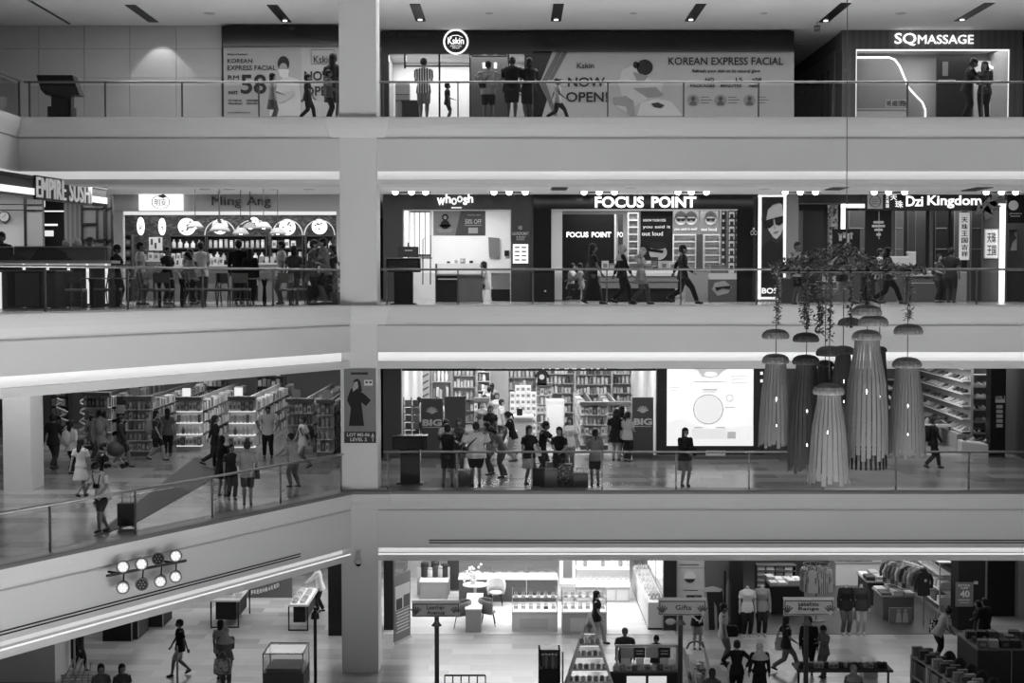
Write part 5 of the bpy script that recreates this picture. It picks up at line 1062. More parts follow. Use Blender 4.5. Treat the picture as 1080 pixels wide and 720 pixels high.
# stack of white cartons
for r_ in range(9):
    for c_ in range(5):
        if r_==8 and c_ in(0,4):continue
        item('carton',(.68,.6,.72)[(r_+c_)%3],(X(540.5+c_*5.6,51.5)+.0,51.6,L2+.0+r_*.235),(.18,.3,.23),0,'white carton in the tall stack beside the pharmacy till','stacked white cartons','carton')
t=T2('checkout_desk','white checkout desk in front of the carton stack','desk',548,50); part(t,'desk_body',M(.5),(536,441,562,468),Y=50,dep=.8); part(t,'desk_top',M(.65),(535,439,563,441),Y=49.95,dep=.9); part(t,'till_screen',BLK,(545,431,551,439),Y=50.2,dep=.05)
t=T2('wire_basket','tall white wire basket stand beside the checkout','basket',541,48.2)
for r_ in range(8):part(t,'basket_wire',M(.5),(535.5,455+r_*3.6,546,456+r_*3.6),Y=48.2,dep=.5)
for x_ in(535,545.5):part(t,'basket_post',M(.4),(x_,452,x_+.8,483),Y=48.15,dep=.04)
t=T2('drinks_chiller','plain white upright chiller in the pharmacy','chiller',585,51.5); part(t,'chiller_body',M(.6),(576,422,595.5,468),Y=51.5,dep=.7,bevel=.02); part(t,'chiller_door',M(.7),(577,427,594.5,464),Y=51.47,dep=.03); part(t,'handle',M(.2),(577.6,440,578.4,452),Y=51.42,dep=.04)
t=thing('hanging_shirt','black t-shirt with a pale print hung high in the pharmacy','t-shirt',at(571.5,406,54)); g=MB(); g.pprism([(567,392),(570,390),(574,390),(577,392),(580,397),(577.5,399),(576.5,397),(577,406),(566.5,406),(567,397),(565.5,399),(563.5,397)],54,.08,M(.02)); g.build('shirt_body',t); g=MB(); g.disc(at(571.5,397.5,53.98),.1,.02,M(.6),14); g.build('printed_emblem',t)
for a in((612.5,.95,49.6,7,1.55,-1,cv2,4,M(.06),('bottle','carton'),'dark shelf island behind the girl in grey'),(641,.8,51.5,6,1.4,-1,cv2,4,M(.2),('carton','jar'),'shelf island behind the woman with big hair'),(500,.55,52,6,1.5,1,cv2,4,M(.3),('jar','carton'),'shelf island left of the pharmacy aisle'),(566,.6,54,4,1.9,-1,cv2,5,M(.3),('carton','jar'),'shelf island behind the white chiller')):
    gondola(a[10]+', with an end display',a[0],a[1],a[2],a[3],a[4],a[5],a[6],a[7],a[8],a[9],a[10])
# big lit screen
t=thing('advert_screen','large bright advertising screen with a round product picture','screen',(X(749,46.9),46.9,L2)); ysn=Y2-.15
part(t,'screen_frame',M(.03),(693,384,806,484),Y=ysn+.02,dep=.15); part(t,'glowing_panel',E(.82),(703.5,389,794.5,470),Y=ysn-.03,dep=.06)
def pr(nm,v,*r):return part(t,nm,E(v),*r,Y=ysn-.045,dep=.012)
g=MB(); g.pprism([(730,389),(768,389),(763,391),(757,397),(749,398.5),(740,397),(736,391)],ysn-.045,.012,E(.35)); g.build('printed_cloud',t); g=MB(); c=at(749.5,394.5,ysn-.06); g.rings([[c+Vector((cos(a)*.2,y,sin(a)*.07))for a in[2*pi*j/20 for j in range(20)]]for y in(-.01,.01)],E(1.)); g.build('printed_badge',t)
c=at(747,431.5,ysn-.05); g=MB(); g.rings([[c+Vector((cos(a)*r_,y,sin(a)*r_))for a in[2*pi*j/40 for j in range(40)]]for r_,y in((.47,0),(.47,-.01),(.50,-.01),(.50,0))],E(.12),closed=True); g.build('printed_ring',t)
g=MB(); g.disc(c,.46,.01,E(.68),40); g.build('printed_globe',t)
c2=at(769.5,419.5,ysn-.05); g=MB(); g.rings([[c2+Vector((cos(a)*r_,y,sin(a)*r_))for a in[2*pi*j/24 for j in range(24)]]for r_,y in((.10,0),(.10,-.01),(.12,-.01),(.12,0))],E(.15),closed=True); g.build('printed_dial',t)
pr('printed_lines',.3,(732,402,764,403),(741,410,757,411.5),(741,412.5,755,413.5),(775,396,788,396.6),(775,399.5,785,400.1),(775,403,788,403.6),(765,429,775,430),(707,408,718,408.6),(707,411,714,411.6))
pr('printed_boxes',.62,(729,452,766,463),(743,441,751,442)); pr('printed_label',.3,(767,455,776,462.5),(732,450,741,451.5),(755,450,765,451.5)); pr('printed_dot',.3,(772,396,773.5,397.5),(772,399.5,773.5,401),(772,403,773.5,404.5))
g=MB(); g.pprism([(721,416),(728,416),(728,425),(721,425)],ysn-.045,.012,E(.8)); g.build('printed_card',t); g=MB(); g.pprism([(703.5,445),(718,441),(735,448),(755,452),(794.5,448),(794.5,470),(703.5,470)],ysn-.036,.005,E(.74)); g.build('printed_wave',t)
wallbox('wall_plinth',690,484-4,872,484,Y2-.3,.3,M(.12))
for q in range(5):
    if q<3:t=T2('label_light',['small lit label high on the dark post right of the screen','second small lit label on the dark post right of the screen','small lit label low on the dark post right of the screen'][q],'sign light',803,Y2-.05); t.location.z=Z((393,402,440)[q],Y2); t['wo']=tuple(t.location); part(t,'light_plate',E(1.),(802,(392,400,440)[q],804.5,(395,403,443)[q]),Y=Y2-.18,dep=.03); part(t,'plate_rim',M(.1),(801.5,(391.5,399.5,439.5)[q],805,(395.5,403.5,443.5)[q]),Y=Y2-.17,dep=.03)
# shoe shop
g=MB(); g.pbox(806,330,1110,452,58,.2,M(.22)); struct(g,'wall_shop_back'); area('shoe_shop_light',(X(960,50),50.5,Z2C-.1),(8,3.5),330)
A1,A2=Vector((X(973,57,400),57)),Vector((X(1024,49.6,400),49.6)); uw=(A2-A1).normalized(); nw=Vector((uw.y,-uw.x))
if nw.x>0:nw=-nw
def swall(z0,z1,o0,o1,m,nm,t,a=A1,b=A2):g=MB(); g.slab([tuple(a+nw*o0),tuple(b+nw*o0),tuple(b+nw*o1),tuple(a+nw*o1)],z0,z1,m); return g.build(nm,t)
t=thing('shoe_wall','slanting wall of lit shelves full of shoes','shelf unit',(A2.x,A2.y,L2)); swall(L2,L2+3.2,-.1,0,M(.3),'back_panel',t); swall(L2,L2+.55,0,.45,M(.25),'base_cabinet',t)
for i in range(6):
    z=L2+.62+i*.44; swall(z,z+.03,0,.3,M(.5),'shelf',t); swall(z-.012,z,.26,.3,E(.5),'shelf_light',t)
    L_=(A2-A1).length; n_=13
    for q in range(n_):p=A1+uw*(L_*(q+.5)/n_)+nw*.15; item('shoe',random.choice((.5,.05,.3,.65,.12)),(p.x,p.y,z+.05),(.27,.27,.15),math.atan2(nw.y,nw.x)+random.uniform(-.5,.5),'shoe on the slanting lit shoe wall','shoes on the slanting wall')
t=T2('shoe_table','low table heaped with dark shoes before the slanting shoe wall','table',988,51); part(t,'table_top',M(.5),(974,448,1003,450),Y=50.8,dep=1.0); 
for x_ in(975,1001):part(t,'leg',M(.1),(x_,450,x_+1.5,470),Y=50.9,dep=.08)
for q in range(22):item('shoe',random.choice((.03,.05,.2,.02)),(X(976+(q%11)*2.4,51.2),51.1+.4*(q//11),Z(448,50.8)+.03+.1*(q//11)),(.27,.25,.15),random.uniform(0,6),'dark shoe on the low table','shoes on the low table')
t,zs=shelving('dark shoe rack behind the hanging lamps',X(926,52),X(966,52),52,.4,L2,L2+2.3,6,M(.05),M(.07))
for z_ in zs[:-1]:
    for q in range(4):item('shoe',random.choice((.3,.1,.04)),(X(931+q*9,52),52.15,z_+.03),(.27,.25,.15),random.uniform(-1.5,-.5),'shoe on the dark rack behind the hanging lamps','shoes on the dark rack')
for k_,(a,b)in enumerate(((1026,1044),(1061,1100))):
    lb=['glass-shelved shoe bay left of the black column','shoe bay at the far right of the lower gallery'][k_]; Yb_=50.2-.6*k_
    t,zs=shelving(lb,X(a,Yb_),X(b,Yb_),Yb_,.35,L2,L2+2.6,6,M(.3),M(.25))
    for z_ in zs[:-1]:
        for q in range(3):item('shoe',random.choice((.5,.05,.3,.15)),(X(a+(q+.5)*(b-a)/3,Yb_),Yb_+.12,z_+.03),(.27,.27,.15),random.uniform(-2,0),'shoe in the '+lb,'shoes in bay '+'abc'[k_])
t=T2('display_plinth','low pale plinth with sandals left of the black column','plinth',1030,48.2); g=MB(); g.slab([(X(1016,48.2),48.2),(X(1044,47.3),47.3),(X(1044,47.3),48.3),(X(1018,48.2),48.9)],L2,L2+.42,M(.35)); g.build('plinth_block',t); g=MB(); g.slab([(X(1016.5,48.2),48.25),(X(1044,47.3),47.35),(X(1044,47.3),48.25),(X(1018,48.2),48.85)],L2+.42,L2+.45,M(.5)); g.build('plinth_top',t)
for q in range(4):item('shoe',(.05,.3)[q%2],(X(1021+q*6,48.2),48.4-q*.15,L2+.48),(.27,.25,.15),1+q,'sandal on the low pale plinth','sandals on the plinth')
t=T2('directory_column','black square column with small white notice plates','column',1052,Y2-.1); part(t,'column_body',BLK,(1045,360,1061,479),Y=Y2+.3,dep=.5,bevel=.01)
writing(t,'LEVEL 2',1049.8,417.5,1060,420.5,Y2+.27,M(.6)); part(t,'notice_plate',M(.5),(1050,421,1060,424.5),Y=Y2+.27,dep=.02)
for r_ in range(5):part(t,'notice_plate',M(.4),(1051,427+r_*5,1057.5,430.5+r_*5),Y=Y2+.27,dep=.02)
# left shops on the lower gallery
g=MB(); g.box(-24,X(404,62),60,60.2,L2,Z2C,M(.2)); struct(g,'wall_shop_back'); g=MB(); g.box(X(372,50)+.9,X(372,50)+1.0,41.1,60,L2,Z2C,M(.10)); struct(g,'wall_store_right')
area('store_light',(-11.5,50.5,Z2C-.1),(11,2),260); area('store_light',(-11,55,Z2C-.1),(11,2),150)
dvl=(.3,.15,.5,.08,.4,.2)
for k_,a in enumerate(((88,.9,49.5,8,1.9,1,(.1,.2,.05,.3),4,M(.05),'dark shelf island behind the tall visitor'),(131,.9,47.8,9,1.9,1,dvl,5,M(.08),'dark shelf island next to the walking backpacker'),(186,.85,49.3,9,1.75,1,cv2,4,M(.4),'bright shelf island left of the guard'),(241,.9,48.9,9,1.8,1,cv2,4,M(.5),'brightest shelf island just behind the guard'),(302,.9,48.6,9,1.75,1,(.5,.3,.6,.2),4,M(.3),'shelf island behind the walking backpack man'),(334,.55,47.6,8,1.8,1,dvl,4,M(.12),'narrow shelf island near the poster pillar'))):
    gondola(a[9]+', with an end display',a[0],a[1],a[2],a[3],a[4],a[5],a[6],a[7],a[8],('carton','bottle','jar'),a[9])
    t=T2('promotion_sign','small white promotion board on top of the '+a[9],'sign',a[0]+14,a[2]); t.location.z=L2+a[4]+.12; t['wo']=tuple(t.location); x_=X(a[0]+10,a[2],430); g=MB(); g.box(x_-.14,x_+.14,a[2]+.1,a[2]+.13,L2+a[4]+.14,L2+a[4]+.42,E(.8)if k_ in(2,3)else M(.5)); g.build('sign_face',t); g=MB(); g.box(x_-.02,x_+.02,a[2]+.11,a[2]+.12,L2+a[4]+.12,L2+a[4]+.14,BLK); g.build('sign_foot',t)
t=T2('balloon_garland','curling streamer garland at the back of the left shops','garland',75,52); g=MB(); g.tube([at(60+5*sin(q*1.3)+q*1.0,420+q*2.4,52)for q in range(18)],.045,M(.25),6); g.build('streamer',t); g=MB(); g.tube([at(88+4*sin(q*1.5+1),418+q*2.4,51.5)for q in range(16)],.04,M(.35),6); g.build('streamer',t)
t=T2('display_board','dark standing board with a small framed sheet behind the visitors','board',120,50.5); part(t,'board_panel',M(.02),(111,418,134,478),Y=50.5,dep=.1); part(t,'framed_sheet',M(.3),(122,427,132,436),Y=50.47,dep=.03)
for k_,(a,b)in enumerate(((52,72),(208,238),(270,300))):t,zs=shelving(['dark back shelf behind the dark-clad visitor','dark back shelf between the bright islands','dark back shelf right of the guard'][k_],X(a,57),X(b,57),57,.4,L2,L2+2.5,6,M(.06),M(.12)); sm=MB(); [fillstuff(sm,X(a,57)+.05,X(b,57)-.05,57.02,z_,.16,.3,.25,dvl)for z_ in zs[:-1]]; tag(sm.build('packed_products'),'packed goods on the '+['back shelf behind the dark-clad visitor','back shelf between the bright islands','back shelf right of the guard'][k_],'products',None,'stuff')
# dark band of darker floor in the left walkway
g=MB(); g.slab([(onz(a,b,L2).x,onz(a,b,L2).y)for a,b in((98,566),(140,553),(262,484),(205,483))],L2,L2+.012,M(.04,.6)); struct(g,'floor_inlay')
# stage lights on the slanting fascia
t=thing('stage_light_bar','black bar of eight round stage lamps on the slanting fascia','light rig',(0,0,0)); a_,b_=offs(pathD,.35)[1],offs(pathD,.35)[0]
def rigp(px,py):
    lo,hi=0.,1.
    for _ in range(40):
        m_=(lo+hi)/2; p=a_+(b_-a_)*m_
        if 540+F*p.x/(p.y*CP+7*SP)>px:lo=m_
        else:hi=m_
    p=a_+(b_-a_)*lo; return Vector((p.x,p.y,Z(py,p.y)))
r0,r1=rigp(113,607),rigp(196,591); t.location=(r0+r1)/2; t['wo']=tuple(t.location); g=MB(); g.tube([r0,r1],.035,M(.05,.4),8); g.build('bar',t)
for q in(.15,.85):p=r0.lerp(r1,q); n3=Vector(((b_-a_).y,-(b_-a_).x,0)).normalized(); n3=n3 if n3.dot(Vector((1,0,0)))>0 else-n3; g=MB(); g.tube([p,p-n3*.42],.03,BLK,6); g.build('wall_bracket',t)
for k_,(px_,py_,s_)in enumerate(((130,597.5,4),(149.5,594.5,4),(167,589,0),(185.5,586,4),(130,618.5,3),(150,615,0),(169.5,612,3),(185.5,607,3))):
    c=rigp(px_,py_); dr=(Vector((0,0,ZC-1.5))-c).normalized()if k_<4 else(Vector((-4,6,2))-c).normalized(); g=MB(); g.tube([c-dr*.22,c-dr*.15,c+dr*.02,c+dr*.09],[.06,.11,.135,.15],M(.1,.4),16); h=g.build('lamp_can',t)
    g=MB(); g.tube([c+dr*.085,c+dr*.10],.12,E(.25)if s_ else M(.03,.2),16); g.build('lens',h)
    g=MB(); 
    for j in range(7):
        u_=dr.cross(Vector((0,0,1))).normalized(); v_=u_.cross(dr); p=c+dr*.105+((u_*cos(j*pi/3)+v_*sin(j*pi/3))*.07 if j<6 else Vector()); g.tube([p,p+dr*.01],.02,E(s_*.55)if s_ else M(.15,.3),8)
    g.build('lens_cells',h)
    g=MB(); q_=r0.lerp(r1,(px_-113)/83); g.tube([q_,c+(c-q_)*.1],.018,BLK,6); g.build('yoke',h)
    if s_:
        for l_ in(1,):
            pass
# cctv on the pillar
t=thing('security_camera','dome security camera on the pillar at ground level','camera',at(378,594,39.8)); c=Vector(t['wo']); g=MB(); g.tube([c+Vector((0,.17,.3)),c+Vector((0,-.02,.32)),c+Vector((0,-.02,.12))],[.05,.06,.07],M(.5),10); g.build('mount',t,True); g=MB(); g.ell(c+Vector((0,-.02,.05)),(.1,.1,.1),M(.6),14,8); g.build('housing',t,True); g=MB(); g.ell(c+Vector((0,-.02,-.0)),(.085,.085,.085),BLK,14,8); g.build('lens_dome',t,True)
# low notice plates on the rail
for k_,(a,b,c_,d)in enumerate(((744.5,475,765,480.5),(786.5,475.3,795,478))):t=thing('rail_notice',['wide white notice plate on the glass rail right of the woman in black','small white notice plate on the glass rail, nearer the lamps'][k_],'notice',at((a+c_)/2,d,40.02)); part(t,'notice_plate',M(.45),(a,b,c_,d),Y=40.0,dep=.02); part(t,'printed_line',M(.1),(a+1,b+2,c_-1,b+2.8),Y=39.99,dep=.01)
# ------------------------------------------------------------------ GROUND FLOOR
def Y1(py):return onz(540,py,0).y
def T1(name,label,cat,px,Y,group=None):return thing(name,label,cat,(X(px,Y,640),Y,0),group)
def pslab(mb,pts,z0,z1,m):
    """plan polygon given by image points on the plane z1"""
    return mb.slab([(onz(a,b,z1).x,onz(a,b,z1).y)for a,b in pts],z0,z1,m)
g=MB(); ys_=Y1(669); g.slab([(X(404,ys_,640),ys_),(X(713,ys_,640),ys_),(X(713,ys_,640),62),(X(404,ys_,640),62)],0,.012,tilemat('pale_floor_boards',.5,.42,1.6,.18,.004,.35,.8)); struct(g,'floor_shop',origin=(0,0,0))
g=MB(); g.slab([(X(776,44.4,640),44.4),(X(1019,44.4,640),44.4),(X(1019,44.4,640),62),(X(776,44.4,640),62)],0,.012,M(.06,.4)); struct(g,'floor_shop',origin=(0,0,0))
g=MB(); g.box(X(400,57),XR,57,57.2,0,Z1C,M(.5)); struct(g,'wall_shop_back')
g=MB(); g.box(X(710,45),X(713,45),45,57,0,Z1C,M(.3)); struct(g,'wall_shop_divider'); g=MB(); g.box(X(772,44.6),X(785,44.6),44.5,45.4,0,Z1C,BLK); g.box(X(776,45),X(779,45),45.4,57,0,Z1C,M(.1)); struct(g,'wall_shop_divider')
g=MB(); g.box(X(404,45),X(414,45),44.9,45.6,0,Z1C,M(.02)); struct(g,'wall_shop_side'); g=MB(); g.box(X(345,44.3),X(361,44.3),44.2,44.5,0,Z1C,BLK); struct(g,'wall_shop_side')
area('jewellery_light',(X(560,49),48.5,Z1C-.05),(8.5,5),760); area('clothes_light',(X(900,49),49,Z1C-.05),(7,4),260); area('left_shop_light',(-9.5,49,Z1C-.05),(8,5),215)
area('white_shop_light',(X(742,47),46,Z1C-.05),(1.6,1.5),90)
# standee
t=T1('standing_banner','tall printed standing banner beside the dark jamb, left of the jewellery shop','banner',424,44.3); a,b=onz(416,679,0),onz(433,671,0)
def sq(o0,o1,z0,z1,out,m,nm,t=t,a=a,b=b):
    A_,B_=Vector((a.x,a.y)),Vector((b.x,b.y)); u=(B_-A_); n=Vector((u.y,-u.x)).normalized(); g=MB(); g.slab([tuple(A_+u*o0+n*out),tuple(A_+u*o1+n*out),tuple(A_+u*o1+n*(out-.03)),tuple(A_+u*o0+n*(out-.03))],z0,z1,m); return g.build(nm,t)
sq(0,1,.05,2.1,0,M(.14),'banner_sheet'); sq(0,1,0,.05,.05,M(.4),'base'); sq(.05,.95,1.0,1.75,.012,M(.5),'printed_panel'); sq(.1,.45,1.02,1.35,.022,M(.05),'printed_picture'); sq(.55,.92,1.02,1.4,.022,M(.07),'printed_picture')
for q in range(7):sq(.1+.03*(q%3),.9-.05*(q%2),.9-q*.1,.94-q*.1,.012,M(.5),'printed_line')
# jewellery shop furniture
def desk(label,rect,Yf,dep,vb,vt,name='counter',cat='counter',glow=None,top=.04,h=None):
    a,b,c_,d=rect; t=T1(name,label,cat,(a+c_)/2,Yf); zt=Z(b,Yf); x0,x1=X(a,Yf,(b+d)/2),X(c_,Yf,(b+d)/2)
    g=MB(); g.box(x0,x1,Yf,Yf+dep,0,zt-top,M(vb)); g.build('counter_body',t,bevel=.01); g=MB(); g.box(x0-.02,x1+.02,Yf-.02,Yf+dep+.02,zt-top,zt,glow or M(vt)); g.build('worktop',t); return t,x0,x1,zt
t,x0,x1,zt=desk('grey reception desk with a pale upper panel at the left of the jewellery shop',(443,613,472,632),Y1(632),.7,.2,.5)
g=MB(); g.box(x0-.15,x1+.05,Y1(632)+.7,Y1(632)+.8,0,zt+.35,M(.33)); g.build('upper_panel',t)
for k_,(x_,v_,h_)in enumerate(((448,.02,.5),(454,.4,.35),(459,.03,.55),(465,.3,.4),(469,.02,.45))):item('jar',v_,(X(x_,50.5),50.1,zt+.0),(.3,.3,h_),0,['tall dark vase at the left of the reception desk','pale pot on the reception desk','tallest dark vase on the reception desk','small pale vase on the reception desk','dark vase at the right of the reception desk'][k_],None,'vase')
wallbox('wall_jewellery_dark',472,575,484,622,50.6,.15,M(.03)); wallbox('wall_jewellery_dark',430,575,445,612,53,.1,M(.3))
lite=E(.95)
for k_,(a,c_)in enumerate(((484,519),(520,555),(556,588))):
    t,x0,x1,zt=desk(['lit white showcase at the back left of the jewellery shop','middle lit white showcase at the back of the jewellery shop','lit white showcase at the back, right of the middle one'][k_],(a,610,c_,635),Y1(635),.9,.06,.7,'showcase','showcase'); 
    g=MB(); g.box(x0+.02,x1-.02,Y1(635)+.05,Y1(635)+.85,zt,zt+.03,E(.8)); g.build('lit_bed',t); g=MB(); g.box(x0,x1,Y1(635)+.0,Y1(635)+.9,zt+.03,zt+.22,GL); g.build('glass_case',t)
    for q in range(3):item('tray',.6,(x0+(q+.5)*(x1-x0)/3,Y1(635)+.4,zt+.03),(.22,.3,.12),0,'jewellery tray in the '+['back left','middle back','right back'][k_]+' showcase','trays in showcase '+'abc'[k_])
t,x0,x1,zt=desk('long narrow consulting desk with a lit top in the jewellery shop',(491,642,507.5,667),Y1(667),2.3,.3,.6,'consulting_desk','desk'); g=MB(); g.box(x0+.08,x1-.08,Y1(667)+.1,Y1(667)+1.6,zt,zt+.01,E(.85)); g.build('lit_bed',t)
t=T1('round_table','round white table with a bouquet behind the consulting desk','table',500,48.2); c=Vector((X(501,48.2,620),48.2,0)); g=MB(); g.lathe([(.42,.74),(.42,.78)],c,M(.6),28); g.build('table_top',t); g=MB(); g.lathe([(.3,0),(.3,.03),(.05,.05),(.05,.74)],c,M(.4),16); g.build('pedestal',t)
t=thing('bouquet','pale bouquet of flowers standing on the round white table','flowers',(c.x-.05,c.y,.78)); g=MB(); random.seed(9)
for q in range(40):g.ell(Vector((c.x-.05,c.y,1.12))+Vector((random.gauss(0,.14),random.gauss(0,.1),random.gauss(0,.16))),(.05,.05,.05),M(.55),7,5)
g.build('blossoms',t,True); g=MB(); g.lathe([(.07,0),(.1,.1),(.05,.22)],(c.x-.05,c.y,.78),M(.5),12); g.build('vase',t,True)
def tubchair(label,v):
    t=thing('tub_chair',label,'chair',(0,0,0),'padded chairs in the jewellery shop'); m=M(v,.8); g=MB(); g.ell((0,0,.45),(.25,.25,.07),m,16,8); g.build('seat',t,True)
    g=MB(); 
    rs=[]
    for z_,r_,th in((.42,.25,.02),(.6,.29,.03),(.78,.29,.03),(.84,.27,.02)):
        rs.append([Vector((sin(a)*(r_+o_),cos(a)*(r_+o_),z_+.06*cos(a)))for o_,as_ in((0,[R(-115+23*q)for q in range(11)]),(th+.02,[R(115-23*q)for q in range(11)]))for a in as_])
    g.rings(rs,m); g.build('backrest',t,True)
    for sx in(-1,1):
        for sy in(-1,1):g=MB(); g.tube([(.15*sx,.15*sy,.42),(.23*sx,.23*sy,0)],[.018,.012],BLK,6); g.build('leg',t)
    return t
tc=tubchair('grey tub chair right of the consulting desk, turned to it',.18); move(tc,(X(515,45.6,650),Y1(661)+.2,0),R(90))
dup(tc,(X(487,45.6,650),Y1(664)+.3,0),R(-90),'grey tub chair left of the consulting desk'); pc=tubchair('pale tub chair before the middle back showcase',.5); move(pc,(X(523,48.4,630),48.4,0),R(0)); dup(pc,(X(494,49.0,620),49.3,0),R(180),'pale tub chair half hidden behind the bouquet')
for k_,(a,c_,d,yb_)in enumerate(((540,588,668,618),(593,640,669,618))):
    Yf=Y1(d-(2 if k_==0 else 0)); t,x0,x1,zt=desk(['front glass showcase with a pale base, left of the woman in black','front glass showcase with a grey base, behind the woman in black'][k_],(a,645,c_,d-2),Yf,.8,(.6,.35)[k_],.7,'showcase','showcase')
    g=MB(); g.box(x0+.02,x1-.02,Yf+.03,Yf+.77,zt,zt+.05,lite); g.build('lit_bed',t); g=MB(); g.box(x0,x1,Yf,Yf+.8,zt+.05,zt+.62,GL); g.build('glass_case',t); g=MB(); g.box(x0,x1,Yf+.5,Yf+.78,zt+.33,zt+.35,M(.7)); g.build('glass_shelf',t)
    for(xx,yy)in((x0,Yf),(x1-.02,Yf),(x0,Yf+.78),(x1-.02,Yf+.78)):g=MB(); g.box(xx,xx+.02,yy,yy+.02,zt,zt+.62,M(.6)); g.build('case_post',t)
    for q in range(6):item('tray',(.05 if q==4 else .6),(x0+(q+.5)*(x1-x0)/6,Yf+.3,zt+.05),(.14,.25,.14),0,'jewellery stand in the front showcase '+['left of the woman in black','behind the woman in black'][k_],'jewellery in front showcase '+'ab'[k_],'jewellery stand'); item('tray',.6,(x0+(q+.5)*(x1-x0)/6,Yf+.63,zt+.35),(.14,.2,.12),0,'upper jewellery stand in the front showcase '+['left of the woman in black','behind the woman in black'][k_],'upper jewellery in front showcase '+'ab'[k_],'jewellery stand')
    g=MB(); g.box(x0+.25,x1-.3,Yf-.01,Yf,.1,zt-.2,M(.5)); g.build('door',t); 
t=T1('low_cabinet','white display wall with cupboards at the back right of the jewellery shop','cabinet',636,Y1(635)); Yc1=Y1(635)
part(t,'cupboard',M(.45),(608,620,664,634.5),Y=Yc1,dep=.5); part(t,'lit_shelf',E(.9),(608,598.5,664,600.5),(608,612,664,616),Y=Yc1+.3,dep=.4); part(t,'counter_edge',M(.7),(607,616,665,619.5),Y=Yc1-.05,dep=.6); part(t,'shelf_back',M(.6),(608,575,664,616),Y=Yc1+.7,dep=.05); part(t,'plinth',M(.05),(610,634.5,662,636),Y=Yc1+.1,dep=.3)
for q in range(4):part(t,'drawer',M(.55),(610+q*13.5,622,622+q*13.5,633),Y=Yc1-.02,dep=.02)
for q in range(9):item('jar',(.6,.2,.5)[q%3],(X(611+q*6.2,Yc1+.5,600),Yc1+.5,Z(598.5,Yc1+.3)),(.14,.14,.22),0,'small ornament on the top lit shelf at the back right','ornaments on the top lit shelf','ornament'); item('tray',.45,(X(611+q*6.2,Yc1+.5,612),Yc1+.45,Z(612,Yc1+.3)),(.15,.15,.1),0,'jewellery tray on the lower lit shelf at the back right','trays on the lower lit shelf')
t=T1('standing_mirror','white framed mirror left of the back display wall','mirror',598,Yc1+.1); part(t,'mirror_frame',M(.65),(590,570,607,616),Y=Yc1+.1,dep=.08); part(t,'mirror_pane',M(.15,.1),(594,588,603.5,609),Y=Yc1+.08,dep=.02); part(t,'mirror_stand',M(.5),(592,616,605,635),Y=Yc1+.12,dep=.3)
# right-hand counter row running back
g_=T1('long_showcase','long showcase running back along the right side of the jewellery shop','showcase',690,44.9)
def run(pts,z0,z1,m,nm,t):g=MB(); pslab(g,pts,z0,z1,m); return g.build(nm,t)
zt=.95; xr0,xr1=X(683.5,44.9,650),X(701,44.9,650)
g=MB(); g.box(xr0,xr1,44.9,50.6,.08,zt-.06,M(.45)); g.build('counter_body',g_); g=MB(); g.box(xr0,xr1,44.95,50.6,0,.08,BLK); g.build('plinth',g_); g=MB(); g.box(xr0+.03,xr1-.03,44.93,50.6,zt-.06,zt,E(.7)); g.build('lit_bed',g_); g=MB(); g.box(xr0,xr1,44.9,50.6,zt,zt+.25,GL); g.build('glass_case',g_)
for q in range(10):item('tray',(.5,.3)[q%2],(xr0+.26,45.2+q*.53,zt),(.4,.3,.12),0,'jewellery tray in the long side showcase','trays in the long side showcase')
t=T1('window_display','tall lit white window shelves above the long showcase','display',700,45.2); 
g=MB(); g.box(xr1+.05,xr1+.12,45.2,50.6,0,Z1C,M(.6)); g.build('back_panel',t)
for z_ in(1.6,2.0,2.4,2.8):g=MB(); g.box(xr1-.25,xr1+.05,45.2,50.6,z_,z_+.03,E(.8)); g.build('lit_shelf',t)
for q in range(5):g=MB(); g.box(xr1-.27,xr1-.24,45.2+q*1.3,45.24+q*1.3,1.5,Z1C,M(.7)); g.build('upright',t)
# dark window, white poster board, giant printed man
t=T1('window_panel','dark glass shop window right of the white window shelves','shop window',706,44.8); t.name='dark_display_case'; part(t,'glass_pane',M(.03,.15),(700,575,714,669.5),Y=44.85,dep=.08); part(t,'case_frame',M(.2),(699.3,575,700.2,671),(713.6,575,714.4,671),Y=44.8,dep=.1); g=MB(); g.ell(at(707,655,44.9),(.2,.1,.13),M(.35),12,8); g.build('pale_ornament',t)
t=T1('poster_board','white poster board with a half-filled circle between dark window and giant figure','poster',728,45); part(t,'board_panel',M(.52),(714,560,743,669),Y=45,dep=.08); c=at(727.5,608,44.98); g=MB(); g.disc(c,.19,.02,M(.7),28); g.build('printed_circle',t); g=MB(); g.prism([(c.x+.19*cos(R(200+q*14)),c.z+.19*sin(R(200+q*14)))for q in range(11)],c.y-.02,c.y-.01,M(.03)); g.build('printed_half',t)
part(t,'printed_lines',M(.1),(717,595,737,596),(721,622,736,622.8),Y=44.98,dep=.02); part(t,'printed_bar',M(.03),(724,627.5,740,630),Y=44.98,dep=.02); part(t,'seam_line',M(.3),(714,598.5,743,599.2),Y=44.99,dep=.01)
t=T1('giant_figure_poster','wall-high poster of a standing figure in a grey shirt and dark trousers','poster',758,45); part(t,'poster_sheet',M(.33),(743,560,776,670),Y=44.97,dep=.08)
g=MB(); g.pprism([(745,560),(768,560),(773,585),(769,608),(764,622),(744,622),(743,600)],44.95,.02,M(.12)); g.build('printed_shirt',t); g=MB(); g.pprism([(745,623),(762,623),(764,645),(761,668),(757,668),(756,640),(753,634),(754,667),(748,667),(747,640)],44.95,.02,M(.02)); g.build('printed_trousers',t); g=MB(); g.pprism([(742,620),(752,618),(762,621),(760,624),(743,624)],44.93,.02,M(.5)); g.build('printed_hem',t)
g=MB(); g.pprism([(746,665),(756,664),(757,669),(747,670)],44.93,.02,M(.5)); g.build('printed_shoe',t); part(t,'dark_pole',BLK,(763.5,602,765.5,640),Y=44.93,dep=.02)
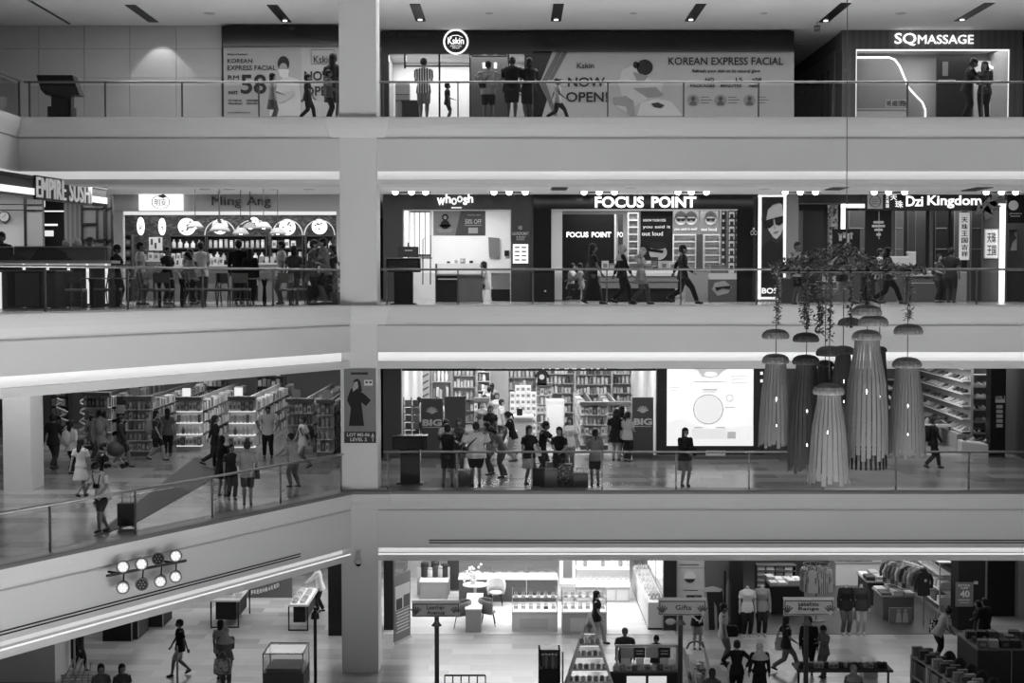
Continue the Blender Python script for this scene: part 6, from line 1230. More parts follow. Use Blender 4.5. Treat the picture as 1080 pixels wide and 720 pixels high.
# clothes shop
t,zs=shelving('wall shelves of folded shirts behind the pale mannequins',X(800,50),X(842,50),50,.45,0,Z(596,50),5,M(.08),M(.1))
for z_ in zs[1:-1]:
    for q in range(4):item('folded',(.6,.45,.5,.65,.2)[(q+int(z_*3))%5],(X(803.5+q*9.7,50)+.05,50.2,z_+.01),(.27,.3,.16),0,'folded shirt on the wall shelves behind the pale mannequins','folded shirts on the wall shelves')
def pile_table(label,px0,px1,Yf,dep,h,nx,ny,vals,key,body=.05,piles=2):
    t=T1('display_table',label,'table',(px0+px1)/2,Yf); x0,x1=X(px0,Yf,640),X(px1,Yf,640); g=MB(); g.box(x0,x1,Yf,Yf+dep,h-.05,h,M(.3)); g.build('table_top',t); g=MB(); g.box(x0+.05,x1-.05,Yf+.05,Yf+dep-.05,.0,h-.05,M(body)); g.build('table_body',t)
    for i in range(nx):
        for j in range(ny):
            for k in range(random.randint(1,piles)):item('folded',random.choice(vals),(x0+(i+.5)*(x1-x0)/nx,Yf+(j+.5)*dep/ny,h+.0+k*.07),((x1-x0)/nx*.9,dep/ny*.85,.07),random.uniform(-.06,.06),'folded garment on the '+key,'folded garments on the '+key)
    return t
random.seed(21)
pile_table('dark display table piled with pale shirts behind the cardigan mannequin',812,850,47.0,1.2,1.0,4,2,(.6,.5,.65),'table of pale shirts',.03)
pile_table('display table of folded shirts left of the hoodie',914,956,48.3,1.5,.85,4,2,(.05,.3,.1,.6),'upper middle table'); pile_table('front display table of folded knitwear beside the hoodie',930,966,46.3,1.3,.8,3,2,(.6,.5,.35,.1),'front knitwear table',.12)
pile_table('back display table with dark garments at the top of the clothes shop',880,940,51.5,1.2,.9,6,2,(.03,.1,.5,.04),'back clothes table',.5)
t=T1('white_cabinet','white cabinet at the back right of the clothes shop','cabinet',975,51); part(t,'cabinet_body',M(.4),(958,599,984,622),Y=51,dep=.8); part(t,'cabinet_top',M(.6),(957,597.5,985,599),Y=50.95,dep=.9)
t=T1('white_shelf_rack','slanting white shelf rack right of the hoodie, running back','shelf unit',1000,47); x0=X(1003,47.2,620)
for z_ in(.3,.8,1.3):g=MB(); g.box(x0-.45,x0,47,51.5,z_,z_+.03,M(.5)); g.build('shelf',t)
for y_ in(47,49,51.4):g=MB(); g.box(x0-.45,x0-.41,y_,y_+.04,0,1.75,M(.55)); g.build('post',t); g=MB(); g.box(x0-.04,x0,y_,y_+.04,0,1.75,M(.55)); g.build('post',t)
g=MB(); g.box(x0-.45,x0,47,51.5,1.72,1.76,M(.6)); g.build('top_board',t)
for q in range(14):item('folded',random.choice((.5,.6,.1)),(x0-.22,47.25+(q%7)*.62,(.33,.83)[q//7]),(.36,.45,.25),0,'folded garment in the slanting white rack','folded garments in the white rack')
def garment(c,w,h,v,label,rz=0.,name='hanging_shirt',cat='shirt',group=None,m=None,hood=0):
    t=thing(name,label,cat,(0,0,0),group); g=MB(); m=m or M(v,.85)
    g.rings([[Vector((a*w*k,b*.09*k2,z_))for a,b in((-.5,0),(-.3,-1),(.3,-1),(.5,0),(.3,1),(-.3,1))]for k,k2,z_ in((.95,1.2,-h),(.9,1.1,-h*.5),(1,1,-h*.15),(.4,.8,0))],m); g.build('garment_body',t,bevel=0)
    for s_ in(-1,1):g=MB(); g.tube([(s_*w*.42,0,-h*.12),(s_*w*.62,0,-h*.4),(s_*w*.6,.02,-h*.72)],[.06,.055,.045],m,8); g.build('sleeve',t)
    g=MB(); g.tube([(-w*.35,0,-.03),(0,0,.03),(w*.35,0,-.03)],.012,M(.3),6); g.tube([(0,0,.03),(0,0,.12)],.008,M(.4),6); g.build('hanger',t)
    if hood:g=MB(); g.ell((0,.05,.0),(.13,.1,.09),m,12,8); g.build('hood',t,True); g=MB(); g.disc((0,-.11,-.28),.05,.01,M(.5),12); g.build('printed_logo',t)
    move(t,c,rz); return t
garment((X(974.5,45.6,610),45.6,1.75),.48,.78,.03,'black hoodie with a small print hanging at the front of the rack',.25,'hoodie','hoodie',None,None,1)
t=T1('clothes_rail','clothes rail carrying the black hoodie and shirts behind it','clothes rail',970,45.6); p=Vector((X(974.5,45.6,610),45.6,1.88)); q_=p+Vector((-.75,2.0,0)); g=MB(); g.tube([p,q_],.02,M(.3,.3,.7),8); g.build('rail_bar',t)
for e_ in(p,q_):g=MB(); g.tube([e_-Vector((0,0,1.88)),e_],.02,M(.3,.3,.7),8); g.build('post',t)
for q in range(9):u=(q+1)/10; v_=(.1,.5,.3,.05,.6,.2,.12,.4,.08)[q]; gp=p.lerp(q_,u)-Vector((0,0,.13)); 
for q in range(9):
    u=(q+1)/10; gp=p.lerp(q_,u)-Vector((0,0,.13)); v_=(.1,.5,.3,.05,.6,.2,.12,.4,.08)[q]
    garment(gp,.45,.7,v_,('grey','pale')[v_>.3]+' shirt on the rail behind the black hoodie',.25,'hanging_shirt','shirt','shirts behind the hoodie '+('dark','pale')[v_>.3])
p=Vector((X(861,46.2,600),46.2,1.85)); t=T1('clothes_rail','round clothes stand with striped and pale shirts near the rack of pale tables','clothes rail',861,46.2); g=MB(); g.tube([(p.x,p.y,0),p+Vector((0,0,.05))],.025,M(.2),8); g.build('post',t); g=MB(); g.lathe([(.3,.0),(.3,.03)],(p.x,p.y,0),M(.1),20); g.build('base',t); g=MB(); g.tube([p+Vector((.42*cos(q*pi/8),.42*sin(q*pi/8),.02))for q in range(17)],.014,M(.3),6); g.build('ring_bar',t)
st_=stripemat('garment_stripes',.5,.12,5)
for q in range(8):a=q*pi/4+.3; garment(p+Vector((.42*cos(a),.42*sin(a),-.12)),.42,.72,.5,('striped shirt on the round clothes stand','pale shirt on the round clothes stand')[q%2],a+pi/2,'hanging_shirt','shirt',('striped shirts on the round stand','pale shirts on the round stand')[q%2],(st_,None)[q%2])
t=T1('printed_stand','low stand with a printed picture of two children before the knitwear table','stand',950,45.9); part(t,'board_panel',M(.15),(938,641,962,660),Y=45.9,dep=.1)
for q in(0,1):g=MB(); c=at(948+q*7,644,45.88); g.disc(c,.06,.01,M(.3),12); g.prism([(c.x-.1,c.z-.4),(c.x+.1,c.z-.4),(c.x+.07,c.z-.07),(c.x-.07,c.z-.07)],c.y,c.y+.01,M(.35)); g.build('printed_child',t)
wallbox('wall_dark_post',1011,560,1039,674,44.9,.8,M(.012)); wallbox('wall_corridor_shade',1042,560,1075,650,46.8,.2,M(.015)); wallbox('wall_pale_post',1074,560,1110,660,46.5,.3,M(.3)); wallbox('wall_steel_post',1038.5,560,1041.5,636,46.7,.2,M(.3))  # black corridor panel stands in for the shade inside the opening
t=thing('price_sign','grey hanging board reading 40 on the black post','sign',at(1017,640,44.85)); part(t,'board_panel',M(.16),(1008,614,1026.5,639.5),Y=44.85,dep=.04); writing(t,'40',1012.5,622.5,1022.5,629.5,44.84,M(.65),bold=.06); writing(t,'EXTRA',1010.5,616,1023,618.3,44.84,M(.65),bold=.04); writing(t,'OFF',1013,619,1021,621,44.84,M(.65),bold=.04); part(t,'printed_lines',M(.5),(1010.5,632,1023,633),(1012,635,1022,635.7),Y=44.84,dep=.012)
t=thing('warning_lamp','small pale lamp box on the black post above the 40 board','lamp',at(1030,617,44.85)); part(t,'lamp_box',M(.4),(1027.5,613,1031.5,616),Y=44.85,dep=.05); part(t,'bracket',BLK,(1028.5,616,1030,618),Y=44.87,dep=.03)
# sign posts standing in the atrium
def signpost(label,px0,px1,y0,y1,Y,txt,pole,plaque=1):
    t=thing('sign_post',label,'sign post',(X(pole,Y,690),Y,0),'planked sign posts on the ground floor')
    g=MB(); g.box(X(pole-2.3,Y,690),X(pole+2.3,Y,690),Y+.06,Y+.14,.1,Z(y1-3,Y),M(.05)); g.build('pole',t); g=MB(); g.lathe([(.3,0),(.28,.06),(.05,.1)],(X(pole,Y,690),Y+.1,0),M(.06),20); g.build('base',t)
    part(t,'sign_board',M(.42),(px0,y0,px1,y1),Y=Y,dep=.06,bevel=.02); part(t,'board_frame',M(.07),(px0+1,y0+2.6,px1-1,y0+3.6),(px0+1,y1-1.6,px1-1,y1-.8),(px0+1,y0+3,px0+1.9,y1-1),(px1-1.9,y0+3,px1-1,y1-1),Y=Y-.012,dep=.012); part(t,'top_edge',M(.55),(px0,y0-.5,px1,y0+1.6),Y=Y-.015,dep=.08)
    n=len(txt); [writing(t,s_,px0+15+(.5 if n>1 else 3),y0+4.4+q*5.3+(2.5 if n==1 else 0),px1-16,y0+8.4+q*5.3+(3.5 if n==1 else 0),Y-.02,M(.04))for q,s_ in enumerate(txt)]
    for s_ in(px0+4,px1-4):
        g=MB()
        for q in range(5):a=at(s_,y1-2.5,Y-.02); d=R(90+(q-2)*22); g.obox(a+Vector((cos(d)*.09,0,sin(d)*.11)),(.2,.012,.035),(0,-d,0),M(.08))
        g.build('leaf_decoration',t)
    g=MB(); g.lathe([(.0,0),(.14,.0),(.05,.12),(.04,.14)],at(pole,y1+9,Y+.1)-Vector((0,0,0)),M(.12),16); g.build('pole_collar',t,True)
    if plaque:g=MB(); g.disc(at(px1-3.5,y1-3,Y-.04),.06,.02,M(.45),16); g.build('round_tag',t)
signpost('planked sign reading Leather Avenue on a black pole',434.5,485,634,650.5,37,('Leather','Avenue'),460.5)
signpost('planked sign reading Gifts on a grey pole, middle one',694.5,745,631,649,37,('Gifts',),718)
signpost('planked sign reading Labelista Range on a dark pole, right one',826.5,879.5,630.5,649,37,('Labelista','Range'),851)
# bakery stand
Yb1=37.6; t=T1('bakery_counter','dark bakery counter with a menu board above it, ground floor','counter',682,Yb1)
xb0,xb1=X(644,Yb1,700),X(716,Yb1,700); zc1=Z(709,Yb1)
g=MB(); g.box(xb0,xb1,Yb1,Yb1+.8,0,zc1,M(.03)); g.build('counter_body',t); g=MB(); g.box(xb0-.03,xb1+.03,Yb1-.03,Yb1+.83,zc1,zc1+.04,M(.1,.3)); g.build('worktop',t)
for a,c_ in((661,681),(684,703)):part(t,'lit_case',E(.6),(a,713,c_,730),Y=Yb1-.02,dep=.03)
for x_ in(651,714):part(t,'frame_post',M(.5),(x_-1,681,x_+1,709),Y=Yb1+.2,dep=.06)
part(t,'top_beam',M(.5),(649,680,716,682.5),Y=Yb1+.2,dep=.08); g=MB(); g.pbox(652,683,713,708,Yb1+.22,.02,GL); g.build('glass_panel',t)
for k_,(a,c_)in enumerate(((655,668),(669,680.5),(681,694),(695,707))):part(t,'menu_panel',M((.3,.03,.35,.03)[k_]),(a,683,c_,693.5),Y=Yb1+.17,dep=.03,label=('pale','dark')[k_%2]+' menu picture'); (part(t,'menu_lines',M(.4),(a+2,686,c_-2,686.8),(a+2,689,c_-2,689.8),Y=Yb1+.15,dep=.02)if k_%2 else None)
for k_,a in enumerate((655,671,696)):part(t,'price_card',M(.65),(a,694,a+(10,8,9)[k_],705),Y=Yb1+.15,dep=.02)
for q in range(10):item(('cake','jar','carton')[q%3],(.5,.3,.6,.1)[q%4],(xb0+.15+q*(xb1-xb0-.3)/9,Yb1+.12,zc1+.04),(.16,.14,.14),0,'small baked item or pack on the bakery counter','goods on the bakery counter','food')
# pyramid shelf
t=T1('pyramid_shelf','white triangular tower of lit cake shelves','shelf unit',619,37.4); Yp=37.4; ax_=622; zT=Z(648,Yp)
lev_=[(667,6.5),(679.5,11),(692.5,15),(706,19),(719,23),(733,27)]
for k_,(py_,hw_)in enumerate(lev_):part(t,'shelf',M(.6),(ax_-hw_,py_,ax_+hw_,py_+1.2),Y=Yp,dep=.55 if k_ else .3); part(t,'shelf_light',E(.8),(ax_-hw_+1,py_+1.3,ax_+hw_-1,py_+2),Y=Yp+.2,dep=.03)
for s_ in(-1,1):
    for yy in(0,.5):g=MB(); g.tube([Vector((X(ax_,Yp,690),Yp+.25,zT)),Vector((X(ax_+s_*29,Yp,740),Yp+yy,0.0))],.034,M(.7),6); g.build('slanting_post',t)
part(t,'back_panel',M(.45),(ax_-4,655,ax_+4,667),Y=Yp+.3,dep=.02)
for k_,(py_,hw_)in enumerate(lev_[:5]):
    n_=3+k_*1; [item(('cake','jar')[q%2],(.35,.18,.55,.3)[(q+k_)%4],(X(ax_-hw_+3+q*(2*hw_-6)/(n_-1),Yp,py_),Yp+.15,Z(py_,Yp)),(.11,.13,.13),0,'gift or cake on shelf of the white triangular tower, '+['top','second','third','fourth','fifth'][k_]+' level','goods on tower level '+['one','two','three','four','five'][k_],'gift')for q in range(n_)]
# black cabinet left of the tower
t=T1('tall_cabinet','narrow black cabinet of umbrellas and bags left of the triangular tower','cabinet',580,37.3); Yk1=37.3
part(t,'cabinet_frame',BLK,(568,685,570,760),(589,685,591,760),(568,685,591,687),(568,706,591,708),Y=Yk1,dep=.5); part(t,'cabinet_back',M(.4),(570,687,589,706),Y=Yk1+.45,dep=.04); part(t,'lower_body',M(.02),(569,708,590,762),Y=Yk1+.03,dep=.44)
for q in range(5):item('book',(.08,.15,.05,.2,.1)[q],(X(573+q*3.4,Yk1,700),Yk1+.2,Z(706,Yk1)),(.07,.2,.36),0,'dark slim pack in the narrow black cabinet','slim packs in the black cabinet','pack')
t=T1('support_pole','thin white pole between the black cabinet and the triangular tower','pole',593,37.5); g=MB(); x_=X(593.5,37.5,700); g.tube([(x_,37.5,0),(x_,37.5,Z(687,37.5))],.025,M(.6),8); g.build('pole_shaft',t); g=MB(); g.lathe([(.15,0),(.15,.03)],(x_,37.5,0),M(.3),16); g.build('base',t)
# ornate white cart
t=T1('ornate_cart','white flower cart with curved side rails right of the bakery counter','cart',735,38); 
for s_,(xa,xb_)in enumerate(((717,727),(740,748))):
    for q in range(4):
        g=MB(); x0_=(717+q*4)if s_==0 else(741+q*1.8); g.tube([at(x0_+0,676+q*7,39.4-q*.5),at(x0_+3,690+q*7,39.2-q*.5),at(x0_+(7 if s_==0 else 2),705+q*8,38.8-q*.5),at(x0_+(11 if s_==0 else-2),722+q*8,38.5-q*.5)],.035,M(.65),8); g.build('curved_rail',t)
g=MB(); g.tube([at(724,684,39.3),at(727,678,39.3),at(733,675.5,39.3),at(740,678,39.3),at(743,684,39.3)],.03,M(.2),8); g.build('hoop',t); g=MB(); c=at(734,712,38.5); g.box(c.x-.2,c.x+.3,37.3,39.5,.3,c.z,M(.3)); g.build('cart_bed',t)
random.seed(31)
for q in range(26):c=at(727+random.uniform(0,15),692+q*1.1,39.3-q*.06); item(random.choice(('jar','cake','carton')),random.choice((.6,.3,.15,.5)),(c.x,c.y,at(734,712,38.5).z+random.uniform(0,.05)),(.17,.17,.16),random.random(),'small pack heaped in the white flower cart','packs in the white cart','pack')
# shelf unit with books and toys at the right
t=T1('book_shelf','long pale cube shelf of books seen from its end, right foreground','shelf unit',985,39); zt=1.15
Pa,Pb=onz(960,690,zt),onz(1016,726,zt); A_,B_=Vector((Pa.x,Pa.y)),Vector((Pb.x,Pb.y)); B_=A_+(B_-A_)*1.3; u_=(B_-A_).normalized(); n_=Vector((u_.y,-u_.x)); n_=n_ if n_.x>0 else-n_
def bs(o0,o1,d0,d1,z0,z1,m,nm):g=MB(); L_=(B_-A_).length; g.slab([tuple(A_+u_*L_*o0+n_*d0),tuple(A_+u_*L_*o1+n_*d0),tuple(A_+u_*L_*o1+n_*d1),tuple(A_+u_*L_*o0+n_*d1)],z0,z1,m); return g.build(nm,t)
bs(0,1,0,.55,zt-.04,zt,M(.3),'top_board'); bs(0,1,0,.55,0,.08,M(.3),'base'); bs(0,1,.5,.55,.08,zt-.04,M(.05),'back_panel'); bs(0,1,0,.5,.58,.62,M(.4),'shelf')
for q in range(5):bs(q/4-(.012 if q else 0),q/4+.012 if q<4 else 1,0,.5,.08,zt-.04,M(.4),'divider')
L_=(B_-A_).length
for r_ in range(2):
    for q in range(36):
        if q%9==8:continue
        p=A_+u_*L_*((q+.5)/36)+n_*.2; item('book',random.choice((.1,.2,.06,.3)),(p.x,p.y,(.08,.62)[r_]),(.08,.3,.38),math.atan2(u_.y,u_.x),'book in the pale cube shelf at the right foreground','books in the cube shelf')
for q in range(20):p=A_+u_*L_*((q+.5)/20)+n_*(.15+.2*(q%2)); item(('book','carton','book')[q%3],random.choice((.15,.3,.05)),(p.x,p.y,zt),(.12,.26,.24),math.atan2(u_.y,u_.x),'pack standing on top of the pale cube shelf','packs on top of the cube shelf','pack')
for q in range(6):p=A_+u_*L_*(.2+q*.15)+n_*.72; t=thing('backpack',['black backpack hung behind the cube shelf, farthest from the viewer','second black backpack behind the cube shelf','third black backpack behind the cube shelf','fourth black backpack behind the cube shelf','fifth black backpack behind the cube shelf','nearest black backpack behind the cube shelf'][q],'backpack',(p.x,p.y,.75)); g=MB(); g.ell((p.x,p.y,1.1),(.2,.15,.35),M(.015),14,10); g.build('bag_body',t,True); g=MB(); g.ell((p.x-.05,p.y-.12,.98),(.13,.07,.15),M(.02),12,8); g.build('pocket',t,True)
t=T1('backpack_stand','black stand carrying the row of backpacks','stand',1010,39); g=MB(); p,q_=A_+u_*.3+n_*.72,B_+n_*.72; g.slab([tuple(p-n_*.12),tuple(q_-n_*.12),tuple(q_+n_*.12),tuple(p+n_*.12)],.7,.76,BLK); g.build('shelf',t)
for e_ in(p,q_):g=MB(); g.box(e_.x-.03,e_.x+.03,e_.y-.03,e_.y+.03,0,.7,BLK); g.build('post',t)
t=T1('toy_display','dark display cabinet with boxed toys at the bottom right corner','display cabinet',1062,39); xd0=X(1030,38.5,700); g=MB(); g.box(xd0,xd0+2.6,38.4,40.2,.0,1.05,M(.03)); g.build('cabinet_body',t); g=MB(); g.box(xd0-.03,xd0+2.63,38.37,40.23,1.05,1.09,M(.12)); g.build('cabinet_top',t)
for x_ in(xd0+.9,xd0+1.8):g=MB(); g.box(x_,x_+.02,38.36,38.38,.0,1.05,M(.3)); g.build('door_edge',t)
random.seed(4)
for q in range(24):item(random.choice(('carton','folded','shoe')),random.choice((.02,.05,.1,.3,.03)),(xd0+.2+(q%8)*.3,38.65+(q//8)*.5,1.09),(.26,.3,.2),random.uniform(-.3,.3),'boxed toy on the dark display cabinet at the bottom right','toys on the dark cabinet','toy')
t=T1('trinket_table','dark table of small trinkets at the foot of the Labelista sign','table',880,37.8); xt0=X(838,37.8,700); xt1=X(938,37.8,700); g=MB(); g.box(xt0,xt1,37.4,38.2,.72,.78,M(.04)); g.build('table_top',t)
for x_ in(xt0+.05,xt1-.1):g=MB(); g.box(x_,x_+.05,37.6,37.65,0,.72,BLK); g.build('leg',t)
t=T1('white_sign_box','pale box sign lying on the floor beyond the trinket table','box',919,39.6); t.name='white_box'; part(t,'box_body',M(.5),(911,697,926,716),Y=39.4,dep=.5); part(t,'printed_mark',M(.1),(922,699,925,704),Y=39.38,dep=.02)
for q in range(18):item(random.choice(('carton','jar')),random.choice((.03,.1,.3,.5)),(xt0+.15+q*(xt1-xt0-.3)/17,37.7,.78),(.13,.2,.14),0,'small trinket on the dark table at the sign foot','trinkets on the dark table','trinket')
t=T1('black_fence','low black railing beside the Leather Avenue sign pole','railing',490,38); g=MB(); xf0,xf1=X(469,38,712),X(512,38,712); zf=Z(712,38); g.tube([(xf0,38,zf),(xf1,38,zf)],.025,BLK,8); g.build('top_rail',t)
for q in range(6):x_=xf0+(xf1-xf0)*q/5; g=MB(); g.tube([(x_,38,0),(x_,38,zf)],.016,BLK,6); g.build('baluster',t)
# left part of the ground floor
def legtable(label,a,b,c_,d,dep,v):
    Yf=Y1(d); x0,x1=X(a,Yf,d),X(c_,Yf,d); zt=Z(b,Yf); t=T1('display_table',label,'table',(a+c_)/2,Yf); g=MB(); g.box(x0,x1,Yf,Yf+dep,zt-.05,zt,M(.5)); g.build('table_top',t); g=MB(); g.box(x0+.15,x1-.1,Yf+.1,Yf+dep-.1,.25,zt-.05,M(.012)); g.build('drawer_box',t)
    for xx in(x0,x1-.04):
        for yy in(Yf,Yf+dep-.04):g=MB(); g.box(xx,xx+.04,yy,yy+.04,0,zt-.05,BLK); g.build('leg',t)
    g=MB(); g.box(x0,x1,Yf,Yf+.03,.0,.04,BLK); g.build('foot_bar',t); return t,x0,x1,Yf,zt
t,x0,x1,Yf,zt=legtable('black-framed display table left of the curved sign',222,633,252,662,2.0,.1)
for q in range(3):item('tray',.6,(x0+.2+q*.3,Yf+.6,zt),(.25,.35,.1),0,'small tray on the display table left of the curved sign','trays on the left display table','tray')
t,x0,x1,Yf,zt=legtable('black-framed display table with a lit row of goods by the pillar',304,638,325,665,2.6,.1); g=MB(); g.box(x0+.05,x1-.05,Yf+.1,Yf+2.5,zt,zt+.01,E(.5)); g.build('lit_mat',t)
for q in range(14):item('cake',(.5,.65,.4)[q%3],(x0+.16+(q%2)*.26,Yf+.3+(q//2)*.3,zt+.01),(.18,.2,.1),0,'pale round item in the lit row on the table by the pillar','goods in the lit row','food')
t=T1('curved_sign','dark sign panel with a curve of white letters behind the tables','sign',285,50); part(t,'sign_panel',M(.1),(255,600,308,634),Y=49.6,dep=.1)
for q,ch in enumerate('FRESHBAKED'):x_=265+q*3; writing(t,ch,x_,622.5-q*.4-(q/9)**2*4,x_+2.4,626.5-q*.4-(q/9)**2*4,49.58,M(.7),bold=.06)
t=T1('glass_case','glass display case with a dark top at the bottom, left of the pillar','showcase',303,39); Yg=39.0; xg0,xg1=X(283,Yg,710),X(325,Yg,710); g=MB(); g.box(xg0,xg1,Yg-.9,Yg+.3,0,.5,M(.1)); g.build('case_base',t); g=MB(); g.box(xg0,xg1,Yg-.9,Yg+.3,.5,1.02,GL); g.build('glass_box',t); g=MB(); g.box(xg0+.1,xg1-.1,Yg-.8,Yg+.2,.5,.6,M(.15)); g.build('display_bed',t)
for xx in(xg0,xg1-.03):
    for yy in(Yg-.9,Yg+.27):g=MB(); g.box(xx,xx+.03,yy,yy+.03,.5,1.04,M(.4)); g.build('post',t)
g=MB(); g.box(xg0,xg1,Yg+.27,Yg+.3,1.02,1.05,M(.6)); g.box(xg0,xg1,Yg-.9,Yg-.87,1.02,1.05,M(.6)); g.box(xg0,xg0+.03,Yg-.9,Yg+.3,1.02,1.05,M(.6)); g.box(xg1-.03,xg1,Yg-.9,Yg+.3,1.02,1.05,M(.6)); g.build('top_frame',t)
t=T1('black_pole','black pole with a collar standing left of the pillar','pole',332,38); x_=X(332.5,38,680); g=MB(); g.tube([(x_,38,0),(x_,38,Z(640,38))],.045,BLK,10); g.build('pole_shaft',t); g=MB(); g.lathe([(.12,0),(.1,.15),(.05,.2)],(x_,38,Z(652,38)),BLK,14); g.build('collar',t); g=MB(); g.lathe([(.22,0),(.2,.06)],(x_,38,0),BLK,18); g.build('base',t)
for k_,(a,b,c_,d)in enumerate(((108,640,139,676),(140,648,146,674),(152,632,172,661))):t=T1('counter_block',['large black counter block under the slanting beam','narrow dark end panel beside the large black block','smaller dark counter block farther back'][k_],'counter',(a+c_)/2,Y1(d)); part(t,'counter_body',M((.012,.05,.02)[k_]),(a,b,c_,d),Y=Y1(d),dep=1.2); part(t,'edge_trim',M(.3),(c_-1,b,c_,d),Y=Y1(d)-.03,dep=.03)
t=T1('dark_banner','dark banner stand with a pale picture beside the left ground pillar','banner',74,41); part(t,'banner_sheet',M(.03),(67,660,88,700),Y=41.5,dep=.06); part(t,'printed_picture',M(.3),(60,684,72,697),Y=41.45,dep=.04); part(t,'base',M(.1),(66,699,89,703),Y=41.4,dep=.3)
t=T1('white_pole','slim white pole in front of the dark banner','pole',78,39.2); x_=X(78.5,39.2,690); g=MB(); g.tube([(x_,39.2,0),(x_,39.2,Z(640,39.2))],.03,M(.6),8); g.build('pole_shaft',t); g=MB(); g.lathe([(.15,0),(.15,.03)],(x_,39.2,0),M(.4),16); g.build('base',t)
t=T1('white_trellis','white lattice trellis gate at the bottom left','trellis',82,38.5)
for q in range(5):g=MB(); a,b=at(64+q*7,722,38.5),at(80+q*4,692+q*1.5,38.5); g.tube([a,b],.022,M(.55),6); g.build('slanting_bar',t)
for q in range(3):g=MB(); g.tube([at(64,712+q*3,38.5),at(98,711+q*3,38.5)],.02,M(.55),6); g.build('cross_bar',t)
for q in range(3):g=MB(); p=at(66+q*14,712,38.5); g.tube([(p.x,p.y,0),p],.02,M(.5),6); g.build('post',t)
t=T1('clear_pole','pale slim pole in front of the man in the black tee','pole',187,38.4); x_=X(187,38.4,700); g=MB(); g.tube([(x_,38.4,0),(x_,38.4,Z(681,38.4))],.03,M(.4),8); g.build('pole_shaft',t); g=MB(); g.lathe([(.15,0),(.15,.03)],(x_,38.4,0),M(.3),16); g.build('base',t)
# ------------------------------------------------------------------ hanging basket lamps and the planted rack
YL=31.0; zr=Z(286.5,YL)
t=thing('planted_rack','long black rack hung on a cable, heaped with trailing plants','hanging rack',(X(892,YL,286),YL,zr)); xa,xb_=X(820,YL,286),X(968,YL,286)
for yy in(YL-.35,YL+.35):g=MB(); g.tube([(xa,yy,zr),(xb_,yy,zr)],.03,BLK,8); g.build('rack_rail',t)
for q in range(9):x_=xa+(xb_-xa)*q/8; g=MB(); g.tube([(x_,YL-.35,zr),(x_,YL+.35,zr)],.02,BLK,6); g.build('rack_bar',t)
g=MB(); g.tube([(X(893,YL,270),YL,zr),(X(892,YL,0),YL,22)],.010,M(.08),6); g.build('cable',t)
def leaves(n,fn,v,nm,par):
    g=MB()
    for q in range(n):
        p=fn(q); a,b=random.random()*6.28,random.uniform(-.9,.9); u=Vector((cos(a)*cos(b),sin(a)*cos(b),sin(b))); w_=u.cross(Vector((0,0,1))).normalized(); l_=random.uniform(.06,.12)
        nn=u.cross(w_)*.004; g.add([p+nn,p+u*l_*.5+w_*l_*.28+nn,p+u*l_+nn,p+u*l_*.5-w_*l_*.28+nn,p-nn,p+u*l_*.5+w_*l_*.28-nn,p+u*l_-nn,p+u*l_*.5-w_*l_*.28-nn],[(0,1,2,3),(4,7,6,5),(0,4,5,1),(1,5,6,2),(2,6,7,3),(3,7,4,0)],M(random.choice(v),.5,0,0))
    return g.build(nm,par,fixn=False)
random.seed(8)
def hill(q):
    x_=random.uniform(xa-.1,xb_+.1); c_=(X(885,YL,280),X(905,YL,280)); h_=.12+.5*math.exp(-((x_-c_[0])/.7)**2)+.15*math.exp(-((x_-X(840,YL,280))/.4)**2); return Vector((x_,YL+random.uniform(-.4,.4),zr+random.uniform(-.08,1)*h_))
o=leaves(2600,hill,(.05,.09,.03,.15,.07),'foliage',None); tag(o,'mound of mixed leaves lying along the hanging rack','foliage',None,'stuff')
for k_,(px_,y1_)in enumerate(((820,343),(848,340),(852,346),(864,352),(866,340),(875,358),(897,345),(911,320),(914,330),(959,338))):
    t=thing('trailing_vine',['leafy vine at the left end of the rack','leafy vine above the dark basket lamp','second leafy vine above the dark basket lamp','leafy vine left of the lowest lamp cord','short leafy vine above the lowest basket lamp','longest leafy vine above the lowest basket lamp','leafy vine left of the widest lamp','dense short vine above the widest lamp','short vine right of the dense one','leafy vine at the right end of the rack'][k_],'vine',at(px_,290,YL+.2)); a,b=at(px_,288,YL+.2),at(px_,y1_,YL+.2); g=MB(); g.tube([a,a.lerp(b,.5)+Vector((.03,0,0)),b],.008,M(.05),5); g.build('stem',t)
    leaves(int((y1_-288)*2.2)+(60 if k_==7 else 0),lambda q:a.lerp(b,random.random())+Vector((random.gauss(0,.035),random.gauss(0,.03),0)),(.06,.10,.04),'leaves',t)
_sl={}
